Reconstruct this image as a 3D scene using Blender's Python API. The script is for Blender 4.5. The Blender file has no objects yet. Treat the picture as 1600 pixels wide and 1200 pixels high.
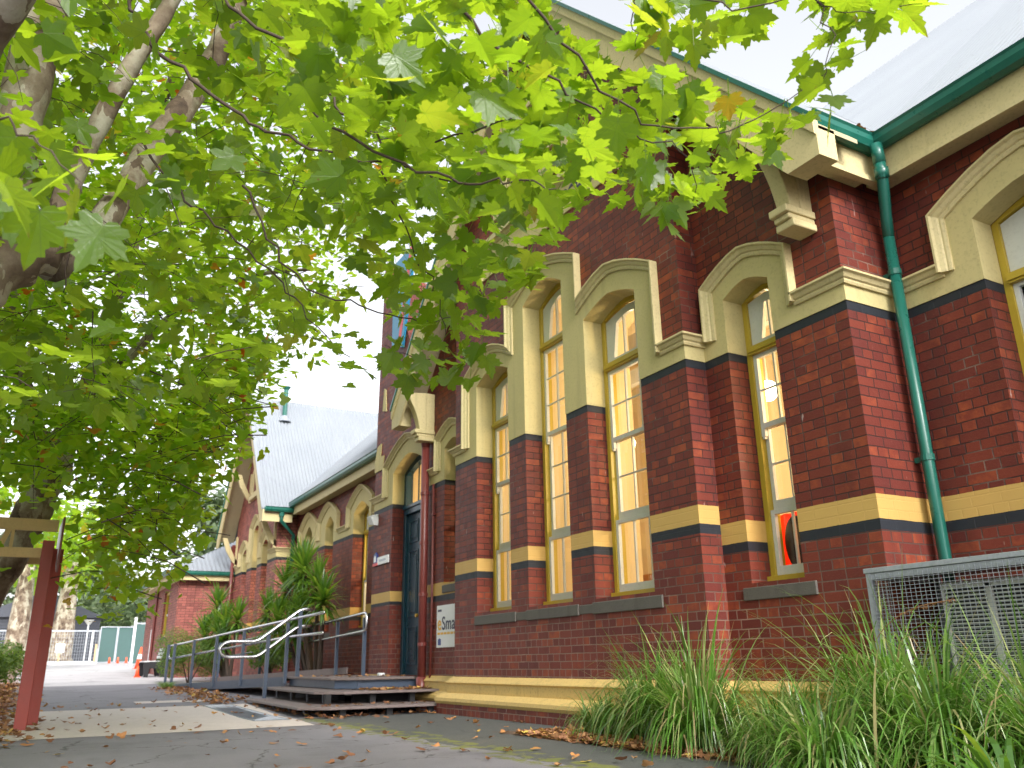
import bpy, bmesh, math, random
from math import radians as RAD, sin, cos, pi, sqrt
from mathutils import Vector, Matrix
from mathutils.geometry import tessellate_polygon
random.seed(7)
S = bpy.context.scene
COL = S.collection
# ---------------------------------------------------------------- camera
cam_d = bpy.data.cameras.new('camera'); cam = bpy.data.objects.new('camera', cam_d); COL.objects.link(cam)
S.camera = cam
yaw, pit, rol = 1.05753998, .320815788, .0159452587
fw = Vector((-sin(yaw)*cos(pit), cos(yaw)*cos(pit), sin(pit)))
rt = fw.cross(Vector((0,0,1))).normalized(); dn = fw.cross(rt)
r2 = cos(rol)*rt + sin(rol)*dn; d2 = -sin(rol)*rt + cos(rol)*dn
cam.matrix_world = Matrix(((r2.x,-d2.x,-fw.x,0),(r2.y,-d2.y,-fw.y,0),(r2.z,-d2.z,-fw.z,.66),(0,0,0,1)))
cam_d.sensor_width = 36; cam_d.lens = 1302.02/1600*36
cam_d.clip_start = .1; cam_d.clip_end = 2000
cam_d.dof.use_dof = True; cam_d.dof.focus_distance = 4.7; cam_d.dof.aperture_fstop = 4.0
# ---------------------------------------------------------------- world, sun, exposure
W = bpy.data.worlds.new('World'); S.world = W; W.use_nodes = True
nt = W.node_tree; nt.nodes.clear()
sky = nt.nodes.new('ShaderNodeTexSky'); sky.sky_type = 'NISHITA'; sky.sun_disc = False
SUN_EL, SUN_AZ = RAD(38), RAD(97)      # azimuth measured clockwise from +Y
sky.sun_elevation = SUN_EL; sky.sun_rotation = SUN_AZ; sky.air_density = 1.0; sky.dust_density = 4.0; sky.ozone_density = 1.0
hs = nt.nodes.new('ShaderNodeHueSaturation'); hs.inputs['Saturation'].default_value = .18; hs.inputs['Value'].default_value = 2.1
bg = nt.nodes.new('ShaderNodeBackground'); bg.inputs[1].default_value = .15
wo = nt.nodes.new('ShaderNodeOutputWorld')
nt.links.new(sky.outputs[0], hs.inputs['Color']); nt.links.new(hs.outputs[0], bg.inputs[0]); nt.links.new(bg.outputs[0], wo.inputs[0])
sd = bpy.data.lights.new('sun','SUN'); sd.energy = 1.5; sd.angle = RAD(14); sd.color = (1,.97,.92)
so = bpy.data.objects.new('sun', sd); COL.objects.link(so)
sv = Vector((sin(SUN_AZ)*cos(SUN_EL), cos(SUN_AZ)*cos(SUN_EL), sin(SUN_EL)))
so.rotation_euler = sv.to_track_quat('Z','Y').to_euler()
S.view_settings.view_transform = 'Standard'; S.view_settings.look = 'None'; S.view_settings.gamma = 1
S.view_settings.exposure = .52
S.cycles.max_bounces = 10; S.cycles.diffuse_bounces = 6; S.cycles.transparent_max_bounces = 24; S.cycles.transmission_bounces = 8
S.cycles.caustics_reflective = False; S.cycles.caustics_refractive = False
S.cycles.sample_clamp_indirect = 6
# ---------------------------------------------------------------- materials
def nodes(name):
    m = bpy.data.materials.new(name); m.use_nodes = True
    t = m.node_tree; b = t.nodes['Principled BSDF']
    return m, t, b
def N(t, typ, **kw):
    n = t.nodes.new(typ)
    for k, v in kw.items():
        if k.startswith('i_'):
            key = k[2:]
            n.inputs[int(key) if key.isdigit() else key].default_value = v
        else: setattr(n, k, v)
    return n
def math_(t, op, a, b=None, clamp=False):
    n = t.nodes.new('ShaderNodeMath'); n.operation = op; n.use_clamp = clamp
    for i, v in enumerate((a, b)):
        if v is None: continue
        if isinstance(v, (int, float)): n.inputs[i].default_value = v
        else: t.links.new(v, n.inputs[i])
    return n.outputs[0]
def mix_(t, fac, a, b, mode='MIX'):
    n = t.nodes.new('ShaderNodeMix'); n.data_type = 'RGBA'; n.blend_type = mode
    for k, v in ((0, fac), (6, a), (7, b)):
        if isinstance(v, (int, float)): n.inputs[k].default_value = v
        elif isinstance(v, tuple): n.inputs[k].default_value = (*v, 1) if len(v) == 3 else v
        else: t.links.new(v, n.inputs[k])
    return n.outputs[2]
def ramp_(t, fac, stops):
    n = t.nodes.new('ShaderNodeValToRGB'); t.links.new(fac, n.inputs[0])
    el = n.color_ramp.elements
    while len(el) < len(stops): el.new(.5)
    for e, (p, c) in zip(el, stops): e.position = p; e.color = (*c, 1) if len(c) == 3 else c
    return n.outputs[0]
def noise_(t, vec, scale, detail=4, rough=.55, out=0):
    n = t.nodes.new('ShaderNodeTexNoise'); n.inputs['Scale'].default_value = scale; n.inputs['Detail'].default_value = detail; n.inputs['Roughness'].default_value = rough
    if vec is not None: t.links.new(vec, n.inputs['Vector'])
    return n.outputs[out]
def bump_(t, b, h, strength=.3, dist=.01):
    n = t.nodes.new('ShaderNodeBump'); n.inputs['Strength'].default_value = strength; n.inputs['Distance'].default_value = dist
    t.links.new(h, n.inputs['Height']); t.links.new(n.outputs[0], b.inputs['Normal'])
def pos_(t):
    g = t.nodes.new('ShaderNodeNewGeometry'); return g.outputs['Position'], g.outputs['True Normal'], g
def paint(name, col, rough=.5, var=.12, dirt=.15, bump=.15, metal=0, scale=6):
    m, t, b = nodes(name); p, n, g = pos_(t)
    n1 = noise_(t, p, scale, 6, .6); n2 = noise_(t, p, scale*7, 3)
    c = mix_(t, n1, tuple(x*(1-var) for x in col), tuple(min(1, x*(1+var)) for x in col))
    f = math_(t, 'MULTIPLY', math_(t, 'SUBTRACT', n2, .52, True), dirt*6, True)
    c = mix_(t, f, c, tuple(x*.35 for x in col))
    # runs of grime down the surface
    sep = t.nodes.new('ShaderNodeSeparateXYZ'); t.links.new(p, sep.inputs[0])
    cb = t.nodes.new('ShaderNodeCombineXYZ')
    t.links.new(math_(t,'MULTIPLY',sep.outputs[0],9.0), cb.inputs[0]); t.links.new(math_(t,'MULTIPLY',sep.outputs[1],9.0), cb.inputs[1]); t.links.new(math_(t,'MULTIPLY',sep.outputs[2],.7), cb.inputs[2])
    n3 = noise_(t, cb.outputs[0], 1.0, 4)
    c = mix_(t, math_(t,'MULTIPLY', math_(t,'SUBTRACT', n3, .56, True), dirt*9, True), c, tuple(x*.6 for x in col))
    t.links.new(c, b.inputs['Base Color'])
    rr = math_(t, 'ADD', math_(t, 'MULTIPLY', n1, .25), rough-.12); t.links.new(rr, b.inputs['Roughness'])
    b.inputs['Metallic'].default_value = metal
    if bump: bump_(t, b, n2, bump, .004)
    return m
def brick(name, bands=(), base=((.130,.024,.016),(.195,.037,.020)), orange=(.37,.085,.027), mortar_hi=(.045,.018,.015), mortar_lo=(.36,.24,.19), fine=1.0):
    m, t, b = nodes(name); p, n, g = pos_(t)
    sp = t.nodes.new('ShaderNodeSeparateXYZ'); t.links.new(p, sp.inputs[0])
    sn = t.nodes.new('ShaderNodeSeparateXYZ'); t.links.new(n, sn.inputs[0])
    ax = math_(t, 'GREATER_THAN', math_(t, 'ABSOLUTE', sn.outputs[0]), .6)
    u = math_(t, 'ADD', math_(t, 'MULTIPLY', sp.outputs[1], ax), math_(t, 'MULTIPLY', sp.outputs[0], math_(t, 'SUBTRACT', 1.0, ax)))
    cb = t.nodes.new('ShaderNodeCombineXYZ'); t.links.new(u, cb.inputs[0]); t.links.new(sp.outputs[2], cb.inputs[1])
    wob = noise_(t, p, 5, 3, .5, 1)
    vs = t.nodes.new('ShaderNodeVectorMath'); vs.operation = 'MULTIPLY_ADD'; t.links.new(wob, vs.inputs[0]); vs.inputs[1].default_value = (.012,.010,0); t.links.new(cb.outputs[0], vs.inputs[2])
    def bt(wid, sq):
        x = t.nodes.new('ShaderNodeTexBrick'); t.links.new(vs.outputs[0], x.inputs['Vector'])
        x.offset = .5; x.squash = sq; x.squash_frequency = 2
        x.inputs['Scale'].default_value = 1; x.inputs['Brick Width'].default_value = wid; x.inputs['Row Height'].default_value = .0815
        x.inputs['Mortar Size'].default_value = .0058; x.inputs['Mortar Smooth'].default_value = .25
        x.inputs['Color1'].default_value = (0,0,0,1); x.inputs['Color2'].default_value = (1,1,1,1); x.inputs['Mortar'].default_value = (.5,.5,.5,1)
        return x
    x = bt(.235, .52)
    big = noise_(t, p, 1.1, 5, .6); mid = noise_(t, p, 9, 4, .6); fin = noise_(t, p, 55, 4, .7)
    sv_ = t.nodes.new('ShaderNodeSeparateColor'); t.links.new(x.outputs['Color'], sv_.inputs[0]); rnd = sv_.outputs[0]
    c = mix_(t, math_(t,'ADD',math_(t,'MULTIPLY',rnd,.6),math_(t,'MULTIPLY',mid,.4)), base[0], base[1])
    c = mix_(t, math_(t,'MULTIPLY', math_(t,'SUBTRACT', math_(t,'ADD', math_(t,'MULTIPLY',rnd,.55), math_(t,'MULTIPLY',mid,.75)), .82, True), 2.6, True), c, orange)
    c = mix_(t, math_(t,'MULTIPLY', math_(t,'SUBTRACT', .62, math_(t,'ADD', math_(t,'MULTIPLY',rnd,.5), math_(t,'MULTIPLY',big,.55)), True), 1.2, True), c, (.070,.014,.016))
    c = mix_(t, math_(t,'MULTIPLY', math_(t,'SUBTRACT', fin, .62, True), 2.5, True), c, (.33,.17,.13))
    # mortar: pale low down and in patches, sooty above
    hz = math_(t, 'SUBTRACT', 1.0, math_(t, 'MULTIPLY', math_(t, 'SUBTRACT', sp.outputs[2], .9), 1.3, True), True)
    mm = math_(t, 'ADD', math_(t,'MULTIPLY', hz, .5), math_(t,'MULTIPLY', math_(t,'SUBTRACT', noise_(t,p,2.3,4), .56, True), 3.0), True)
    mc = mix_(t, mm, mortar_hi, mortar_lo)
    c = mix_(t, x.outputs['Fac'], c, mc)
    # pale spatter, lime streaks
    sc = t.nodes.new('ShaderNodeVectorMath'); sc.operation='MULTIPLY'; t.links.new(p, sc.inputs[0]); sc.inputs[1].default_value=(14,14,4)
    st = noise_(t, sc.outputs[0], 1.3, 2, .5)
    c = mix_(t, math_(t,'MULTIPLY', math_(t,'SUBTRACT', st, .74, True), 9, True), c, (.6,.5,.46))
    sg = t.nodes.new('ShaderNodeVectorMath'); sg.operation='MULTIPLY'; t.links.new(p, sg.inputs[0]); sg.inputs[1].default_value=(3.2,3.2,.45)
    soot = math_(t,'MULTIPLY', math_(t,'SUBTRACT', noise_(t, sg.outputs[0], 1.0, 5, .6), .50, True), 2.4, True)
    c = mix_(t, soot, c, mix_(t, .6, c, (.02,.008,.008)))
    hgt = math_(t, 'SUBTRACT', math_(t,'ADD', math_(t,'MULTIPLY',fin,.35), math_(t,'MULTIPLY',mid,.3)), x.outputs['Fac'])
    bandm = None
    for z0, z1, col in bands:
        zz = math_(t,'ADD', sp.outputs[2], math_(t,'MULTIPLY', math_(t,'SUBTRACT', mid, .5), .008))
        f = math_(t, 'MULTIPLY', math_(t, 'GREATER_THAN', zz, z0), math_(t, 'LESS_THAN', zz, z1))
        bc = mix_(t, big, tuple(v*.86 for v in col), tuple(v*1.1 for v in col))
        bc = mix_(t, math_(t,'MULTIPLY', math_(t,'SUBTRACT', fin, .6, True), 2.0, True), bc, tuple(v*.6 for v in col))
        c = mix_(t, f, c, bc)
        bandm = f if bandm is None else math_(t,'ADD',bandm,f,True)
    if bandm is not None:
        hgt = math_(t,'MULTIPLY', hgt, math_(t,'SUBTRACT', 1.0, math_(t,'MULTIPLY',bandm,.8)))
    t.links.new(c, b.inputs['Base Color'])
    t.links.new(math_(t,'ADD', math_(t,'MULTIPLY',mid,.35), .42), b.inputs['Roughness'])
    b.inputs['Specular IOR Level'].default_value = .35
    bump_(t, b, hgt, .75, .009)
    return m
YEL = (.52,.33,.10); BLK = (.018,.021,.028)
STR = (3.334,3.413,BLK)
M = {}
M['brick_c'] = brick('brick_centre_bay', [(1.823,1.994,YEL),(1.733,1.823,BLK),STR])
M['brick_f'] = brick('brick_flanks', [(1.634,1.823,YEL),(1.551,1.634,BLK),STR])
M['brick_e'] = brick('brick_entrance', [(1.690,1.866,YEL),(1.636,1.690,BLK),STR])
M['brick_p'] = brick('brick_plain', [])
M['brick_w2'] = brick('brick_hazed', [(1.634,1.823,YEL),(1.551,1.634,BLK),STR], base=((.30,.10,.085),(.40,.13,.10)), orange=(.45,.16,.10), mortar_lo=(.4,.28,.24))  # further wing's brick, distance haze put into its paler pink
M['brick_pp'] = brick('brick_annex', [], base=((.24,.075,.06),(.33,.10,.08)), orange=(.38,.13,.09), mortar_lo=(.35,.24,.2))  # annex brick, paled by haze put into its colour as well
M['cream'] = paint('cream_stucco', (.51,.43,.20), .75, .09, .20, .3)
M['moulding'] = paint('cream_moulding', (.55,.46,.24), .65, .09, .26, .25)
M['yellow'] = paint('yellow_painted_timber', (.46,.33,.035), .4, .06, .10, .1)
M['plinth'] = paint('yellow_plinth_render', (.55,.38,.13), .6, .12, .35, .35)
M['sash'] = paint('white_sash_paint', (.62,.63,.60), .4, .05, .12, .08)
M['stone'] = paint('dark_sill_stone', (.095,.085,.075), .7, .3, .3, .6, scale=14)
M['black'] = paint('black_painted_brick', BLK, .45, .2, .1, .1)
M['green'] = paint('green_gutter_paint', (.012,.115,.085), .3, .15, .12, .08)
M['teal'] = paint('dark_teal_door', (.006,.045,.075), .3, .15, .05, .05)
M['redpaint'] = paint('red_oxide_post', (.28,.034,.022), .45, .1, .12, .1)
M['pipe_red'] = paint('maroon_pipe_paint', (.16,.035,.030), .35, .1, .15, .1)
M['pine'] = paint('cream_timber_beam', (.60,.40,.19), .55, .1, .15, .15)
M['steel'] = paint('stainless_rail', (.62,.62,.64), .22, .04, .03, 0, metal=1)
M['bluegrey'] = paint('blue_grey_steel', (.055,.075,.115), .35, .1, .1, .05)
M['deck'] = paint('deck_boards', (.16,.125,.12), .6, .25, .3, .5, scale=9)
M['galv'] = paint('galvanised_steel', (.42,.45,.50), .38, .25, .3, .1, metal=.6)
M['acwhite'] = paint('condenser_casing', (.62,.62,.58), .45, .05, .1, .05)
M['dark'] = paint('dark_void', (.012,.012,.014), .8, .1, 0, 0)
M['room'] = paint('cream_room_plaster', (.62,.50,.30), .7, .04, .02, .05)
M['roomw'] = paint('wood_shelf', (.38,.17,.04), .5, .2, .1, .1)
M['floorw'] = paint('room_floor', (.22,.13,.06), .6, .2, .1, .1)
M['soffit'] = paint('soffit_boards', (.42,.36,.22), .7, .08, .15, .2)
M['concrete'] = paint('pale_concrete', (.56,.50,.47), .85, .12, .16, .4, scale=3)
M['pinboard'] = paint('pinned_drawings', (.42,.30,.20), .8, .6, .4, 0, scale=3)
M['white'] = paint('white_sign', (.75,.76,.78), .4, .03, .06, 0)
M['gold'] = paint('gold_print', (.75,.42,.05), .5, .03, 0, 0)
M['ink'] = paint('dark_ink', (.03,.03,.07), .5, .03, 0, 0)
M['signred'] = paint('sign_red', (.6,.03,.03), .4, .05, .05, 0)
M['signblue'] = paint('sign_blue', (.02,.20,.36), .4, .05, .05, 0)
M['bluep'] = paint('navy_print', (.03,.06,.25), .4, .05, .05, 0)
M['cone'] = paint('orange_cone', (.85,.10,.03), .4, .05, .1, 0)
M['mesh_green'] = paint('green_shade_cloth', (.05,.10,.095), .8, .15, .1, .2)
M['lattice'] = paint('dark_grey_cladding', (.05,.055,.075), .6, .15, .1, .1)
M['pot'] = paint('blue_grey_pot', (.10,.13,.16), .5, .1, .1, .1)
M['white_plastic'] = paint('white_plastic', (.7,.72,.74), .4, .05, .1, 0)
def bark_mat():
    m, t, b = nodes('plane_bark'); p, n, g = pos_(t)
    sc = t.nodes.new('ShaderNodeVectorMath'); sc.operation='MULTIPLY'; t.links.new(p, sc.inputs[0]); sc.inputs[1].default_value=(1,1,.45)
    v = t.nodes.new('ShaderNodeTexVoronoi'); v.feature = 'F1'; v.inputs['Scale'].default_value = 7; v.inputs['Randomness'].default_value = 1
    wv = noise_(t, sc.outputs[0], 4, 4, .6, 1)
    ad = t.nodes.new('ShaderNodeVectorMath'); ad.operation='MULTIPLY_ADD'; t.links.new(wv, ad.inputs[0]); ad.inputs[1].default_value=(.35,.35,.35); t.links.new(sc.outputs[0], ad.inputs[2])
    t.links.new(ad.outputs[0], v.inputs['Vector'])
    s = t.nodes.new('ShaderNodeSeparateColor'); t.links.new(v.outputs['Color'], s.inputs[0])
    n1 = noise_(t, p, 3, 6, .65); n2 = noise_(t, p, 30, 5, .7)
    f = math_(t,'ADD', math_(t,'MULTIPLY', s.outputs[0], .22), math_(t,'MULTIPLY', n1, .80))
    c = ramp_(t, f, [(.30,(.045,.028,.018)),(.40,(.12,.08,.055)),(.50,(.22,.17,.12)),(.58,(.34,.30,.23)),(.70,(.44,.41,.33))])
    c = mix_(t, math_(t,'MULTIPLY', math_(t,'SUBTRACT',n2,.55,True),2.5,True), c, (.05,.035,.03))
    t.links.new(c, b.inputs['Base Color']); b.inputs['Roughness'].default_value = .85
    bump_(t, b, math_(t,'ADD', f, math_(t,'MULTIPLY',n2,.5)), .5, .02)
    return m
M['bark'] = bark_mat()
M['twig'] = paint('twig_bark', (.055,.036,.026), .85, .3, .1, .2)
def leaf_mat(name, cols, trans, tf=.5, rough=.38, spec=.5, veins=False):
    m, t, b = nodes(name); p, n, g = pos_(t)
    r = g.outputs['Random Per Island']
    c = ramp_(t, r, cols); tc = ramp_(t, r, trans)
    n1 = noise_(t, p, 38, 3, .6)
    c = mix_(t, math_(t,'MULTIPLY',n1,.5), c, mix_(t, .5, c, (.02,.03,.01)))
    if veins:
        at = t.nodes.new('ShaderNodeAttribute'); at.attribute_name = 'leafuv'
        sx = t.nodes.new('ShaderNodeSeparateXYZ'); t.links.new(at.outputs['Vector'], sx.inputs[0]); u, v = sx.outputs[0], sx.outputs[1]
        rad = math_(t,'SQRT', math_(t,'ADD', math_(t,'MULTIPLY',u,u), math_(t,'MULTIPLY',v,v)))
        ang = math_(t,'ARCTAN2', u, v)
        da = math_(t,'SUBTRACT', math_(t,'MODULO', math_(t,'ADD', ang, 7.84), .80), .40)   # 5 main veins
        dd = math_(t,'MULTIPLY', math_(t,'ABSOLUTE', da), rad)
        vm = math_(t,'SUBTRACT', 1.0, math_(t,'DIVIDE', dd, .014), True)
        sd_ = math_(t,'ABSOLUTE', math_(t,'SUBTRACT', math_(t,'FRACT', math_(t,'SUBTRACT', math_(t,'MULTIPLY',rad,7.5), math_(t,'MULTIPLY', math_(t,'ABSOLUTE',da), 2.6))), .5))
        vs2 = math_(t,'MULTIPLY', math_(t,'SUBTRACT', 1.0, math_(t,'DIVIDE', sd_, .07), True), .45)
        vm = math_(t,'MAXIMUM', vm, vs2)
        edge = math_(t,'MULTIPLY', math_(t,'SUBTRACT', math_(t,'ADD', rad, math_(t,'MULTIPLY', n1, .25)), .98, True), 5.0, True)
        blot = math_(t,'MULTIPLY', math_(t,'SUBTRACT', noise_(t,p,60,3,.6), .66, True), 8.0, True)
        eb = math_(t,'MAXIMUM', math_(t,'MULTIPLY', edge, math_(t,'GREATER_THAN', r, .72)), math_(t,'MULTIPLY', blot, math_(t,'GREATER_THAN', r, .5)))
        c = mix_(t, math_(t,'MULTIPLY',vm,.6), c, (.16,.22,.06)); tc = mix_(t, math_(t,'MULTIPLY',vm,.5), tc, (.12,.26,.01))
        tone = noise_(t, p, 24, 3, .5); tc = mix_(t, math_(t,'MULTIPLY',tone,.55), tc, (.16,.34,.01))
        c = mix_(t, eb, c, (.16,.08,.02)); tc = mix_(t, eb, tc, (.34,.17,.03))
        bump_(t, b, vm, .35, .002)
    t.links.new(c, b.inputs['Base Color']); b.inputs['Roughness'].default_value = rough; b.inputs['Specular IOR Level'].default_value = spec
    tr = t.nodes.new('ShaderNodeBsdfTranslucent'); t.links.new(tc, tr.inputs[0])
    mx = t.nodes.new('ShaderNodeMixShader'); mx.inputs[0].default_value = tf
    t.links.new(b.outputs[0], mx.inputs[1]); t.links.new(tr.outputs[0], mx.inputs[2])
    t.links.new(mx.outputs[0], t.nodes['Material Output'].inputs[0])
    return m
M['leaf'] = leaf_mat('plane_leaf', [(0,(.06,.125,.014)),(.5,(.08,.165,.016)),(.94,(.11,.20,.018)),(.995,(.16,.19,.02)),(1,(.30,.09,.015))],
    [(0,(.34,.50,.018)),(.5,(.49,.66,.022)),(.94,(.60,.76,.03)),(.995,(.60,.6,.03)),(1,(.6,.2,.02))], .56, .30, .6, True)
M['leaf2'] = leaf_mat('plane_leaf_far', [(0,(.055,.12,.015)),(.5,(.08,.17,.016)),(.93,(.12,.21,.018)),(.99,(.3,.08,.02)),(1,(.3,.05,.015))],
    [(0,(.34,.58,.02)),(.5,(.50,.76,.02)),(.95,(.64,.84,.04)),(.993,(.8,.35,.03)),(1,(.75,.15,.02))], .66)  # leaf of the further crowns, more translucent than the near one
M['grass'] = leaf_mat('tussock_blade', [(0,(.045,.12,.015)),(.5,(.11,.25,.035)),(.80,(.26,.38,.12)),(.95,(.38,.30,.15)),(1,(.34,.22,.12))],
    [(0,(.14,.32,.03)),(.5,(.28,.52,.05)),(1,(.45,.48,.18))], .35, .3, .7)
M['yucca'] = leaf_mat('yucca_leaf', [(0,(.045,.11,.025)),(.6,(.08,.18,.03)),(.9,(.13,.26,.035)),(1,(.25,.2,.06))],
    [(0,(.15,.35,.02)),(.6,(.3,.55,.03)),(1,(.5,.6,.05))], .35, .28, .7)
M['bush'] = leaf_mat('shrub_leaf', [(0,(.04,.09,.015)),(.5,(.08,.15,.02)),(1,(.14,.21,.03))], [(0,(.15,.3,.02)),(1,(.4,.6,.04))], .35, .5)
M['farleaf'] = leaf_mat('far_foliage', [(0,(.06,.10,.05)),(.5,(.10,.15,.07)),(1,(.16,.20,.10))], [(0,(.15,.25,.08)),(1,(.3,.4,.15))], .35, .6)
M['curtain'] = leaf_mat('red_curtain',[(0,(.7,.03,.02)),(1,(.7,.03,.02))],[(0,(.9,.03,.01)),(1,(.9,.03,.01))],.6,.8)
M['litter'] = leaf_mat('fallen_leaf', [(0,(.16,.06,.03)),(.4,(.30,.13,.06)),(.7,(.42,.22,.10)),(.9,(.5,.2,.06)),(1,(.55,.42,.08))], [(0,(.3,.12,.05)),(1,(.5,.35,.1))], .15, .7)
def glass_mat(name, tint=(.93,.96,.94)):
    m, t, b = nodes(name); out = t.nodes['Material Output']
    tr = t.nodes.new('ShaderNodeBsdfTransparent'); tr.inputs[0].default_value = (*tint,1)
    gl = t.nodes.new('ShaderNodeBsdfGlossy'); gl.inputs['Roughness'].default_value = .02
    fr = t.nodes.new('ShaderNodeLayerWeight'); fr.inputs[0].default_value = .5
    fa = math_(t,'ADD', math_(t,'MULTIPLY', math_(t,'POWER', fr.outputs['Facing'], 3.0), .7), .07)
    mx = t.nodes.new('ShaderNodeMixShader'); t.links.new(fa, mx.inputs[0])
    t.links.new(tr.outputs[0], mx.inputs[1]); t.links.new(gl.outputs[0], mx.inputs[2]); t.links.new(mx.outputs[0], out.inputs[0])
    return m
M['glass'] = glass_mat('window_glass')
def emit(name, col, st):
    m, t, b = nodes(name); b.inputs['Base Color'].default_value = (*col,1); b.inputs['Emission Color'].default_value = (*col,1); b.inputs['Emission Strength'].default_value = st
    return m
M['lamp'] = emit('lamp_glow', (1,.86,.6), 9)
def roof_mat():
    m, t, b = nodes('corrugated_steel'); p, n, g = pos_(t)
    n1 = noise_(t, p, .8, 5, .6); n2 = noise_(t, p, 20, 3)
    c = mix_(t, n1, (.20,.22,.25), (.27,.29,.315)); c = mix_(t, math_(t,'MULTIPLY',math_(t,'SUBTRACT',n2,.6,True),2,True), c, (.12,.13,.14))
    t.links.new(c, b.inputs['Base Color']); b.inputs['Metallic'].default_value = .0; b.inputs['Roughness'].default_value = .4
    return m
M['roof'] = roof_mat()
# ---------------------------------------------------------------- mesh helpers
class MB:
    def __init__(s): s.uv=None; s.v=[]; s.f=[]; s.m=[]; s.mats=[]; s.cur=0; s.smooth=False
    def mat(s, m):
        if m not in s.mats: s.mats.append(m)
        s.cur = s.mats.index(m); return s
    def add(s, vs, fs):
        o=len(s.v); s.v += [tuple(v) for v in vs]; s.f += [tuple(i+o for i in f) for f in fs]; s.m += [s.cur]*len(fs); return s
    def box(s, x0,x1,y0,y1,z0,z1):
        if x0>x1:x0,x1=x1,x0
        if y0>y1:y0,y1=y1,y0
        if z0>z1:z0,z1=z1,z0
        return s.add([(x0,y0,z0),(x1,y0,z0),(x1,y1,z0),(x0,y1,z0),(x0,y0,z1),(x1,y0,z1),(x1,y1,z1),(x0,y1,z1)],
            [(0,3,2,1),(4,5,6,7),(0,1,5,4),(1,2,6,5),(2,3,7,6),(3,0,4,7)])
    def prism(s, loops, y0, y1, axis='Y'):
        """loops: [outer, hole...] lists of (a,z); extruded along axis from y0 (front) to y1"""
        def P(a,z,y): return (a,y,z) if axis=='Y' else ((y,a,z) if axis=='X' else (a,z,y))
        flat=[p for l in loops for p in l]
        tri=tessellate_polygon([[Vector((a,z,0)) for a,z in l] for l in loops])
        n=len(flat)
        vs=[P(a,z,y0) for a,z in flat]+[P(a,z,y1) for a,z in flat]
        fs=[tuple(t) for t in tri]+[tuple(i+n for i in t[::-1]) for t in tri]
        k=0
        for l in loops:
            m=len(l)
            for i in range(m): j=(i+1)%m; fs.append((k+i,k+j,k+j+n,k+i+n))
            k+=m
        return s.add(vs,fs)
    def tube(s, pts, r, n=8, caps=True):
        pts=[Vector(p) for p in pts]; rs=r if isinstance(r,(list,tuple)) else [r]*len(pts)
        vs=[];fs=[]; prev=None
        for i,p in enumerate(pts):
            d=(pts[min(i+1,len(pts)-1)]-pts[max(i-1,0)]).normalized()
            if prev is None:
                a=d.cross(Vector((0,0,1)));
                if a.length<.1: a=d.cross(Vector((1,0,0)))
                a.normalize()
            else:
                a=(prev-d*prev.dot(d)).normalized()
            prev=a; b=d.cross(a)
            for k in range(n):
                t=2*pi*k/n; vs.append(p+(a*cos(t)+b*sin(t))*rs[i])
        for i in range(len(pts)-1):
            for k in range(n):
                j=(k+1)%n; fs.append((i*n+k,i*n+j,(i+1)*n+j,(i+1)*n+k))
        if caps: fs.append(tuple(range(n))[::-1]); fs.append(tuple((len(pts)-1)*n+k for k in range(n)))
        return s.add(vs,fs)
    def sweep(s, path, prof, closed=False, outn=None):
        """path in the XZ plane [(x,z)], y front = outn; prof [(offset to the path's left, projection toward -Y)]"""
        n=len(path); P=[Vector(p) for p in path]; vs=[];fs=[]
        for i in range(n):
            d0=(P[i]-P[i-1]).normalized() if (i>0 or closed) else None
            d1=(P[(i+1)%n]-P[i]).normalized() if (i<n-1 or closed) else None
            if d0 is None:d0=d1
            if d1 is None:d1=d0
            n0=Vector((-d0.y,d0.x)); n1=Vector((-d1.y,d1.x)); m=(n0+n1)
            m=m/max(.35,m.dot(n0)) if m.length>1e-6 else n0
            for a,b in prof:
                q=P[i]+m*a; vs.append((q.x,outn-b,q.y))
        k=len(prof)
        for i in range(n-1 if not closed else n):
            j=(i+1)%n
            for a in range(k-1): fs.append((i*k+a,i*k+a+1,j*k+a+1,j*k+a))
        if not closed: fs.append(tuple(range(k))); fs.append(tuple((n-1)*k+a for a in range(k))[::-1])
        return s.add(vs,fs)
    def hmould(s, path, prof, z):
        """horizontal moulding along plan path [(x,y)], prof [(dz, projection to the path's right)]"""
        n=len(path); P=[Vector(p) for p in path]; vs=[];fs=[]
        for i in range(n):
            d0=(P[i]-P[i-1]).normalized() if i>0 else None
            d1=(P[i+1]-P[i]).normalized() if i<n-1 else None
            if d0 is None:d0=d1
            if d1 is None:d1=d0
            n0=Vector((d0.y,-d0.x)); n1=Vector((d1.y,-d1.x)); m=n0+n1; m=m/max(.35,m.dot(n0))
            for a,b in prof: q=P[i]+m*b; vs.append((q.x,q.y,z+a))
        k=len(prof)
        for i in range(n-1):
            for a in range(k-1): fs.append((i*k+a,i*k+a+1,(i+1)*k+a+1,(i+1)*k+a))
        fs.append(tuple(range(k))); fs.append(tuple((n-1)*k+a for a in range(k))[::-1])
        return s.add(vs,fs)
    def build(s, name, mat=None, parent=None, smooth=False, bevel=0, solid=True):
        me=bpy.data.meshes.new(name); me.from_pydata(s.v,[],s.f)
        if s.mats:
            for m in s.mats: me.materials.append(M[m])
            me.polygons.foreach_set('material_index', s.m)
        if mat: me.materials.clear(); me.materials.append(M[mat])
        if mat and s.mats: me.polygons.foreach_set('material_index',[0]*len(s.f))
        if solid:
            b=bmesh.new(); b.from_mesh(me); bmesh.ops.recalc_face_normals(b, faces=b.faces); b.to_mesh(me); b.free()
        if s.uv is not None:
            s.uv+=[(0,0)]*(len(s.v)-len(s.uv))
            at=me.attributes.new('leafuv','FLOAT2','POINT'); at.data.foreach_set('vector',[c for q in s.uv for c in q])
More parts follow.
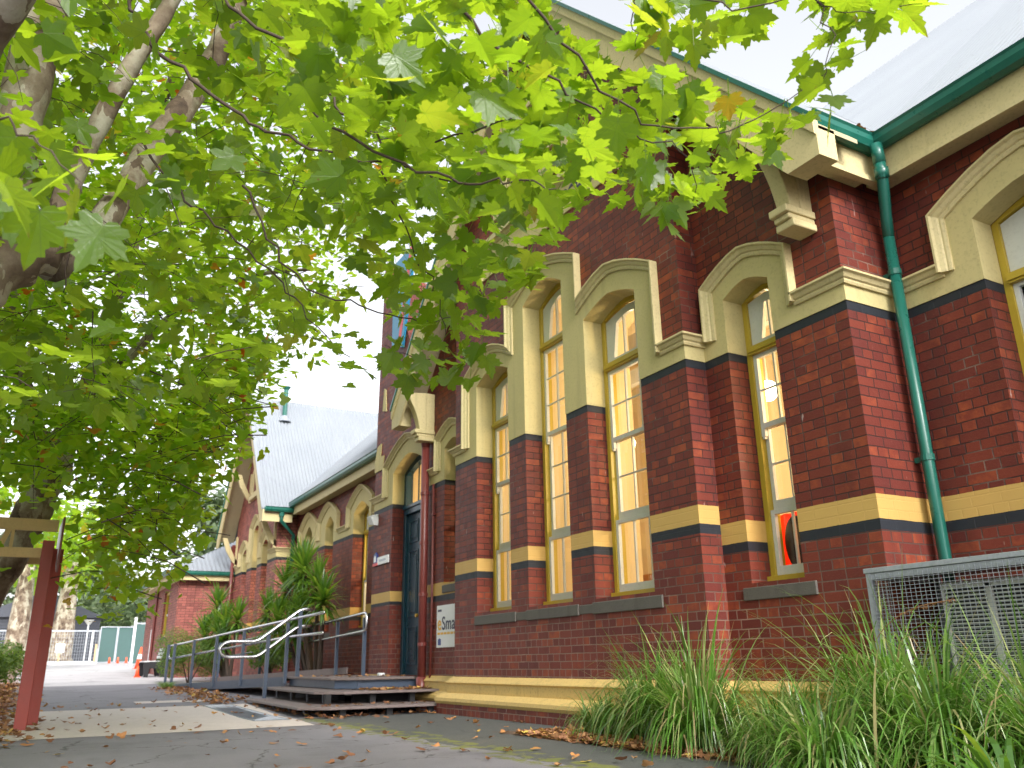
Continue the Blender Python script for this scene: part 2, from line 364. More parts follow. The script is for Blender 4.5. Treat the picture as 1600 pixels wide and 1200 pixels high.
        if smooth: me.shade_smooth()
        me.update()
        o=bpy.data.objects.new(name, me); COL.objects.link(o)
        if parent: o.parent=parent; o.matrix_parent_inverse=parent_inv(parent)
        if bevel:
            bv=o.modifiers.new('bevel','BEVEL'); bv.width=bevel; bv.segments=2; bv.limit_method='ANGLE'; bv.angle_limit=RAD(40); bv.harden_normals=False
        return o
def parent_inv(p):
    mw=Matrix.Identity(4); q=p; L=[]
    while q is not None: L.append(q); q=q.parent
    for q in reversed(L): mw = mw @ (q.matrix_parent_inverse @ Matrix.LocRotScale(q.location, q.rotation_euler, q.scale))
    return mw.inverted()
def thing(name, label, cat, loc=(0,0,0), group=None):
    o=bpy.data.objects.new(name,None); COL.objects.link(o); o.location=loc; o.empty_display_size=.2
    return tag(o,label,cat,group)
def tag(o, label, cat, group=None):
    o['label']=label; o['category']=cat
    if group: o['group']=group
    return o
def struct(o, kind='structure'): o['kind']=kind; return o
def empty_part(name, parent, loc=(0,0,0)):
    o=bpy.data.objects.new(name,None); COL.objects.link(o); o.parent=parent; o.location=Vector(loc)-parent.location; o.empty_display_size=.1
    return o
# ---------------------------------------------------------------- ground
def zg(x): return 0.0 if x>-12 else (-12-x)*.02
def ground_mat():
    m, t, b = nodes('asphalt_yard'); p, n, g = pos_(t)
    sp = t.nodes.new('ShaderNodeSeparateXYZ'); t.links.new(p, sp.inputs[0]); X, Y = sp.outputs[0], sp.outputs[1]
    n1 = noise_(t, p, 1.2, 6, .6); n2 = noise_(t, p, 90, 4, .7); n3 = noise_(t, p, .35, 4, .5); n4 = noise_(t, p, 6, 5, .6)
    c = mix_(t, n1, (.115,.11,.13), (.215,.205,.23)); c = mix_(t, math_(t,'MULTIPLY',math_(t,'SUBTRACT',n2,.5,True),1.6,True), c, (.30,.29,.29))
    # older darker patch beside the wall, paler concrete further on with sunlight put into its colour
    wob = math_(t,'MULTIPLY', math_(t,'SUBTRACT',n1,.5), .5)
    patch = math_(t,'MULTIPLY', math_(t,'GREATER_THAN', math_(t,'ADD',Y,wob), 3.25), math_(t,'GREATER_THAN', X, -11.3))
    c = mix_(t, patch, c, mix_(t, n4, (.045,.05,.048), (.085,.088,.085)))
    far = math_(t,'LESS_THAN', math_(t,'ADD', X, math_(t,'MULTIPLY',n3,1.2)), -23.6)
    c = mix_(t, far, c, mix_(t, n1, (.36,.35,.37),(.46,.44,.45)))
    # moss in a strip along the patch edge
    d = math_(t,'ABSOLUTE', math_(t,'SUBTRACT', math_(t,'ADD',Y,wob), 3.3))
    moss = math_(t,'MULTIPLY', math_(t,'LESS_THAN', d, math_(t,'MULTIPLY',n4,.36)), math_(t,'GREATER_THAN', n4, .5))
    moss = math_(t,'MULTIPLY', moss, math_(t,'GREATER_THAN', X, -11.3))
    c = mix_(t, moss, c, (.13,.14,.03))
    vo = t.nodes.new('ShaderNodeTexVoronoi'); vo.feature='DISTANCE_TO_EDGE'; vo.inputs['Scale'].default_value=.55
    wv = noise_(t, p, 3, 5, .6, 1); av = t.nodes.new('ShaderNodeVectorMath'); av.operation='MULTIPLY_ADD'; t.links.new(wv, av.inputs[0]); av.inputs[1].default_value=(.5,.5,.0); t.links.new(p, av.inputs[2]); t.links.new(av.outputs[0], vo.inputs['Vector'])
    crack = math_(t,'MULTIPLY', math_(t,'LESS_THAN', vo.outputs['Distance'], .0045), math_(t,'GREATER_THAN', n1, .45))
    c = mix_(t, math_(t,'MULTIPLY',crack,.8), c, (.03,.03,.03))
    damp = math_(t,'MULTIPLY', math_(t,'SUBTRACT', noise_(t,p,.7,6,.65), .52, True), 5.0, True); c = mix_(t, math_(t,'MULTIPLY',damp,.55), c, (.055,.055,.065))
    grit = noise_(t,p,160,2,.5); c = mix_(t, math_(t,'MULTIPLY',math_(t,'SUBTRACT',grit,.60,True),4,True), c, (.42,.40,.38))
    # soil at the left edge
    soil = math_(t,'LESS_THAN', math_(t,'ADD', Y, math_(t,'MULTIPLY',math_(t,'SUBTRACT',n1,.5),1.4)), -.05)
    c = mix_(t, math_(t,'MULTIPLY',soil, math_(t,'LESS_THAN',X,-15.2)), c, mix_(t, n4, (.10,.06,.04),(.22,.13,.09)))
    bed = math_(t,'MULTIPLY', math_(t,'GREATER_THAN', math_(t,'ADD', Y, math_(t,'MULTIPLY',math_(t,'SUBTRACT',n4,.5),.5)), 4.15), math_(t,'GREATER_THAN', math_(t,'ADD',X,math_(t,'MULTIPLY',n4,.5)), -7.6))
    c = mix_(t, bed, c, mix_(t, n4, (.05,.03,.02),(.13,.08,.05)))
    t.links.new(c, b.inputs['Base Color']); b.inputs['Roughness'].default_value = .72
    bump_(t, b, math_(t,'ADD', n2, n4), .5, .008)
    return m
M['ground'] = ground_mat()
b=MB()
xs=[30,10,0,-4,-8,-12,-16,-20,-25,-31,-40,-60,-100,-300]; ys=[-300,-60,-20,-6,-2,0,2,4,6,12,60,300]
for x in xs:
    for y in ys: b.v.append((x,y,zg(x) if x>-100 else zg(-100)))
for i in range(len(xs)-1):
    for j in range(len(ys)-1):
        q=i*len(ys)+j; b.f.append((q,q+1,q+len(ys)+1,q+len(ys)))
g=b.build('ground','ground',solid=False); struct(g)
# concrete strip crossing the path
b=MB()
def strip(b,pts,h=.004):
    v=[(x,y,zg(x)+h) for x,y in pts]; b.add(v,[tuple(range(len(v)))])
    return b
s=strip(MB(),[(-9.9,-1.6),(-10.0,3.0),(-11.15,3.12),(-12,3.12),(-14.9,3.3),(-14.75,-1.6),(-12,-1.6)][::-1]); o=s.build('path','concrete',solid=False); struct(o)
s=strip(MB(),[(-15.9,1.75),(-15.9,2.9),(-16.5,2.9),(-16.5,1.75)],.005); o=s.build('pavement','concrete',solid=False); struct(o)
# drain grate
b=MB()
g0=thing('drain_grate','slotted dark metal drain grate set in the pale concrete strip','drain',(-13,2.85,zg(-13)))
for i in range(64):
    x=-14.75+i*.055; z=zg(x)+.008; b.box(x,x+.018,2.61,3.02,z-.002,z+.002)
b.build('grate_bars','galv',g0)
b=MB(); z=.010
for y in (2.60,3.03):
    b.tube([(-14.8,y+.0,zg(-14.8)+.006),(-12,y,.006),(-11.22,y,.006)],.008,4)
b.build('grate_frame','bluegrey',g0)
b=MB(); b.add([(-14.8,2.6,zg(-14.8)+.0065),(-11.2,2.6,.0065),(-11.2,3.04,.0065),(-12,3.04,.0065),(-14.8,3.04,zg(-14.8)+.0065),],[(0,1,2,3,4)]); b.build('drain_pit','bluegrey',g0,solid=False)
# ---------------------------------------------------------------- wall / window builders
def arch(x0,x1,zs,za,n=4,pw=1.5):
    c=(x0+x1)/2; L=[]
    for k in range(n+1):
        t=k/n; L.append((x0+(c-x0)*t, zs+(za-zs)*(1-(1-t)**pw)))
    return L+[(2*c-x,z) for x,z in L[-2::-1]]
def opening(x0,x1,zb,zs,za,inset=0,pw=1.5):
    i=inset; return [(x0+i,zb+i)]+arch(x0+i,x1-i,zs,za-i*1.1,pw=pw)+[(x1-i,zb+i)]
MOULD=[(-.105,0),(-.105,.022),(-.085,.03),(-.07,.03),(-.06,.045),(-.03,.062),(-.018,.085),(0.0,.085),(0.0,0)]
SMOULD=[(.0,0),(.0,.022),(.02,.03),(.035,.03),(.045,.045),(.075,.062),(.087,.085),(.105,.085),(.118,0)]
ZS0,ZS1,ZM=3.334,3.413,3.555
def window(par,x0,x1,zb,zs,za,yf,tz,lights,cols,label=None,fan=True,mat='yellow',lin=5.83,glass=True):
    """yellow frame, transom at tz, lights=[(z0,z1,rows,y offset)]"""
    b=MB(); out=opening(x0,x1,zb,zs,za,-.004); inn=opening(x0,x1,zb,zs,za,.055)
    b.prism([out,inn],yf,yf+.14)
    if tz: b.box(x0+.05,x1-.05,yf-.025,yf+.10,tz,tz+.085); b.box(x0+.05,x1-.05,yf-.04,yf-.025,tz+.02,tz+.05)
    b.box(x0-.0,x1+.0,yf-.055,yf-.001,zb-.002,zb+.062)
    w=b.build('window',mat,par,bevel=.004)
    if label: w['label']=label
    s=MB()
    for z0,z1,rows,dy in lights:
        a0,a1=x0+.056,x1-.056; y0=yf+.02+dy; t=.042; bt=.085 if dy>.03 or rows<=2 and z0<1.6 else .05
        s.prism([[(a0,z0),(a1,z0),(a1,z1),(a0,z1)],[(a0+t,z0+bt),(a1-t,z0+bt),(a1-t,z1-t),(a0+t,z1-t)]],y0,y0+.04)
        for c in range(1,cols):
            x=a0+t+(a1-a0-2*t)*c/cols; s.box(x-.009,x+.009,y0+.006,y0+.034,z0+bt,z1-t)
        for r in range(1,rows):
            z=z0+bt+(z1-t-z0-bt)*r/rows
            s.box(a0+t,a1-t,y0+.009,y0+.031,z-.009,z+.009)
        if dy==0 and rows>1 and z0>2:      # sash horns
            for hx in (a0,a1-t): s.box(hx,hx+t,y0,y0+.038,z0-.075,z0); s.box(hx+.008,hx+t-.008,y0+.002,y0+.036,z0-.10,z0-.075)
    if fan and tz:
        f0,f1=x0+.056,x1-.056
        o=[(f0,tz+.087)]+arch(f0,f1,zs-.01,za-.075)+[(f1,tz+.087)]
        q=[(f0+.13,tz+.14)]+arch(f0+.2,f1-.2,min(zs,za)-.07,za-.16)+[(f1-.13,tz+.14)]
        s.prism([o,q],yf+.03,yf+.075)
        for c in range(1,cols if cols<3 else 3):
            x=f0+.1+(f1-f0-.2)*c/(cols if cols<3 else 3); s.box(x-.01,x+.01,yf+.035,yf+.07,tz+.13,za-.14)
    s.build('sash','sash',w,bevel=.002)
    MB().prism([opening(x0,x1,zb,zs,za,.001),opening(x0,x1,zb,zs,za,.014)],yf+.141,lin).build('reveal_lining','room',w)
    if glass:
        gp=MB(); gl=opening(x0,x1,zb,zs,za,.05); gp.v=[(x,yf+.118,z) for x,z in gl[::-1]]; gp.f=[tuple(range(len(gl)))]
        gp.build('pane','glass',w,solid=False)
    return w
def surround(par,pts,holes,y0,y1,name='window_surround'):
    return MB().prism([pts]+holes,y0,y1).build(name,'cream',par)
def hood(par,path,y,name='hood_mould',prof=None):
    b=MB(); b.sweep(path,prof or MOULD,outn=y); return b.build(name,'moulding',par)
def stringm(par,path,z=ZM,name='string_moulding'):
    b=MB(); b.hmould(path,SMOULD,z); return b.build(name,'moulding',par)
LTS=[(1.333,2.105,1,0),(2.11,3.03,2,.045),(2.985,3.825,2,0)]
LTT=[(1.333,2.105,1,0),(2.11,3.43,3,.045),(3.385,4.555,3,0)]
# ---------------------------------------------------------------- the gabled school hall
XC=-8.38; VS=1.135
hall=thing('school_hall','red brick gabled school hall with yellow and black bands and three tall lit windows','building',(XC,6,0))
def vz(x,top=4.72): return top+(4.60-abs(x-XC))*VS
# centre bay
W1=(-10.271,-9.328); W2=(-8.894,-7.936); W3=(-7.49,-6.50)
ZB=1.27
h1=opening(*W1,ZB,4.45,4.60); h3=opening(*W3,ZB,4.45,4.60); h2=opening(*W2,ZB,5.17,5.37)
CL,CR=-10.966,-5.794
b=MB(); b.prism([[(CL,-.5),(CR,-.5),(CR,vz(CR)),(XC,vz(XC)),(CL,vz(CL))],h1,h2,h3],5.2,5.8); b.build('wall','brick_c',hall)['label']='projecting centre bay wall'
# flanks
F0=(-11.90,-11.28); F4=(-5.47,-4.879); FL,FR=-12.66,-4.10
b=MB(); b.prism([[(CR,-.5),(FR,-.5),(FR,vz(FR)),(CR,vz(CR))],opening(*F4,ZB,3.955,4.06)],5.45,5.8); b.box(-4.45,FR,5.8,13,-.5,4.66); b.build('wall','brick_f',hall)['label']='right recessed flank wall'
b=MB(); b.prism([[(FL,-.5),(CL,-.5),(CL,vz(CL)),(FL,vz(FL))],opening(*F0,1.80,3.93,4.04)],5.45,5.8)
b.box(FL,FL+.35,5.8,13,-.5,4.66); b.build('wall','brick_f',hall)['label']='left recessed flank wall'
# windows
window(hall,*W1,ZB,4.45,4.60,5.45,3.825,LTS,3,'left lit window of the three')
window(hall,*W2,ZB,5.17,5.37,5.45,4.555,LTT,3,'taller middle lit window of the three')
window(hall,*W3,ZB,4.45,4.60,5.45,3.825,LTS,3,'right lit window of the three')
window(hall,*F4,ZB,3.955,4.06,5.69,3.40,[(1.333,1.915,1,0),(1.92,2.72,2,.045),(2.675,3.405,2,0)],2,'narrow lit window beside the downpipe')
window(hall,*F0,1.80,3.93,4.04,5.69,3.40,[(1.864,2.72,2,.045),(2.675,3.405,2,0)],2,'narrow window above the white sign')
# stucco surrounds
def seg(x0,x1,zs,za,n=4): return arch(x0,x1,zs,za,n)
HW=.085
top=[]
a1=seg(-10.60,-9.02,4.60,4.92); a2=seg(-9.27,-7.51,5.33,5.63); a3=seg(-7.76,-6.11,4.60,4.92)
def cut(L,lo,hi):
    R=[]
    for i,(x,z) in enumerate(L):
        if lo<=x<=hi: R.append((x,z))
        if i<len(L)-1:
            x2,z2=L[i+1]
            for e in (lo,hi):
                if x<e<x2: R.append((e,z+(z2-z)*(e-x)/(x2-x)))
    return R
p1=cut(a1,-99,-9.27); p3=cut(a3,-7.51,99)
hoodline=[(-10.60,3.58)]+p1+a2+p3+[(-6.11,3.58)]
inn=[(CL,ZS1+.002),(CL,3.62),(-10.60,3.62)]+p1+a2+p3+[(-6.11,3.62),(CR,3.62),(CR,ZS1+.002)]
for W,zs,za in ((W3,4.45,4.60),(W2,5.17,5.37),(W1,4.45,4.60)):
    inn += [(W[1]-.004,ZS1+.002)]+arch(W[0]+.004,W[1]-.004,zs-.003,za-.005)[::-1]+[(W[0]+.004,ZS1+.002)]
surround(hall,inn,[],5.192,5.449)
hood(hall,hoodline,5.192)['label']='stepped hood over the three tall windows'
def flankhood(par,W,zs,za,yw,xl,xr,hx,hs,ha,deep=.24,ov=.0):
    out=[(xl,ZS1+.002),(xl,3.62),(hx[0],3.62)]+seg(hx[0],hx[1],hs,ha)+[(hx[1],3.62),(xr,3.62),(xr,ZS1+.002)]
    out+=[(W[1]-.004,ZS1+.002)]+arch(W[0]+.004,W[1]-.004,zs-.003,za-.005)[::-1]+[(W[0]+.004,ZS1+.002)]
    surround(par,out,[],yw-.008,yw+deep-.001)
    hood(par,[(hx[0],3.58)]+seg(hx[0],hx[1],hs,ha)+[(hx[1],3.58)],yw-.008)
flankhood(hall,F4,3.955,4.06,5.45,CR,FR,(-5.70,-4.58),4.14,4.36)
flankhood(hall,F0,3.93,4.04,5.45,FL,CL,(-12.14,-11.02),4.12,4.34)
# stucco on the return faces
b=MB(); b.box(CR+.0005,CR+.008,5.192,5.45,ZS1+.002,3.62); b.build('stucco_band','cream',hall); b=MB(); b.box(FR+.0005,FR+.008,5.442,6.09,ZS1+.002,3.62); b.build('stucco_band','cream',hall)
stringm(hall,[(CR+.008,5.45),(CR+.008,5.192),(-6.13,5.192)][::-1],ZM)
stringm(hall,[(-10.58,5.192),(CL-.008,5.192),(CL-.008,5.45)][::-1],ZM)
stringm(hall,[(-4.60,5.442),(FR+.008,5.442),(FR+.008,6.08)],ZM)
stringm(hall,[(FL+.01,5.442),(-12.12,5.442)],ZM)
# black painted string course stands 3 mm proud so that it reads crisply
# sills
def sill(par,x0,x1,z0,z1,y,pr=.02,name='window_sill'):
    b=MB(); b.add([(x0,y-pr,z0),(x1,y-pr,z0),(x1,y+.25,z0),(x0,y+.25,z0),(x0,y-pr,z1-.03),(x1,y-pr,z1-.03),(x1,y+.25,z1+.004),(x0,y+.25,z1+.004)],
        [(0,3,2,1),(4,5,6,7),(0,1,5,4),(1,2,6,5),(2,3,7,6),(3,0,4,7)])
    return b.build(name,'stone',par,bevel=.006)
for W in (W1,W2,W3): sill(hall,W[0]-.05,W[1]+.12,1.115,1.262,5.2)
sill(hall,W1[1]+.125,W2[0]-.055,1.125,1.25,5.2,.006); sill(hall,W2[1]+.125,W3[0]-.055,1.125,1.25,5.2,.006)
sill(hall,F4[0]-.10,F4[1]+.12,1.125,1.262,5.45); sill(hall,F0[0]-.02,F0[1]+.10,1.655,1.80,5.45)
# plinth
b=MB()
PL=[(-.5,.30),(.0,.30)]
def plinth(b,path):
    b.mat('plinth').hmould(path,[(.13,0),(.13,.185),(.165,.205),(.205,.20),(.262,.115),(.262,.075),(.375,.075),(.395,.095),(.41,.085),(.468,.012),(.468,0)],0)
pp=MB(); plinth(pp,[(FL,5.45),(CL,5.45),(CL,5.2),(CR,5.2),(CR,5.45),(FR,5.45),(FR,6.09)]); pp.build('plinth',None,hall)
b=MB(); b.box(CL-.18,CR+.18,5.02,5.2,-.5,.128); b.box(CR+.18,FR+.18,5.27,5.45,-.5,.128); b.box(FL,CL-.18,5.27,5.45,-.5,.128); b.box(FR,FR+.18,5.45,6.09,-.5,.128)
b.build('plinth_base','brick_p',hall)
# name panel
b=MB(); b.box(-10.02,-6.72,5.182,5.2,6.02,6.50); b.build('name_panel','cream',hall)
pn=hall.children[-1]
b=MB(); b.sweep([(-10.05,6.02),(-10.05,6.50),(-6.69,6.50),(-6.69,6.02)],[(-.04,0),(-.04,.03),(.0,.06),(.05,.06),(.05,0)],outn=5.199); b.box(-10.1,-6.64,5.11,5.2,6.50,6.58); b.build('panel_moulding','moulding',pn)
def text(s,size,loc,par,mat,name='lettering',ext=.004,rot=(pi/2,0,0),bold=0,sx=1,align='LEFT'):
    c=bpy.data.curves.new(name,'FONT'); c.body=s; c.size=size; c.extrude=ext; c.offset=bold; c.align_x=align; c.space_character=1.05
    o=bpy.data.objects.new(name,c); COL.objects.link(o)
    dg=bpy.context.evaluated_depsgraph_get(); me=bpy.data.meshes.new_from_object(o.evaluated_get(dg)); bpy.data.objects.remove(o)
    me.materials.clear(); me.materials.append(M[mat])
    o=bpy.data.objects.new(name,me); COL.objects.link(o); o.rotation_euler=rot; o.location=loc; o.scale=(sx,1,1)
    if par: o.parent=par; o.matrix_parent_inverse=parent_inv(par)
    return o
text('T',.30,(-8.16,5.178,6.13),pn,'ink','lettering',.004,bold=.004,sx=.86)
text('SCHOOL',.30,(-7.80,5.178,6.13),pn,'ink','lettering',.004,bold=.004,sx=.80)
# gable vent
gv=MB(); gv.box(-9.35,-9.2,5.13,5.2,6.86,8.1); gv.box(-7.72,-7.57,5.13,5.2,6.86,8.1); gv.box(-9.5,-7.4,5.08,5.2,6.74,6.86); gv.box(-9.35,-7.57,5.13,5.2,8.1,8.25)
v=gv.build('gable_vent','moulding',hall)
sl=MB()
for k in range(10): 
    z=6.9+k*.12; sl.box(-9.2,-7.72,5.15,5.2,z,z+.04)
    sl.box(-7.57,-7.47,5.14,5.2,z,z+.06)
sl.build('slats','moulding',v)
# roof: two slopes, ridge runs back from the street
def corr(parent,P0,U,V,lu,lv,name='roof',pitch=.076,amp=.013,clip=None,thick=.0,mat='roof'):
    """corrugated sheet: origin P0, U across the corrugations, V along them"""
    U=Vector(U).normalized();V=Vector(V).normalized();Nn=U.cross(V).normalized()
    if Nn.z<0: Nn=-Nn
    n=max(2,int(lu/(pitch/6))); b=MB()
    for i in range(n+1):
        u=lu*i/n; h=amp*sin(2*pi*u/pitch)
        v0,v1=(0,lv) if clip is None else clip(u)
        if v1<v0: v1=v0
        b.v.append(tuple(Vector(P0)+U*u+V*v0+Nn*h)); b.v.append(tuple(Vector(P0)+U*u+V*v1+Nn*h))
    for i in range(n): b.f.append((2*i,2*i+1,2*i+3,2*i+2))
    return b.build(name,mat,parent,smooth=True,solid=False)
cosv=1/sqrt(1+VS*VS); 
sl_len=4.62/cosv
corr(hall,(-3.88,5.0,4.926),(0,1,0),(-1,0,VS),9.5,sl_len-.16)
corr(hall,(XC*2+3.76,4.93,4.79),(0,1,0),(1,0,VS),9.5,sl_len)
# verge: capping, barge board, soffit on each side
for sg,nm in ((1,'right'),(-1,'left')):
    def X(x): return XC+(x-XC)*sg
    e=-3.76
    def line(off): # offset below the roof line
        return [(X(e),4.79-off),(X(XC),4.79+4.62*VS-off)]
    l0=line(.02);l1=line(.36)
    b=MB(); b.prism([[l0[0],l0[1],l1[1],(X(e-.33),4.44),(X(e),4.44)]],4.95,4.985); b.build('barge_board','moulding',hall)
    b=MB(); l2=line(.03);l3=line(.17); b.prism([[l2[0],l2[1],l3[1],l3[0]]],4.925,4.95); b.build('barge_moulding','moulding',hall,bevel=.004)
    b=MB(); l2=line(-.03);l3=line(.03); b.prism([[l2[0],l2[1],l3[1],l3[0]]],4.905,5.0); b.build('verge_capping','green',hall)
    b=MB(); l2=line(.06);l3=line(.10); b.prism([[l2[0],l2[1],l3[1],l3[0]]],4.985,5.45); b.build('soffit','soffit',hall)
    b=MB(); b.prism([[(X(e),4.44),(X(e),4.72),(X(e-.33),4.82),(X(e-.33),4.44)]],4.985,5.17); b.build('eaves_box','moulding',hall)
    # curved bracket
    b=MB(); bx=X(-4.37)
    prof=[(5.0,4.92),(5.0,4.80),(5.06,4.70),(5.12,4.56),(5.16,4.42),(5.18,4.30),(5.30,4.30),(5.30,4.42),(5.30,4.95)]
    b.prism([[(y,z) for y,z in prof]],bx-.075,bx+.075,'X')
    b.box(bx-.10,bx+.10,5.09,5.45,4.24,4.31); b.box(bx-.085,bx+.085,5.13,5.45,4.19,4.24); b.box(bx-.10,bx+.10,5.16,5.45,4.12,4.19)
    b.box(bx-.075,bx+.075,5.30,5.45,4.19,4.95)
    b.build('eaves_bracket','moulding',hall,bevel=.012)
# side eave: fascia, gutter on the right return
GP=[(0,0),(0,-.115),(-.035,-.13),(-.09,-.125),(-.115,-.08),(-.115,-.03),(-.125,0),(-.11,.0),(-.10,-.03)]
def gutter(par,a,bb,out,z,name='gutter',mat='green'):
    a=Vector(a);bb=Vector(bb);o=Vector(out)
    b=MB(); vs=[]
    for p in (a,bb):
        for u,w in [(0,0),(0,-.12),(.05,-.135),(.10,-.12),(.125,-.07),(.125,-.02),(.14,0),(.125,0),(.11,-.025),(.105,-.06),(.06,-.10),(.01,-.10)]:
            q=p+o*u; vs.append((q.x,q.y,z+w))
    k=12; b.add(vs,[(i,(i+1)%k,(i+1)%k+k,i+k) for i in range(k)]+[tuple(range(k)),tuple(range(k,2*k))[::-1]])
    return b.build(name,mat,par,smooth=False)
b=MB(); b.box(-3.96,-3.93,5.17,5.88,4.54,4.80); b.box(-4.1,-3.96,5.17,5.8,4.56,4.59); b.box(-3.97,-3.905,5.17,5.84,4.51,4.56); b.build('fascia','moulding',hall)
gutter(hall,(-3.93,5.0,0),(-3.93,5.90,0),(1,0,0),4.91)
# room behind, lit
def room(par,x0,x1,y0,y1,z0,z1,name='room_interior'):
    b=MB(); b.mat('room')
    v=[(x0,y0,z0),(x1,y0,z0),(x1,y1,z0),(x0,y1,z0),(x0,y0,z1),(x1,y0,z1),(x1,y1,z1),(x0,y1,z1)]
    b.add(v,[(4,5,6,7),(1,2,6,5),(2,3,7,6),(3,0,4,7)]); b.mat('floorw').add(v,[(0,1,2,3)])
    return b.build(name,None,par,solid=False)
room(hall,-12.3,-4.46,5.80,9.6,.55,5.6)
# dado, picture rail and door leaves on the room walls
b=MB(); b.box(-12.28,-4.48,9.57,9.59,.56,2.1); b.box(-12.28,-12.25,5.9,9.5,.56,2.1); b.build('room_dado','roomw',hall)
for z in (5.1,): 
    for y in (6.4,7.4,8.4): MB().box(-12.28,-4.48,y,y+.12,z,z+.25).build('ceiling_beam','sash',hall)
def lamp(x,y,z,power,label,r=.13,drop=1.2):
    t=thing('pendant_lamp',label,'ceiling lamp',(x,y,z))
    b=MB()
    n=12;R=r
    for i in range(7):
        for k in range(n):
            a=pi*i/6; b.v.append((x+R*sin(a)*cos(2*pi*k/n),y+R*sin(a)*sin(2*pi*k/n),z+R*cos(a)))
    for i in range(6):
        for k in range(n): b.f.append((i*n+k,i*n+(k+1)%n,(i+1)*n+(k+1)%n,(i+1)*n+k))
    b.build('globe','lamp',t,smooth=True,solid=False)
    MB().tube([(x,y,z+r),(x,y,z+drop)],.012,6).build('stem','sash',t)
    L=bpy.data.lights.new('lamp_light','POINT'); L.energy=power; L.color=(1,.76,.45); L.shadow_soft_size=.2
    o=bpy.data.objects.new('lamp_light',L); COL.objects.link(o); o.location=(0,-.0,-.36); o.parent=t
    return t
lamp(-4.95,7.1,3.6,200,'unseen lamp added inside the hall to warm the window reveals')  # hidden extra lamp, added to throw warm light on the reveals
lamp(-6.93,7.5,3.75,135,'glowing round lamp seen through the right end windows of the hall')
lamp(-9.8,7.5,3.75,135,'glowing round lamp inside the hall behind the three tall windows')
# bookshelf, plant, curtain inside
b=MB(); 
sh=thing('bookshelf','orange wooden pigeonhole shelf inside the right window of the three','shelf',(-9.2,8.9,.55))
for k in range(7): b.box(-10.9+k*.55,-10.86+k*.55,8.8,9.2,.55,2.14)
for k in range(4): b.box(-10.9,-7.56,8.8,9.2,.6+k*.5,.64+k*.5)
b.build('shelf_frame','roomw',sh)
MB().box(-10.9,-7.56,9.2,9.23,.55,2.14).build('shelf_back','roomw',sh)
def rand_leaves(b,pts,size,tilt=1.0):
    pass
pl=thing('indoor_plant','tall thin plant standing inside the right window of the three','plant',(-7.2,6.3,.55))
b=MB(); b.tube([(-7.2,6.3,.55),(-7.22,6.3,1.4),(-7.18,6.3,2.9)],.02,6)
for k in range(160):
    z=.9+random.random()*1.95; w=.11*(1-(z-.9)/2.1)+.02; a=random.random()*6.28; x=-7.2+w*cos(a); y=6.3+w*sin(a)
    b.add([(-7.2,6.3,z),(x,y,z+.05),(x+.03,y,z+.1),(-7.2,6.3,z+.06)],[(0,1,2,3)])
b.build('foliage','bush',pl,solid=False)
cb_=thing('filler','dark brown cupboard added inside to darken the middle window of the three','filler',(-9.6,7.0,.56))
MB().box(-10.3,-9.15,6.5,6.9,.56,1.86).build('carcass','floorw',cb_); MB().box(-10.25,-9.75,6.485,6.499,.6,1.8).build('filler_front','roomw',cb_); MB().box(-9.7,-9.2,6.485,6.499,.6,1.8).build('filler_front','roomw',cb_)  # dark box put in so the middle window's lower pane looks dark
cu=thing('window_curtain','bright red curtain behind the bottom pane of the narrow window','curtain',(-5.1,6.0,1.3))
b=MB()
for i in range(24):
    x=-5.66+i*.036; y=6.06+.02*sin(i*1.7); b.v += [(x,y,1.1),(x,y,1.93)]
for i in range(23): b.f.append((2*i,2*i+2,2*i+3,2*i+1))
b.build('cloth','curtain',cu,smooth=True,solid=False)
bl=thing('round_stool','dark round object leaning inside the bottom pane of the narrow window','stool',(-5.15,5.98,1.4))
b=MB(); n=24
for y in (5.90,5.96):
    for k in range(n): b.v.append((-5.32+.14*cos(2*pi*k/n),y,1.63+.24*sin(2*pi*k/n)))
b.f=[tuple(range(n)),tuple(range(n,2*n))[::-1]]+[(k,(k+1)%n,(k+1)%n+n,k+n) for k in range(n)]
b.build('seat','dark',bl)
MB().box(-5.34,-5.30,5.91,5.95,.56,1.42).build('leg','dark',bl)
# ---------------------------------------------------------------- downpipe in the corner
dp=thing('downpipe','green round downpipe in the brick corner right of the narrow window','downpipe',(-3.98,5.98,0))
b=MB(); b.tube([(-3.80,5.75,4.80),(-3.80,5.76,4.62)],.052,12); b.build('outlet','green',dp,smooth=True)
b=MB(); b.tube([(-3.80,5.76,4.62),(-3.81,5.78,4.52),(-3.96,5.96,4.24),(-3.985,5.98,4.06)],.048,12); b.tube([(-3.80,5.765,4.58),(-3.825,5.80,4.50)],.058,12); b.build('swan_neck','green',dp,smooth=True)
b=MB(); b.tube([(-3.985,5.98,4.08),(-3.985,5.98,.05)],.046,14); b.build('pipe','green',dp,smooth=True)
for z in (3.7,2.1): b=MB(); b.tube([(-3.985,5.98,z),(-3.985,5.98,z+.05)],.054,14); b.box(-4.09,-3.99,5.965,5.995,z,z+.04); b.build('pipe_clip','green',dp)
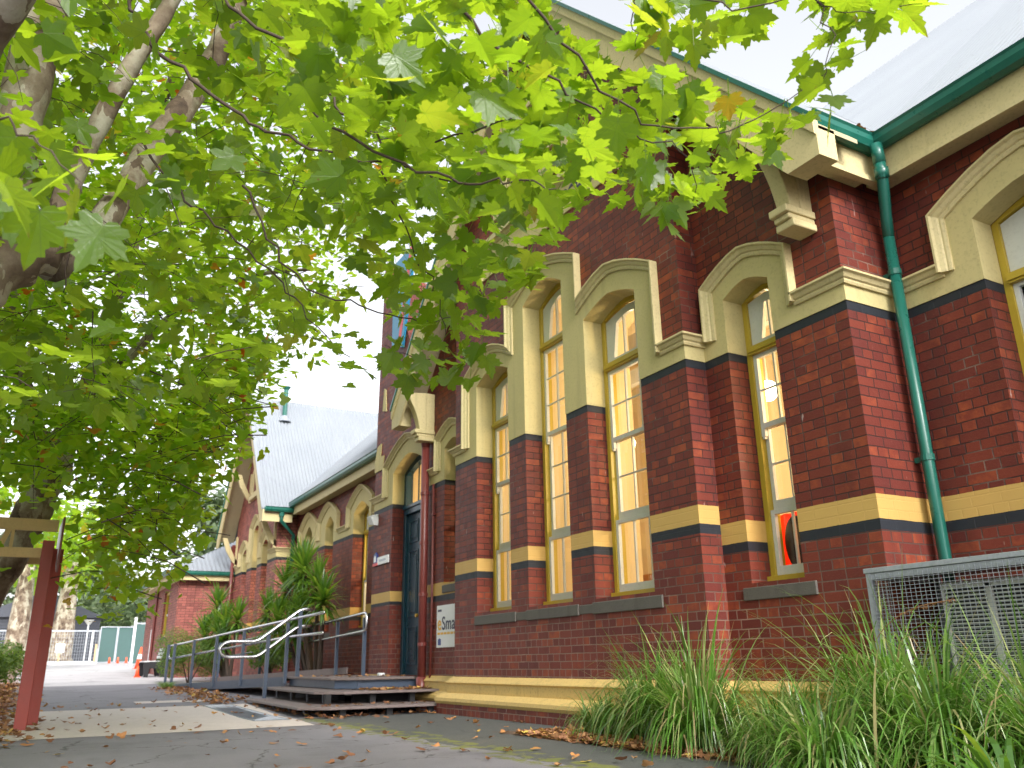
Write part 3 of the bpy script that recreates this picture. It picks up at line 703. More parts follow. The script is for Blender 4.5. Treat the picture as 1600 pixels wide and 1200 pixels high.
# ---------------------------------------------------------------- right wing
rw=thing('side_wing','right hand brick wing with white corrugated roof and unlit arched window','building',(-1.0,8,0))
RY=6.09; F5=(-3.326,-2.36)
b=MB(); b.prism([[(FR,-.5),(6,-.5),(6,4.88),(FR,4.88)],opening(*F5,ZB,3.94,4.10)],RY,RY+.35); b.build('wall','brick_f',rw)
window(rw,*F5,ZB,3.94,4.10,RY+.25,3.40,[(1.333,2.0,1,0),(2.0,2.75,2,.045),(2.70,3.41,2,0)],2,'unlit arched window',lin=RY+.37)
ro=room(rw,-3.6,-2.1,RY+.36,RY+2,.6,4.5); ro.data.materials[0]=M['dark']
flankhood(rw,F5,3.94,4.10,RY,FR,6,(-3.64,-2.03),4.10,4.42)
stringm(rw,[(FR+.02,RY-.008),(-3.62,RY-.008)],ZM)
stringm(rw,[(-2.05,RY-.008),(6,RY-.008)],ZM)
sill(rw,F5[0]-.06,F5[1]+.1,1.115,1.262,RY)
b=MB(); plinth(b,[(FR+.02,RY),(6,RY)]); b.build('plinth',None,rw)
b=MB(); b.box(FR+.19,6,RY-.18,RY,-.5,.128); b.build('plinth_base','brick_p',rw)
b=MB(); b.box(-3.93,6,5.86,5.89,4.54,4.80); b.box(-3.905,6,5.835,5.86,4.51,4.57); b.box(-4.05,6,5.89,RY,4.56,4.59); b.build('fascia','moulding',rw)
gutter(rw,(-3.93,5.86,0),(6,5.86,0),(0,-1,0),4.91)
RS=.95
Lr=sqrt(1+RS*RS)
corr(rw,(-8.1,5.80,4.93),(1,0,0),(0,1,RS),14.5,7.2,clip=lambda u:(max(0,(4.30-u)/VS/ (1)*1.0*Lr*VS*0+max(0,(4.30-u))*VS/RS*Lr),7.2))
# fallen leaves caught in the gutter corner
# ---------------------------------------------------------------- entrance block
en=thing('entrance_block','brick entrance block with a tall arched doorway and a lamp over it','building',(-14,6.5,0))
D=(-14.27,-12.84); EY=5.5; EL=-15.22
eh=[(D[0],.46)]+arch(*D,3.98,4.22)+[(D[1],.46)]
b=MB(); b.prism([[(EL,-.5),(FL,-.5),(FL,5.0),(-12.9,5.2),(-14.95,8.6),(-15.1,8.6),(EL,5.4)],eh],EY,5.85); b.box(EL,EL+.3,5.85,8,-.5,8.3); b.build('wall','brick_e',en)
out=[(EL,ZS1+.002),(EL,3.62),(-14.62,3.62)]+seg(-14.62,-12.66,4.16,4.58)+[(-12.66,ZS1+.002)]
out+=[(D[1]-.004,ZS1+.002)]+arch(D[0]+.004,D[1]-.004,3.977,4.215)[::-1]+[(D[0]+.004,ZS1+.002)]
surround(en,out,[],EY-.008,5.84)
hood(en,[(-14.62,3.58)]+seg(-14.62,-12.50,4.16,4.58)[:-1],EY-.008)
stringm(en,[(EL-.005,EY+.2),(EL-.005,EY-.008),(-14.60,EY-.008)],ZM)
MB().box(EL-.008,EL,EY,5.9,ZS1,3.62).build('stucco_band','cream',en)
b=MB(); b.prism([[(-15.24,4.17),(-14.82,4.17),(-14.76,4.43),(-14.95,4.44),(-14.93,4.70),(-15.12,4.66),(-15.24,4.40)]],EY-.02,EY+.0,); b.build('weathering','cream',en)
b=MB(); b.prism([[(-14.92,5.35),(-14.72,5.30),(-14.78,5.75),(-14.86,5.80)]],EY-.02,EY+.0)
b.build('weathering','cream',en)
# buttress step and flank of the block
b=MB(); b.box(-15.62,EL,5.75,6.1,-.5,3.33); b.build('buttress','brick_e',en)
# door
b=MB(); o_=[(D[0],.46)]+arch(*D,3.98,4.215)+[(D[1],.46)]; i_=[(D[0]+.10,.47)]+arch(D[0]+.10,D[1]-.10,3.94,4.11)+[(D[1]-.10,.47)]
b.prism([o_,i_],5.72,5.83); b.box(D[0]+.1,D[1]-.1,5.70,5.83,3.20,3.36); b.box(D[0]+.06,D[1]-.06,5.67,5.72,3.30,3.36)
dr=b.build('door_frame','teal',en,bevel=.005)
for s0,s1 in ((D[0]+.1,-13.56),(-13.55,D[1]-.1)):
    d=MB(); d.box(s0,s1,5.77,5.81,.47,3.2)
    for z0,z1 in ((.62,1.25),(1.4,2.55),(2.68,3.08)):
        d.prism([[(s0+.1,z0),(s1-.1,z0),(s1-.1,z1),(s0+.1,z1)],[(s0+.125,z0+.03),(s1-.125,z0+.03),(s1-.125,z1-.03),(s0+.125,z1-.03)]],5.755,5.77)
        d.box(s0+.17,s1-.17,5.758,5.77,z0+.08,z1-.08)
    dd=d.build('door','teal',dr,bevel=.006)
MB().tube([(-13.62,5.755,1.42),(-13.62,5.72,1.42)],.03,10).build('door_knob','gold',dr)
b=MB()
for x in (-14.0,-13.7,-13.4,-13.1): b.box(x-.012,x+.012,5.76,5.78,3.36,4.12)
b.build('glazing_bars','teal',dr)
MB().add([(D[0]+.1,5.79,3.36),(D[1]-.1,5.79,3.36),(D[1]-.1,5.79,4.1),(D[0]+.1,5.79,4.1)],[(0,1,2,3)]).build('fanlight_pane','glass',dr,solid=False)
room(en,-14.9,-12.68,5.86,8.5,.46,4.5)
lamp(-13.5,6.9,3.75,85,'glowing lamp behind the fanlight of the blue door',.1,.5)
b=MB(); b.box(-14.3,-12.8,5.4,5.85,.36,.455); b.build('threshold','stone',en)
b=MB(); b.mat('plinth').hmould([(EL,5.5),(D[0],5.5)],[(.13,0),(.13,.1),(.262,.08),(.262,.06),(.468,.012),(.468,0)],0); b.build('plinth',None,en)
# security lamp on the wall
fl=thing('wall_light','small grey box floodlight on the brickwork left of the arched doorway','light',(-15.1,5.4,3.25))
b=MB(); b.add([(-15.22,5.40,3.16),(-14.96,5.40,3.12),(-14.96,5.50,3.12),(-15.22,5.50,3.16),(-15.20,5.34,3.30),(-14.98,5.34,3.30),(-14.98,5.50,3.34),(-15.20,5.50,3.34)],[(0,3,2,1),(4,5,6,7),(0,1,5,4),(1,2,6,5),(2,3,7,6),(3,0,4,7)])
b.build('housing','white_plastic',fl,bevel=.01)
MB().box(-15.12,-15.06,5.46,5.498,3.2,3.3).build('mounting','dark',fl)
# little sign and round badge
sg=thing('wall_sign','small pale oblong name sign with a red and blue badge beside the doorway','sign',(-14.7,5.48,2.45))
MB().box(-14.90,-14.35,5.47,5.498,2.375,2.515).build('plate','white',sg,bevel=.004)
MB().box(-14.78,-14.46,5.467,5.4695,2.425,2.465).build('faint_print','galv',sg)
b=MB(); b.prism([[(-15.08,2.42),(-14.92,2.42),(-14.92,2.56),(-15.0,2.62),(-15.08,2.56)]],5.468,5.498); bd=b.build('badge','bluep',sg)
b=MB(); b.prism([[(-15.06,2.44),(-14.96,2.44),(-14.96,2.52),(-15.0,2.56),(-15.06,2.52)]],5.462,5.468); b.build('badge_face','white',bd)
b=MB(); b.prism([[(-15.12,2.37),(-14.88,2.37),(-14.88,2.42),(-15.12,2.42)]],5.464,5.498); b.build('badge_ribbon','signred',bd)
# white notice board under the narrow window
nb=thing('notice_sign','white upright sign with navy and gold lettering on the brick near the maroon pipe','sign',(-11.6,5.43,1.2))
MB().box(-12.08,-11.18,5.425,5.448,.865,1.475).build('board','white',nb,bevel=.003)
text('e',.30,(-12.04,5.42,1.12),nb,'gold','letters',.001,bold=.004)
text('Smart',.27,(-11.88,5.42,1.12),nb,'ink','letters',.001,bold=.002)
MB().box(-12.03,-11.90,5.421,5.4245,1.385,1.415).build('small_print','ink',nb)
[MB().box(-12.04+k*.115,-11.95+k*.115,5.421,5.4245,1.05,1.082).build('small_print','gold',nb) for k in range(6)]
b=MB(); b.prism([[(-12.02,.90),(-11.92,.90),(-11.92,.98),(-11.97,1.0),(-12.02,.98)]],5.421,5.425); b.build('emblem','bluep',nb)
# painted board high on the entrance gable
pb=thing('painted_board','teal painted board with red and blue slanting edge stripes high above the doorway','sign',(-14.2,5.44,7.2))
MB().prism([[(-14.42,6.55),(-14.12,6.45),(-13.6,8.3),(-14.42,8.3)]],5.44,5.48).build('board','signblue',pb)
MB().prism([[(-14.10,6.40),(-13.98,6.36),(-13.44,8.3),(-13.58,8.3)]],5.43,5.48).build('stripe','signred',pb)
MB().prism([[(-13.96,6.36),(-13.86,6.33),(-13.32,8.3),(-13.42,8.3)]],5.43,5.48).build('stripe','signblue',pb)
# maroon downpipe left of the hall, and a thin one
dl=thing('downpipe','thick maroon downpipe between the blue door and the white sign','downpipe',(-12.45,5.38,0))
b=MB(); b.tube([(-12.47,5.36,4.15),(-12.47,5.36,.30)],.065,14); b.build('pipe','pipe_red',dl,smooth=True)
b=MB(); b.tube([(-12.47,5.36,.45),(-12.47,5.36,.10)],.085,14); b.tube([(-12.47,5.36,4.05),(-12.47,5.36,4.28)],[.065,.11],14); b.build('pipe_collar','pipe_red',dl,smooth=True)
for z in (3.25,2.45,1.65,.9): b=MB(); b.tube([(-12.47,5.36,z),(-12.47,5.36,z+.05)],.075,14); b.build('pipe_joint','pipe_red',dl)
b=MB(); b.box(-12.72,-12.36,5.25,5.44,4.30,4.42); b.build('rain_head','green',dl,bevel=.01)
d3=thing('conduit','thin maroon conduit running down beside the thick maroon downpipe','pipe',(-12.25,5.42,0))
MB().tube([(-12.26,5.42,3.4),(-12.26,5.42,1.4),(-12.27,5.41,.3)],.020,8).build('pipe','pipe_red',d3,smooth=True)
for z in (2.9,1.2): MB().box(-12.30,-12.22,5.40,5.449,z,z+.03).build('pipe_clip','pipe_red',d3)
# ---------------------------------------------------------------- left wing
lw=thing('linking_wing','low brick wing left of the entrance with three arched windows and a long gutter','building',(-19,8,0))
LY=6.06
wins=[(-21.98,-21.35),(-20.21,-19.55),(-18.10,-17.10)]
hoods=[(-22.42,-20.80),(-20.72,-19.10),(-18.42,-16.72)]
b=MB(); b.prism([[(-23,-.3),(EL,-.3),(EL,4.78),(-23,4.78)]]+[opening(*w,1.27+.1,3.86,4.08,pw=1.4) for w in wins],LY,LY+.35); b.build('wall','brick_f',lw)
lb=('left arched window of the linking wing','middle arched window of the linking wing','right arched window of the linking wing')
for w,hx,l in zip(wins,hoods,lb):
    window(lw,*w,1.37,3.86,4.08,LY+.26,3.40,[(1.434,2.4,1,0),(2.4,3.4,2,.045)],2,l,lin=LY+.42)
    out=[(hx[0],ZS1+.002)]+seg(hx[0],hx[1],4.05,4.44)+[(hx[1],ZS1+.002)]+[(w[1]-.004,ZS1+.002)]+arch(w[0]+.004,w[1]-.004,3.857,4.07)[::-1]+[(w[0]+.004,ZS1+.002)]
    surround(lw,out,[],LY-.008,LY+.25); hood(lw,[(hx[0],3.58)]+seg(hx[0],hx[1],4.05,4.44)+[(hx[1],3.58)],LY-.008)
    sill(lw,w[0]-.05,w[1]+.1,1.22,1.36,LY)
b=MB(); 
for x0,x1 in ((-23,-22.42),(-20.80,-20.72),(-19.10,-18.42),(-16.72,EL)): MB().box(x0,x1,LY-.008,LY-.0005,ZS1+.002,3.6).build('stucco_band','cream',lw)
stringm(lw,[(-19.12,LY-.008),(-18.40,LY-.008)]); stringm(lw,[(-16.75,LY-.008),(EL,LY-.008)]); stringm(lw,[(-23,LY-.008),(-22.40,LY-.008)])
room(lw,-22.6,-16.2,LY+.36,9,.5,4.4)
lamp(-16.9,7.2,3.3,90,'glowing lamp inside the linking wing behind its right arched window',.1,.9)
lamp(-19.3,7.2,3.3,70,'glowing lamp inside the linking wing behind its middle arched window',.1,.9)
b=MB(); b.box(-22.45,EL+.02,5.80,5.83,4.48,4.70); b.box(-22.45,EL,5.83,LY,4.50,4.53); b.build('fascia','moulding',lw)
gutter(lw,(-22.45,5.80,0),(EL+.02,5.80,0),(0,-1,0),4.80)
WS=1.27; RL=.95
corr(lw,(-24,5.73,4.83),(1,0,0),(0,1,RL),9.5,9.0)
# ---------------------------------------------------------------- wing 2 : the further gable
w2=thing('far_gable_wing','further gabled brick wing with white corrugated roof and stepped triple windows','building',(-25.6,8,0))
X2=-25.60; Y2=5.55
def vz2(x,top=4.55): return top+(3.15-abs(x-X2))*WS
wn=[(-27.14,-26.46,3.90,4.06),(-25.82,-25.12,4.46,4.64),(-24.56,-23.88,3.90,4.06)]
b=MB(); b.prism([[(-28.3,-.2),(-22.9,-.2),(-22.9,vz2(-22.9)),(X2,vz2(X2)),(-28.3,vz2(-28.3))]]+[opening(a,c,1.5,zs,za,pw=1.3) for a,c,zs,za in wn],Y2,Y2+.35)
b.box(-23.25,-22.9,Y2+.35,LY+.1,-.2,4.5); b.build('wall','brick_w2',w2)
ah=seg(-25.96+.0,-24.98,4.63,4.93)
hx=[(-27.45,-26.25,4.03,4.34),(-26.10,-24.85,4.62,4.95),(-24.75,-23.55,4.03,4.34)]
for (a,c,zs,za),(h0,h1_,hs_,ha_),l in zip(wn,hx,('left window of the further gable','tall middle window of the further gable','right window of the further gable')):
    window(w2,a,c,1.5,zs,za,Y2+.25,3.40,[(1.564,2.5,1,0),(2.5,3.4,2,.045)],2,l,lin=Y2+.42)
    out=[(h0,ZS1+.002)]+seg(h0,h1_,hs_,ha_)+[(h1_,ZS1+.002)]+[(c-.004,ZS1+.002)]+arch(a+.004,c-.004,zs-.003,za-.006)[::-1]+[(a+.004,ZS1+.002)]
    surround(w2,out,[],Y2-.008,Y2+.24); hood(w2,[(h0,3.58)]+seg(h0,h1_,hs_,ha_)+[(h1_,3.58)],Y2-.008)
b=MB()
for x0,x1 in ((-28.3,-27.45),(-26.25,-26.10),(-24.85,-24.75),(-23.55,-22.9)): MB().box(x0,x1,Y2-.008,Y2-.0005,ZS1+.002,3.6).build('stucco_band','cream',w2)
b.box(-22.8995,-22.892,Y2,LY,ZS1+.002,3.6); b.build('stucco_band','cream',w2)
stringm(w2,[(-23.57,Y2-.008),(-22.892,Y2-.008),(-22.892,LY)]); stringm(w2,[(-28.3,Y2-.008),(-27.43,Y2-.008)])
room(w2,-28,-23.3,Y2+.36,9,.5,5.2)
lamp(-24.2,7.0,3.6,140,'glowing lamp inside the further gabled wing',.1,1.2)
# louvred vent
b=MB(); b.prism([[(-26.35,5.62),(-24.85,5.62),(-24.85,6.4),(-25.6,7.0),(-26.35,6.4)],[(-26.2,5.72),(-25.0,5.72),(-25.0,6.35),(-25.6,6.82),(-26.2,6.35)]],Y2-.07,Y2)
b.box(-26.5,-24.7,Y2-.12,Y2,5.5,5.62)
lv=b.build('gable_vent','moulding',w2); b=MB()
for k in range(5): b.box(-26.12+k*.24,-26.0+k*.24,Y2-.05,Y2,5.72,6.4)
b.build('slats','pipe_red',lv)
ll=3.15*sqrt(1+WS*WS)
corr(w2,(-22.45,5.0,4.60),(0,1,0),(-1,0,WS),8,ll,pitch=.10,amp=.014)
corr(w2,(-28.75,5.0,4.60),(0,1,0),(1,0,WS),8,ll,pitch=.10,amp=.014)
for sg_ in (1,-1):
    def X(x): return X2+(x-X2)*sg_
    def line(off): return [(X(-22.45),4.60-off),(X(X2),4.60+3.15*WS-off)]
    l0=line(.0);l1=line(.34); b=MB(); b.prism([[l0[0],l0[1],l1[1],(X(-22.72),4.28),(X(-22.45),4.28)]],5.0,5.04); b.build('barge_board','moulding',w2)
    l2=line(-.05);l3=line(.01); b=MB(); b.prism([[l2[0],l2[1],l3[1],l3[0]]],4.96,5.05); b.build('verge_capping','green' if sg_<0 else 'roof',w2)
    l2=line(.05);l3=line(.09); b=MB(); b.prism([[l2[0],l2[1],l3[1],l3[0]]],5.04,Y2); b.build('soffit','soffit',w2)
    for bx,bz in ((-23.1,4.3),(-24.5,6.1)):
        x=X(bx); b=MB(); b.prism([[(5.06,bz+.05+.2),(5.2,bz-.15),(5.42,bz-.5),(Y2,bz-.6),(Y2,bz-.45),(5.45,bz-.3),(5.3,bz+.0),(5.2,bz+.25)]],x-.05,x+.05,'X'); b.box(x-.05,x+.05,Y2-.06,Y2,bz-.62,bz+.3); b.build('eaves_bracket','moulding',w2)
b=MB(); b.box(-22.48,-22.45,5.04,5.8,4.28,4.50); b.build('fascia','moulding',w2)
gutter(w2,(-22.45,5.04,0),(-22.45,5.80,0),(1,0,0),4.66)
fp=thing('flue_pipe','green metal flue with flared cap standing on the far white roof','flue',(-25.0,6.0,7.8))
b=MB(); q=Vector((-25.0,6.0,4.6+2.55*WS)); b.tube([q+Vector((0,0,-.1)),q+Vector((0,0,.95))],.07,10); b.build('pipe','green',fp)
b=MB(); b.tube([q+Vector((0,0,.95)),q+Vector((0,0,1.05))],[.07,.14],10); b.build('cap','green',fp); b=MB(); b.tube([q+Vector((0,0,-.08)),q+Vector((0,0,.12))],[.22,.08],10); b.build('flashing','galv',fp)
dq=thing('downpipe','dark green downpipe in the inner corner below the far white roof','downpipe',(-22.8,5.9,0))
MB().tube([(-22.42,5.5,4.5),(-22.42,5.5,4.3),(-22.80,5.95,4.0),(-22.80,5.95,.2)],.05,10).build('pipe','green',dq,smooth=True)
MB().tube([(-22.42,5.5,4.52),(-22.42,5.5,4.42)],.07,10).build('outlet','green',dq)
dm=thing('downpipe','maroon downpipe at the left corner of the further gabled wing','downpipe',(-28.1,5.45,0))
MB().tube([(-28.15,5.45,4.35),(-28.15,5.45,.3)],.06,10).build('pipe','pipe_red',dm,smooth=True)
MB().tube([(-28.15,5.45,4.1),(-28.15,5.45,4.3)],[.06,.1],10).build('rain_head','pipe_red',dm)
# ---------------------------------------------------------------- annex
an=thing('brick_annex','small pinkish brick annex with hipped corrugated roof behind the bench','building',(-31,5,0))
b=MB(); b.prism([[(-36.2,0),(-28.5,0),(-28.5,3.3),(-36.2,3.3)],[(-31.55,1.58),(-30.35,1.58),(-30.35,3.05),(-31.55,3.05)]],3.95,4.2); b.box(-28.7,-28.5,4.2,8,0,3.3); b.build('wall','brick_pp',an)
aw=MB().prism([[(-31.55,1.58),(-30.35,1.58),(-30.35,3.05),(-31.55,3.05)],[(-31.45,1.68),(-30.45,1.68),(-30.45,2.95),(-31.45,2.95)]],4.02,4.1).build('window','yellow',an)
MB().box(-31.45,-30.45,4.06,4.09,2.28,2.34).build('sash','sash',aw); MB().box(-31.45,-30.45,4.085,4.09,1.68,2.95).build('pane','dark',aw)
MB().box(-31.6,-30.3,3.9,4.02,1.5,1.58).build('window_sill','stone',an)
b=MB(); b.box(-36.4,-28.3,3.6,3.64,3.22,3.38); b.box(-28.28,-28.24,3.6,8,3.22,3.38); b.box(-36.4,-28.3,3.64,3.95,3.22,3.25); b.build('fascia','moulding',an)
gutter(an,(-36.4,3.6,0),(-28.1,3.6,0),(0,-1,0),3.5); gutter(an,(-28.24,3.6,0),(-28.24,8,0),(1,0,0),3.5)
AS=.55; l_=sqrt(1+AS*AS)
corr(an,(-28.25,3.55,3.48),(0,1,0),(-1,0,AS),5,4.2,pitch=.14,amp=.02,clip=lambda u:(0,min(u,3.4)*l_))
corr(an,(-36.4,3.55,3.48),(1,0,0),(0,1,AS),8.15,4.2,pitch=.14,amp=.02,clip=lambda u:(0,min(8.15-u,3.4)*l_))
dn_=thing('downpipe','dark downpipe on the left part of the small brick annex','downpipe',(-33,3.9,0))
MB().tube([(-33.2,3.9,3.2),(-33.2,3.9,.4)],.05,8).build('pipe','pipe_red',dn_)
MB().tube([(-33.2,3.9,3.2),(-33.2,3.72,3.36)],.05,8).build('swan_neck','pipe_red',dn_)
# ---------------------------------------------------------------- steps, landing, ramp, rails
st=thing('entrance_steps','grey timber steps and landing wrapping round below the blue door, strewn with leaves','steps',(-13,4.5,0))
def slab(b,x0,x1,y0,y1,z1,th): return b.box(x0,x1,y0,y1,z1-th,z1)
def tread(name,xf,yo,xl,z,ych,th=.035,mat='deck',yl=None):
    c=.32; yl=yo if yl is None else yl
    b=MB(); b.prism([[(xl,ych),(xf,ych),(xf,yo+c),(xf-c*1.1,yo),(xl,yl)]],z-th,z,'Z')
    return b.build(name,mat,st,bevel=.006)
tread('tread',-11.2,3.22,-15.1,.125,5.2,yl=3.34)['label']='lowest tread'
tread('tread',-11.85,3.62,-15.8,.29,5.4,yl=3.74)['label']='middle tread'
tread('landing',-12.68,4.12,-15.75,.455,5.44,yl=4.16)
b=MB(); c=.30
b.prism([[(-15.75,5.4),(-12.74,5.4),(-12.74,4.14+c),(-13.05,4.18),(-15.75,4.22)]],.30,.418,'Z'); b.build('landing_edge_beam','bluegrey',st)
# raking supports under the treads
def support(x,y,z0,z1,dx=0,dy=0):
    MB().tube([(x,y,z0),(x+dx,y+dy,z1)],.014,4).build('support','galv',st)
for x in (-14.6,-13.7,-12.8,-12.0): support(x,3.45,.005,.09,-.05,-.02); support(x-.5,3.85,.12,.255,.1,-.04)
for y in (3.75,4.4,5.0): 
    MB().box(-11.34,-11.28,y-.04,y+.04,.0,.09).build('support','dark',st)
    MB().box(-12.02,-11.95,y-.04,y+.04,.0,.255).build('support','dark',st)
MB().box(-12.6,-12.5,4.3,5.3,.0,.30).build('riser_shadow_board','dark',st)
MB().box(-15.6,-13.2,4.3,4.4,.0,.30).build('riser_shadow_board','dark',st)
rp=thing('access_ramp','long grey access ramp rising from the path to the landing beside the yuccas','ramp',(-19,4.2,.2))
R0=Vector((-15.76,4.16,.455)); R1=Vector((-22.9,3.12,.235)); wv=Vector((-.14,1.05,0))
b=MB(); dz=Vector((0,0,.035))
v=[R0,R1,R1+wv,R0+Vector((0,1.2,0))]; b.add([p for p in v]+[p-dz for p in v],[(0,1,2,3),(7,6,5,4),(0,4,5,1),(1,5,6,2),(2,6,7,3),(3,7,4,0)]); b.build('ramp_deck','deck',rp)
b=MB(); e=Vector((0,-.03,0))
q=[R0+e,R0+e-Vector((0,0,.16)),R1+e-Vector((0,0,.15)),R1+e]; b.add(q+[p+Vector((0,.025,0)) for p in q],[(0,1,2,3),(7,6,5,4),(0,4,5,1),(1,5,6,2),(2,6,7,3),(3,7,4,0)]); b.build('side_fascia','bluegrey',rp)
b=MB(); q=[R0+wv+Vector((0,.1,.02)),R1+wv+Vector((0,0,.02)),R1+wv+Vector((0,0,.14)),R0+wv+Vector((0,.1,.14))]; b.add(q+[p+Vector((0,.03,0)) for p in q],[(0,1,2,3),(7,6,5,4),(0,4,5,1),(1,5,6,2),(2,6,7,3),(3,7,4,0)]); b.build('kerb_board','deck',rp)
def lerp(a,b_,t): return a+(b_-a)*t
def rail(pts,parent,r=.024,name='handrail',mat='steel'):
    return MB().tube(pts,r,10).build(name,mat,parent,smooth=True)
def bend(pts,r=.12,n=5):
    P=[Vector(p) for p in pts]; out=[P[0]]
    for i in range(1,len(P)-1):
        a=(P[i-1]-P[i]); c=(P[i+1]-P[i]); ra=min(r,a.length*.49); rc=min(r,c.length*.49)
        s=P[i]+a.normalized()*ra; e=P[i]+c.normalized()*rc
        for k in range(n+1):
            t=k/n; out.append(s*(1-t)**2+P[i]*2*t*(1-t)+e*t*t)
    return out+[P[-1]]
hr=thing('ramp_handrail','steel double handrail on blue-grey posts along the open side of the ramp','handrail',(-19,3.6,.3))
up=Vector((0,0,1))
A0=R0+up*.98; A1=R1+up*.90
B0=R0+up*.68; B1=R1+up*.60
d_=(A1-A0).normalized()
rail(bend([A0+Vector((2.0,.02,.02)),A0,A1,A1-up*.3,B0+ (B1-B0)*.97],.10),hr)
rail([B0+(B1-B0)*.97,B0,B0+Vector((2.0,.02,.0))],hr,name='lower_rail')
for t in (0.0,.30,.52,.73,.93,1.0):
    p=lerp(R0,R1,t)+Vector((0,-.03,0)); MB().box(p.x-.028,p.x+.028,p.y-.028,p.y+.028,p.z-.12,p.z+.93).build('post','bluegrey',hr)
h2=thing('inner_handrail','steel handrail with rounded end on the wall side of ramp and landing','handrail',(-18,5.25,.4))
C0=Vector((-14.35,5.12,1.50)); C1=Vector((-18.6,5.24,1.42)); C2=Vector((-23.0,4.2,1.12))
rail(bend([C2,C1,C0,C0-up*.30,C1-up*.33,C2-up*.3],.13,6),h2)
for p in ((-14.5,5.14,.4),(-16.2,5.2,.4),(-18.2,5.28,.35),(-20.6,4.8,.3),(-22.6,4.25,.2)):
    MB().box(p[0]-.028,p[0]+.028,p[1]-.028,p[1]+.028,p[2],1.42 if p[0]>-19 else 1.2).build('post','bluegrey',h2)
h3=thing('stair_handrail','polished looped handrail descending over the steps in front of the ramp','handrail',(-15.4,3.6,.1))
X=-15.35
up_=bend([(X,4.50,1.60),(X,4.24,1.595),(X,3.50,1.045),(X,2.98,1.045),(X,2.86,.92),(X,2.98,.79),(X,3.52,.79),(X,4.20,1.30),(X,4.45,1.31)],.10,6)
rail(up_,h3,.026)
MB().box(X-.03,X+.03,4.20,4.26,.44,1.57).build('post','bluegrey',h3); MB().box(X-.03,X+.03,3.66,3.72,.12,1.16).build('post','bluegrey',h3)
bx=thing('white_block','small white block on the landing beside the doorway','block',(-14.2,5.3,.455)); MB().box(-14.3,-14.18,5.32,5.42,.456,.50).build('block','white',bx,bevel=.01)
# ---------------------------------------------------------------- air conditioner cage
ac=thing('mesh_cage','galvanised steel mesh cage standing against the wall under the downpipe','cage',(-3,5.6,0))
cx0,cx1,cy0,cy1,cz=-4.08,-1.3,5.22,5.98,1.215
for x in (cx0,-2.45,cx1):
    for y in (cy0,cy1): MB().box(x-.02,x+.02,y-.02,y+.02,.0,cz).build('upright','galv',ac)
b=MB(); b.box(cx0-.03,cx1+.03,cy0-.03,cy1+.03,cz,cz+.035); b.build('lid','galv',ac,bevel=.004)
b=MB(); b.box(cx0+.02,cx1-.02,cy0-.018,cy0+.018,cz-.045,cz-.003); b.box(cx0+.02,cx1-.02,cy0-.018,cy0+.018,.04,.08); b.box(cx0-.018,cx0+.018,cy0+.02,cy1-.02,cz-.045,cz-.003); b.build('frame_rail','galv',ac)
b=MB(); w=.0014
x=cx0+.03
while x<cx1: b.box(x-w,x+w,cy0-.024-w,cy0-.024+w,.04,cz-.01); x+=.037
z=.06
while z<cz-.02: b.box(cx0,cx1,cy0-.029-w,cy0-.029+w,z-w,z+w); z+=.025
y=cy0
while y<cy1: b.box(cx0-.024-w,cx0-.024+w,y-w,y+w,.04,cz-.01); y+=.037
z=.06
while z<cz-.02: b.box(cx0-.029-w,cx0-.029+w,cy0,cy1,z-w,z+w); z+=.025
b.build('wire_mesh','galv',ac)
c_=thing('air_conditioner','boxy pale condenser with louvred grille inside the wire mesh cage','air conditioner',(-3.3,5.6,.1))
MB().box(-3.74,-2.86,5.50,5.86,.15,1.13).build('casing','acwhite',c_,bevel=.012)
b=MB()
for k in range(34): z=.2+k*.026; b.box(-3.70,-3.03,5.478,5.488,z,z+.007)
b.build('grille','acwhite',c_); MB().box(-3.71,-3.02,5.490,5.499,.19,1.09).build('coil','dark',c_)
b=MB(); b.box(-3.72,-3.70,5.47,5.50,.18,1.10); b.box(-3.40,-3.36,5.47,5.50,.18,1.10); b.box(-3.04,-3.02,5.47,5.50,.18,1.10); b.box(-3.70,-3.04,5.47,5.50,1.08,1.10); b.build('grille_frame','acwhite',c_)
for x in (-3.7,-2.95): MB().box(x,x+.08,5.52,5.84,.0,.149).build('foot','dark',c_)
c2_=thing('air_conditioner','second condenser box at the right end of the wire mesh cage','air conditioner',(-2.3,5.6,.1))
MB().box(-2.72,-1.85,5.50,5.86,.15,1.13).build('casing','acwhite',c2_,bevel=.012)
b=MB()
for k in range(34): z=.2+k*.026; b.box(-2.68,-2.0,5.478,5.488,z,z+.007)
b.build('grille','acwhite',c2_); MB().box(-2.69,-1.99,5.490,5.499,.19,1.09).build('coil','dark',c2_)
# ---------------------------------------------------------------- red post shelter frame
sf=thing('shelter_frame','red timber posts carrying a cream truss at the left edge of the path','shelter',(-12.3,0,0))
MB().box(-11.67,-11.53,.01,.14,.0,2.12).build('post','redpaint',sf,bevel=.006)
MB().box(-12.45,-12.33,.145,.265,.0,2.12).build('post','redpaint',sf,bevel=.006)
MB().box(-11.62,-11.57,-3.0,.15,2.235,2.375).build('top_chord','pine',sf,bevel=.004)
MB().box(-11.62,-11.57,-3.0,.10,1.915,2.03).build('bottom_chord','pine',sf,bevel=.004)
MB().box(-13.40,-13.35,-3.0,.2,2.02,2.15).build('bottom_chord','pine',sf,bevel=.004)
b=MB(); b.prism([[(-.46,2.03),(-.40,2.03),(-.335,2.235),(-.39,2.235)]],-11.62,-11.58,'X'); b.build('diagonal_brace','pine',sf)
MB().box(-11.61,-11.58,-.335,-.30,2.03,2.235).build('strut','pine',sf)
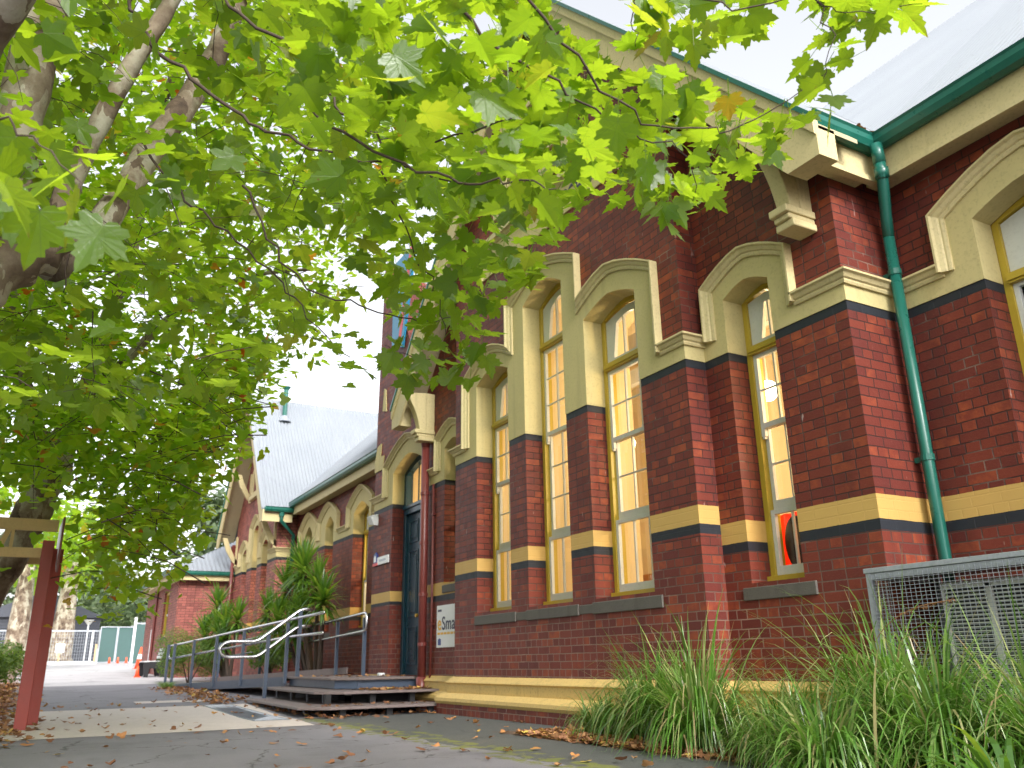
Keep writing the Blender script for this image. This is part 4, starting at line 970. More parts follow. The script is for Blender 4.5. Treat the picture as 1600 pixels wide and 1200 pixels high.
b=MB(); b.prism([[(-11.45,2.40),(-13.6,2.56),(-13.6,2.20),(-11.45,1.74)]],.19,.215,'Y'); b.build('fascia_board','pipe_red',sf)
# ---------------------------------------------------------------- bench, cones, fence, far things
bn=thing('park_bench','black and white park bench on the path in front of the brick annex','bench',(-29.8,3.6,zg(-29.8)))
zb=zg(-29.8)
for x in (-30.5,-29.2):
    b=MB(); b.prism([[(3.30,zb),(3.42,zb),(3.46,zb+.25),(3.72,zb+.25),(3.78,zb),(3.92,zb),(3.86,zb+.40),(3.96,zb+.85),(3.86,zb+.87),(3.76,zb+.46),(3.28,zb+.44),(3.26,zb+.36)]],x-.03,x+.03,'X'); b.build('end_frame','dark',bn,bevel=.01)
b=MB(); 
for k in range(4): b.box(-30.46,-29.24,3.28+k*.12,3.38+k*.12,zb+.442,zb+.475)
b.build('seat','white_plastic',bn)
b=MB()
for k in range(3):
    z=zb+.55+k*.11; b.box(-30.46,-29.24,3.78+k*.03,3.81+k*.03,z,z+.08)
b.build('backrest','white_plastic',bn)
def cone(x,y,label,h=.7):
    z=zg(x); t=thing('traffic_cone',label,'cone',(x,y,z),'orange traffic cones')
    MB().tube([(x,y,z+.03),(x,y,z+h)],[.15*h/.7,.03],14).build('cone_body','cone',t,smooth=True)
    MB().box(x-.27*h,x+.27*h,y-.27*h,y+.27*h,z,z+.03).build('base','cone',t); MB().tube([(x,y,z+h*.45),(x,y,z+h*.66)],[.103*h/.7,.075*h/.7],14).build('reflective_band','white',t)
cone(-41,4.42,'taller orange traffic cone standing behind the bench',.9); 
cone(-29.6,3.16,'orange traffic cone at the left foot of the bench',.34)
for i,y in enumerate((4.35,4.8,5.25)): cone(-55.5,y,['left','middle','right'][i]+' of the three small cones before the green gate',.34)
wp=thing('plastic_barrier','white plastic barrier board standing between the tall cone and the annex','barrier',(-34,4.0,zg(-34)))
for i in range(2): MB().box(-34-.03,-34+.03,3.92+.16*i,4.02+.16*i,zg(-34),zg(-34)+1.5).build('board','white',wp)
# temporary fence
zf=zg(-57)
fe=thing('temporary_fence','long grey temporary mesh fence on white posts across the end of the path','fence',(-57,0,zf))
b=MB()
for y in (-9,-6,-3.2,-1.0,1.0,3.4): b.box(-57.04,-56.96,y-.05,y+.05,zf,zf+1.85)
b.build('post','white_plastic',fe)
b=MB(); b.box(-57.03,-56.97,-9,5.0,zf+1.78,zf+1.86); b.box(-57.03,-56.97,-9,5.0,zf+.05,zf+.14); b.build('rail','galv',fe)
b=MB()
for k in range(110): y=-9+k*.13; b.box(-57.01,-56.99,y-.006,y+.006,zf+.14,zf+1.78)
for k in range(8): z=zf+.3+k*.19; b.box(-56.99,-56.975,-9,5,z-.005,z+.005)
b.build('wire_mesh','galv',fe)
gt=thing('green_gate','green cloth covered double gate at the end of the path','gate',(-56,4.6,zf))
for i in range(2):
    y0=3.75+i*.95; MB().box(-56.5,-56.46,y0+.04,y0+.9,zf+.05,zf+2.0).build('shade_cloth','mesh_green',gt)
    b=MB(); b.prism([[(y0,zf+.02),(y0+.94,zf+.02),(y0+.94,zf+2.05),(y0,zf+2.05)],[(y0+.05,zf+.07),(y0+.89,zf+.07),(y0+.89,zf+2.0),(y0+.05,zf+2.0)]],-56.45,-56.40,'X'); b.build('gate_frame','galv',gt)
g2=thing('green_screen','green shade cloth panel on a tall white post behind the bench','fence',(-48,4.6,zg(-48)))
MB().box(-48.05,-47.95,4.70,4.82,zg(-48),zg(-48)+2.35).build('post','white_plastic',g2); MB().box(-48.02,-47.99,4.83,7.0,zg(-48)+.1,zg(-48)+2.0).build('shade_cloth','mesh_green',g2); MB().box(-48.03,-47.98,4.83,7,zg(-48)+2.02,zg(-48)+2.08).build('rail','galv',g2)
db=thing('dark_building','dark grey weatherboard building beyond the temporary fence','building',(-66,2,1))
MB().box(-72,-66,-3,4.3,.5,3.9).build('wall','lattice',db)
b=MB()
for k in range(14): z=1.0+k*.2; b.box(-65.99,-65.94,-3,4.3,z,z+.02)
b.build('boards','lattice',db)
b=MB(); b.prism([[(-3.3,3.9),(4.6,3.9),(.6,5.6)]],-72.3,-65.7,'X'); b.build('roof','lattice',db)
wt=thing('uplight','pale bowl lamp on a thin post in front of the dark building','lamp post',(-58,3.1,zf)); MB().tube([(-58,3.15,zf),(-58,3.15,zf+2.2)],.04,8).build('pole','white_plastic',wt); MB().tube([(-58,3.15,zf+2.2),(-58,3.15,zf+2.5)],[.06,.3],12).build('bowl','acwhite',wt)
s2_=thing('fence_sign','small white sign fixed low on the fence between two pale trunks','sign',(-56.9,1.9,zf)); MB().box(-56.9,-56.87,1.55,2.0,zf+.6,zf+1.1).build('plate','white',s2_); MB().box(-56.9,-56.87,1.74,1.80,zf,zf+.598).build('stake','pine',s2_)
tp=thing('timber_stake','short pale timber stake standing before the fence','post',(-56,3.6,zf)); MB().box(-56.05,-55.95,3.55,3.65,zf,zf+1.05).build('stake','pine',tp)
cb=thing('meter_box','pale grey cabinet at the foot of the dark building','cabinet',(-58,4.0,zf)); MB().box(-60.2,-60,3.9,4.5,zg(-60),zg(-60)+.8).build('cabinet','acwhite',cb); MB().box(-60.0,-59.98,4.19,4.21,zg(-60)+.05,zg(-60)+.75).build('door_gap','dark',cb)
kb=MB(); kb.box(-54.3,-54.1,-9,3.6,zg(-54)-.1,zg(-54)+.12); o=kb.build('soil_bed_edge','concrete'); tag(o,'low pale edging before the fence at the end of the path','kerb')
# ---------------------------------------------------------------- foliage helpers
LEAF=[(0,0),(.10,-.16),(.27,-.20),(.33,-.09),(.50,-.12),(.43,.06),(.56,.20),(.37,.26),(.40,.42),(.24,.38),(.20,.58),(.09,.62),(0,.86)]
LEAF=LEAF+[(-x,y) for x,y in LEAF[-2:0:-1]]
LEAF_S=[(0,0),(.28,-.18),(.48,-.05),(.50,.22),(.30,.36),(.22,.6),(0,.84),(-.22,.6),(-.30,.36),(-.50,.22),(-.48,-.05),(-.28,-.18)]
def frame(nrm,rot):
    nrm=nrm.normalized(); a=nrm.cross(Vector((0,0,1)))
    if a.length<.05: a=Vector((1,0,0))
    a.normalize(); b=nrm.cross(a)
    return (a*cos(rot)+b*sin(rot)), (b*cos(rot)-a*sin(rot)), nrm
def add_leaf(b,p,size,nrm,rot,shape=LEAF,curl=.25,fold=.12):
    U,V,Nn=frame(nrm,rot); o=len(b.v); ctr=.22
    if b.uv is None: b.uv=[]
    b.uv+=[(0,0)]*(len(b.v)-len(b.uv)); b.uv+=[(0,ctr)]+list(shape)
    q=p+V*(ctr*size)
    b.v.append(tuple(q))
    for x,y in shape:
        h=-curl*((x*x)+(y-ctr)*(y-ctr))*1.1+fold*abs(x)
        b.v.append(tuple(p+U*(x*size)+V*(y*size)+Nn*(h*size)))
    n=len(shape)
    for i in range(n): b.f.append((o,o+1+i,o+1+(i+1)%n))
def rnd_normal(rng,tilt,bias=Vector((0,0,1))):
    a=rng.uniform(0,2*pi); t=abs(rng.gauss(0,tilt)); t=min(t,2.2)
    v=Vector((sin(t)*cos(a),sin(t)*sin(a),cos(t)))
    return v
def blade(b,p0,dirv,length,width,droop,n=6,rng=random):
    """grass blade: arcs over, two-sided strip"""
    d=Vector(dirv).normalized(); side=d.cross(Vector((0,0,1)));
    if side.length<.1: side=Vector((1,0,0))
    side=side.normalized()
    p=Vector(p0); o=len(b.v); st=length/n; dd=d.copy()
    for i in range(n+1):
        w=width*(1-(i/n)**2.2)*.5+.0006
        b.v.append(tuple(p-side*w)); b.v.append(tuple(p+side*w))
        dd=(dd+Vector((0,0,-droop/n))*(.25+1.9*i/n)).normalized(); p=p+dd*st
        if p.z<.01: p.z=.01
    for i in range(n): b.f.append((o+2*i,o+2*i+1,o+2*i+3,o+2*i+2))
# tussocks in the bed under the wall
rg=random.Random(11)
tus=[(-6.75,4.72,.42,.55,200,'small loose grass tussock at the left end of the bed'),
(-6.05,4.75,.75,.5,330,'grass tussock with upright tips second from the left end of the bed'),
(-5.25,4.55,.86,.6,430,'large arching grass tussock left of the narrow window'),
(-4.65,4.95,.50,.5,200,'grass tussock close under the sill of the narrow window'),
(-4.30,4.35,.46,.5,240,'low grass tussock in front, right of the narrow window'),
(-3.65,4.70,.95,.6,460,'big dense grass tussock against the left of the mesh cage'),
(-3.15,4.45,.80,.6,420,'big dense grass tussock against the middle of the mesh cage'),
(-2.65,4.55,.80,.55,300,'grass tussock at the right before the mesh cage'),
(-3.55,3.98,.58,.5,260,'foreground grass tussock with pale drooping blades')]
for x,y,h,sp,nb_,lab in tus:
    h*=.9
    t=thing('grass_tussock',lab,'tussock',(x,y,0),'grass tussocks in the bed below the wall')
    b=MB()
    for k in range(int(nb_*1.6)):
        a=rg.uniform(0,2*pi); r=abs(rg.gauss(0,.09)); px,py=x+r*cos(a)*1.2,y+r*sin(a)
        lean=rg.uniform(.1,.9)*sp*1.6; aa=a+rg.gauss(0,.6)
        L=h*rg.uniform(.7,1.6)
        blade(b,(px,py,0),(cos(aa)*lean,sin(aa)*lean,1),L,rg.uniform(.010,.021),rg.uniform(1.6,4.6)*(1 if rg.random()<.9 else .3),9)
    b.build('blades','grass',t,solid=False)
    b=MB()
    for k in range(12):
        a=rg.uniform(0,2*pi); blade(b,(x+.1*cos(a),y+.1*sin(a),0),(cos(a)*.9,sin(a)*.9,.6),h*.7,.008,2.5,6)
    o=b.build('dry_blades','litter',t,solid=False)
# a seed head
sh_=thing('seed_head','single brown seed spike leaning across the front of the mesh cage','seed head',(-3.7,4.6,.5))
P=bend([(-3.75,4.62,.55),(-3.6,4.6,.80),(-3.32,4.58,.93),(-3.05,4.56,.95)],.15,5)
MB().tube(P,.0025,5).build('stalk','litter',sh_)
b=MB()
for k in range(90):
    t=k/90; p=Vector((-3.42,4.59,.895)).lerp(Vector((-3.03,4.56,.955)),t); a=rg.uniform(0,6.28)
    blade(b,p,(.6,cos(a)*.6,sin(a)*.6),.022,.006,.2,2)
b.build('spikelets','litter',sh_,solid=False)
# strappy plant at the right corner
ag=thing('strappy_plant','broad strap leaved plant in the bottom right corner','plant',(-2.2,3.55,0),'strap leaved plants')
b=MB()
for k in range(46):
    a=rg.uniform(0,2*pi); blade(b,(-2.28+.05*cos(a),3.62+.05*sin(a),.0),(cos(a)*rg.uniform(.3,1),sin(a)*rg.uniform(.3,1),1),rg.uniform(.45,.75),rg.uniform(.025,.04),rg.uniform(1.4,2.6),8)
b.build('leaves','yucca',ag,solid=False)
# yuccas between ramp and wall
def yucca(label,stems,group='yuccas between the ramp and the wall'):
    x0,y0=stems[0][0],stems[0][1]; t=thing('yucca',label,'yucca',(x0,y0,zg(x0)),group)
    tb=MB(); lb_=MB()
    for (bx_,by_,hx_,hy_,hz_,sz) in stems:
        z0=zg(bx_); top=Vector((hx_,hy_,hz_)); base=Vector((bx_,by_,z0))
        tb.tube([base,base.lerp(top,.5)+Vector((rg.uniform(-.05,.05),0,.05)),top],[.06,.045,.035],8)
        for k in range(92):
            f=k/92; el=1.45-f*2.1+rg.gauss(0,.12); a=k*2.399+rg.gauss(0,.2)
            p=top-Vector((0,0,f*.32*sz)); L=sz*rg.uniform(.52,.78)*(.85 if f<.12 else 1)
            blade(lb_,p,(cos(el)*cos(a),cos(el)*sin(a),sin(el)+.05),L,.075*sz**.5,.25+f*.8,5)
    tb.build('trunk','twig',t); lb_.build('leaves','yucca',t,solid=False)
yucca('largest yucca with several bright green heads beside the landing rail',[(-18.2,5.35,-19.7,5.35,2.95,1.05),(-18.0,5.3,-18.6,5.15,2.75,1.0),(-17.8,5.3,-17.7,5.2,2.35,.95),(-17.6,5.3,-16.9,5.1,2.0,.9),(-18.6,5.4,-20.3,5.2,2.5,1.0),(-18.0,5.3,-18.6,5.0,1.5,.9),(-18.5,5.3,-19.6,4.9,1.7,.9),(-18.4,5.4,-19.0,5.2,2.2,.9),(-18.0,5.3,-18.1,5.0,1.85,.8)])
yucca('slim single headed yucca between the two bigger yuccas',[(-21.2,5.2,-21.9,5.2,2.05,.85)])
yucca('bushy yucca with three heads nearest the far end of the ramp',[(-23.9,4.7,-25.3,4.6,2.35,1.05),(-23.6,4.7,-24.0,4.6,1.85,.9),(-23.4,4.7,-23.2,4.75,1.9,.9),(-23.6,4.7,-24.6,4.5,1.7,1.0),(-23.4,4.7,-23.6,4.5,1.4,.9),(-23.9,4.7,-25.2,4.3,1.6,1.0)])
ly=thing('strappy_plant','low strap leaved plant below the rail at the back of the landing','plant',(-17,5.3,.1),'strap leaved plants')
b=MB()
for cx_ in (-17.6,-16.9,-16.2,-18.4):
    for k in range(26):
        a=rg.uniform(0,2*pi); blade(b,(cx_,5.5,.25),(cos(a),sin(a),.9),rg.uniform(.4,.6),.05,1.5,6)
b.build('leaves','yucca',ly,solid=False)
def shrub(name,label,c,rad,n,size,mat,cat='shrub',stems=5,group=None,shape=LEAF_S,seed=1):
    r=random.Random(seed); t=thing(name,label,cat,(c[0],c[1],c[2]-rad[2]),group); b=MB(); blobs=[]
    for k in range(9):
        a=r.uniform(0,6.28); e=r.uniform(-.4,1); q=r.uniform(.3,.75); blobs.append((Vector((cos(a)*q*rad[0],sin(a)*q*rad[1],e*q*rad[2])),r.uniform(.35,.6)))
    for k in range(n):
        bc,br=r.choice(blobs); v=Vector((r.gauss(0,1),r.gauss(0,1),r.gauss(0,1))).normalized()*r.uniform(.7,1.05)
        p=Vector(c)+bc+Vector((v.x*br*rad[0],v.y*br*rad[1],v.z*br*rad[2]))
        add_leaf(b,p,size*r.uniform(.6,1.3),(v+rnd_normal(r,.8)),r.uniform(0,6.28),shape)
    b.build('foliage',mat,t,solid=False); s=MB()
    for k in range(stems):
        a=r.uniform(0,6.28); s.tube([(c[0],c[1],c[2]-rad[2]),(c[0]+.5*rad[0]*cos(a),c[1]+.5*rad[1]*sin(a),c[2])],[.03*rad[2],.01*rad[2]],6)
    s.build('stems','twig',t); return t
OV=[(0,0),(.16,.25),(.13,.6),(0,1),(-.13,.6),(-.16,.25)]
shrub('low_hedge','low leafy green hedge growing behind the ramp handrail',(-20.6,4.95,.85),(2.0,.35,.5),5200,.07,'bush',shape=OV,seed=13)
shrub('round_shrub','rounded light green shrub by the foot of the ramp handrail',(-24.3,3.85,.88),(1.15,.75,.72),12500,.055,'bush',shape=OV,seed=3)
gt_=thing('grass_tussock','pale feathery tuft at the low end of the ramp','tussock',(-21.9,2.95,.2)); b=MB()
for k in range(420):
    a=rg.uniform(0,6.28); r=rg.uniform(0,.3); blade(b,(-21.8+r*cos(a)*1.6,2.98+r*sin(a)*.5,zg(-21.8)),(cos(a)*.6,sin(a)*.6,1),rg.uniform(.12,.30),.004,1.6,4)
b.build('blades','grass',gt_,solid=False)
shrub('leafy_shrub','bright green leafy shrub at the left edge of the path',(-20.5,-.62,.72),(.8,.62,.5),2600,.10,'bush',shape=OV,seed=5)
shrub('leafy_shrub','second bright green shrub further along the left edge',(-24.5,-.6,.75),(1.1,.7,.55),2600,.10,'bush',shape=OV,seed=6)
# fallen leaves
def litter(name,n,fn,size=(.05,.11),seed=2):
    r=random.Random(seed); b=MB()
    for k in range(n):
        x,y=fn(r); z=zg(x)+r.uniform(.004,.022)
        add_leaf(b,Vector((x,y,z)),r.uniform(*size),rnd_normal(r,.35),r.uniform(0,6.28),LEAF_S,curl=r.uniform(-.9,.5),fold=r.uniform(-.2,.4))
    o=b.build(name,'litter',None,solid=False); o['kind']='stuff'; return o
litter('fallen_leaves',270,lambda r:(r.uniform(-16,-3),r.uniform(-.6,5.0)),(.04,.10))
litter('leaf_drift',1900,lambda r:(lambda a:(-7.4+abs(r.gauss(0,1.1))*1.3,4.15+abs(r.gauss(0,.32))-.12*a))(0),(.04,.09),5)
litter('leaf_drift',1500,lambda r:(r.uniform(-26,-9),-.35+r.gauss(0,.28)-.0),(.06,.12),6)
litter('leaf_drift',500,lambda r:(r.uniform(-22,-15.2),r.gauss(3.1,.25)),(.06,.11),8)
litter('leaf_drift',260,lambda r:(r.uniform(-15,-11.0),r.uniform(3.25,5.0)),(.06,.11),9)
def surf_litter(nm,pts,seed):
    r=random.Random(seed); b=MB()
    for x,y,z in pts(r): add_leaf(b,Vector((x,y,z)),r.uniform(.05,.10),rnd_normal(r,.3),r.uniform(0,6.28),LEAF_S,curl=r.uniform(-.7,.5),fold=.2)
    o=b.build(nm,'litter',None,solid=False); o['kind']='stuff'
surf_litter('leaves_on_steps',lambda r:[(r.uniform(-12.6,-11.95),r.uniform(4.4,5.3),.30) for _ in range(130)]+[(r.uniform(-11.8,-11.3),r.uniform(3.4,5.1),.135) for _ in range(22)]+[(r.uniform(-15.4,-12.8),r.uniform(4.2,5.3),.465) for _ in range(26)],4)
surf_litter('leaves_in_gutter',lambda r:[(-3.88+r.gauss(0,.04),r.uniform(5.55,5.85),4.93) for _ in range(50)],14)
# far trees: pale trunks behind the fence
def far_tree(label,x,y,r,h,crown,n,mat='farleaf',seed=1,bark='bark',lean=0,csz=.35,group='trees beyond the fence',name='far_tree'):
    t=thing(name,label,'tree',(x,y,zg(x)),group); z=zg(x)
    MB().tube([(x,y,z-.1),(x,y,z+.3),(x,y+lean*.3,z+h*.35),(x,y+lean,z+h)],[r*1.5,r*1.1,r,r*.55],14).build('trunk',bark,t,smooth=True)
    rr=random.Random(seed); b=MB(); blobs=[(Vector((rr.uniform(-1,1)*crown[0]*.7,rr.uniform(-1,1)*crown[1]*.7,rr.uniform(-.8,1)*crown[2]*.7)),rr.uniform(.25,.5)) for _ in range(14)]
    for k in range(n):
        bc,br=rr.choice(blobs); v=Vector((rr.gauss(0,1),rr.gauss(0,1),rr.gauss(0,1))).normalized()*rr.uniform(.6,1.05)
        p=Vector((x,y+lean,z+h+crown[2]*.3))+bc+Vector((v.x*br*crown[0],v.y*br*crown[1],v.z*br*crown[2]))
        add_leaf(b,p,csz*rr.uniform(.6,1.4),v+rnd_normal(rr,.8),rr.uniform(0,6.28),LEAF_S)
    b.build('crown',mat,t,solid=False); return t
far_tree('pale thick trunk rising behind the fence, leftmost',-42,-.35,.42,5,(3,3.5,2.5),900,'leaf2',21,csz=.3)
far_tree('pale thick trunk behind the fence near the small white sign',-60,1.9,.62,6,(4,4,3),900,'leaf2',22,csz=.4)
far_tree('grey green rounded tree behind the dark building',-78,6.5,.35,3.2,(5,5,3.0),2600,'farleaf',23)
far_tree('grey green tree over the green gate',-70,7.5,.3,2.2,(3.5,4,2.2),1800,'farleaf',24)
far_tree('broad hazy tree far behind at the left',-95,-4,.5,6,(8,9,5),2600,'farleaf',25,csz=.6)
far_tree('hazy tree rising behind the annex roof',-75,13,.4,8,(5,5,4.5),2600,'farleaf',26,csz=.5)
far_tree('dark tree seen between annex and canopy',-110,4,.5,5,(9,8,5),2600,'farleaf',27,csz=.6)
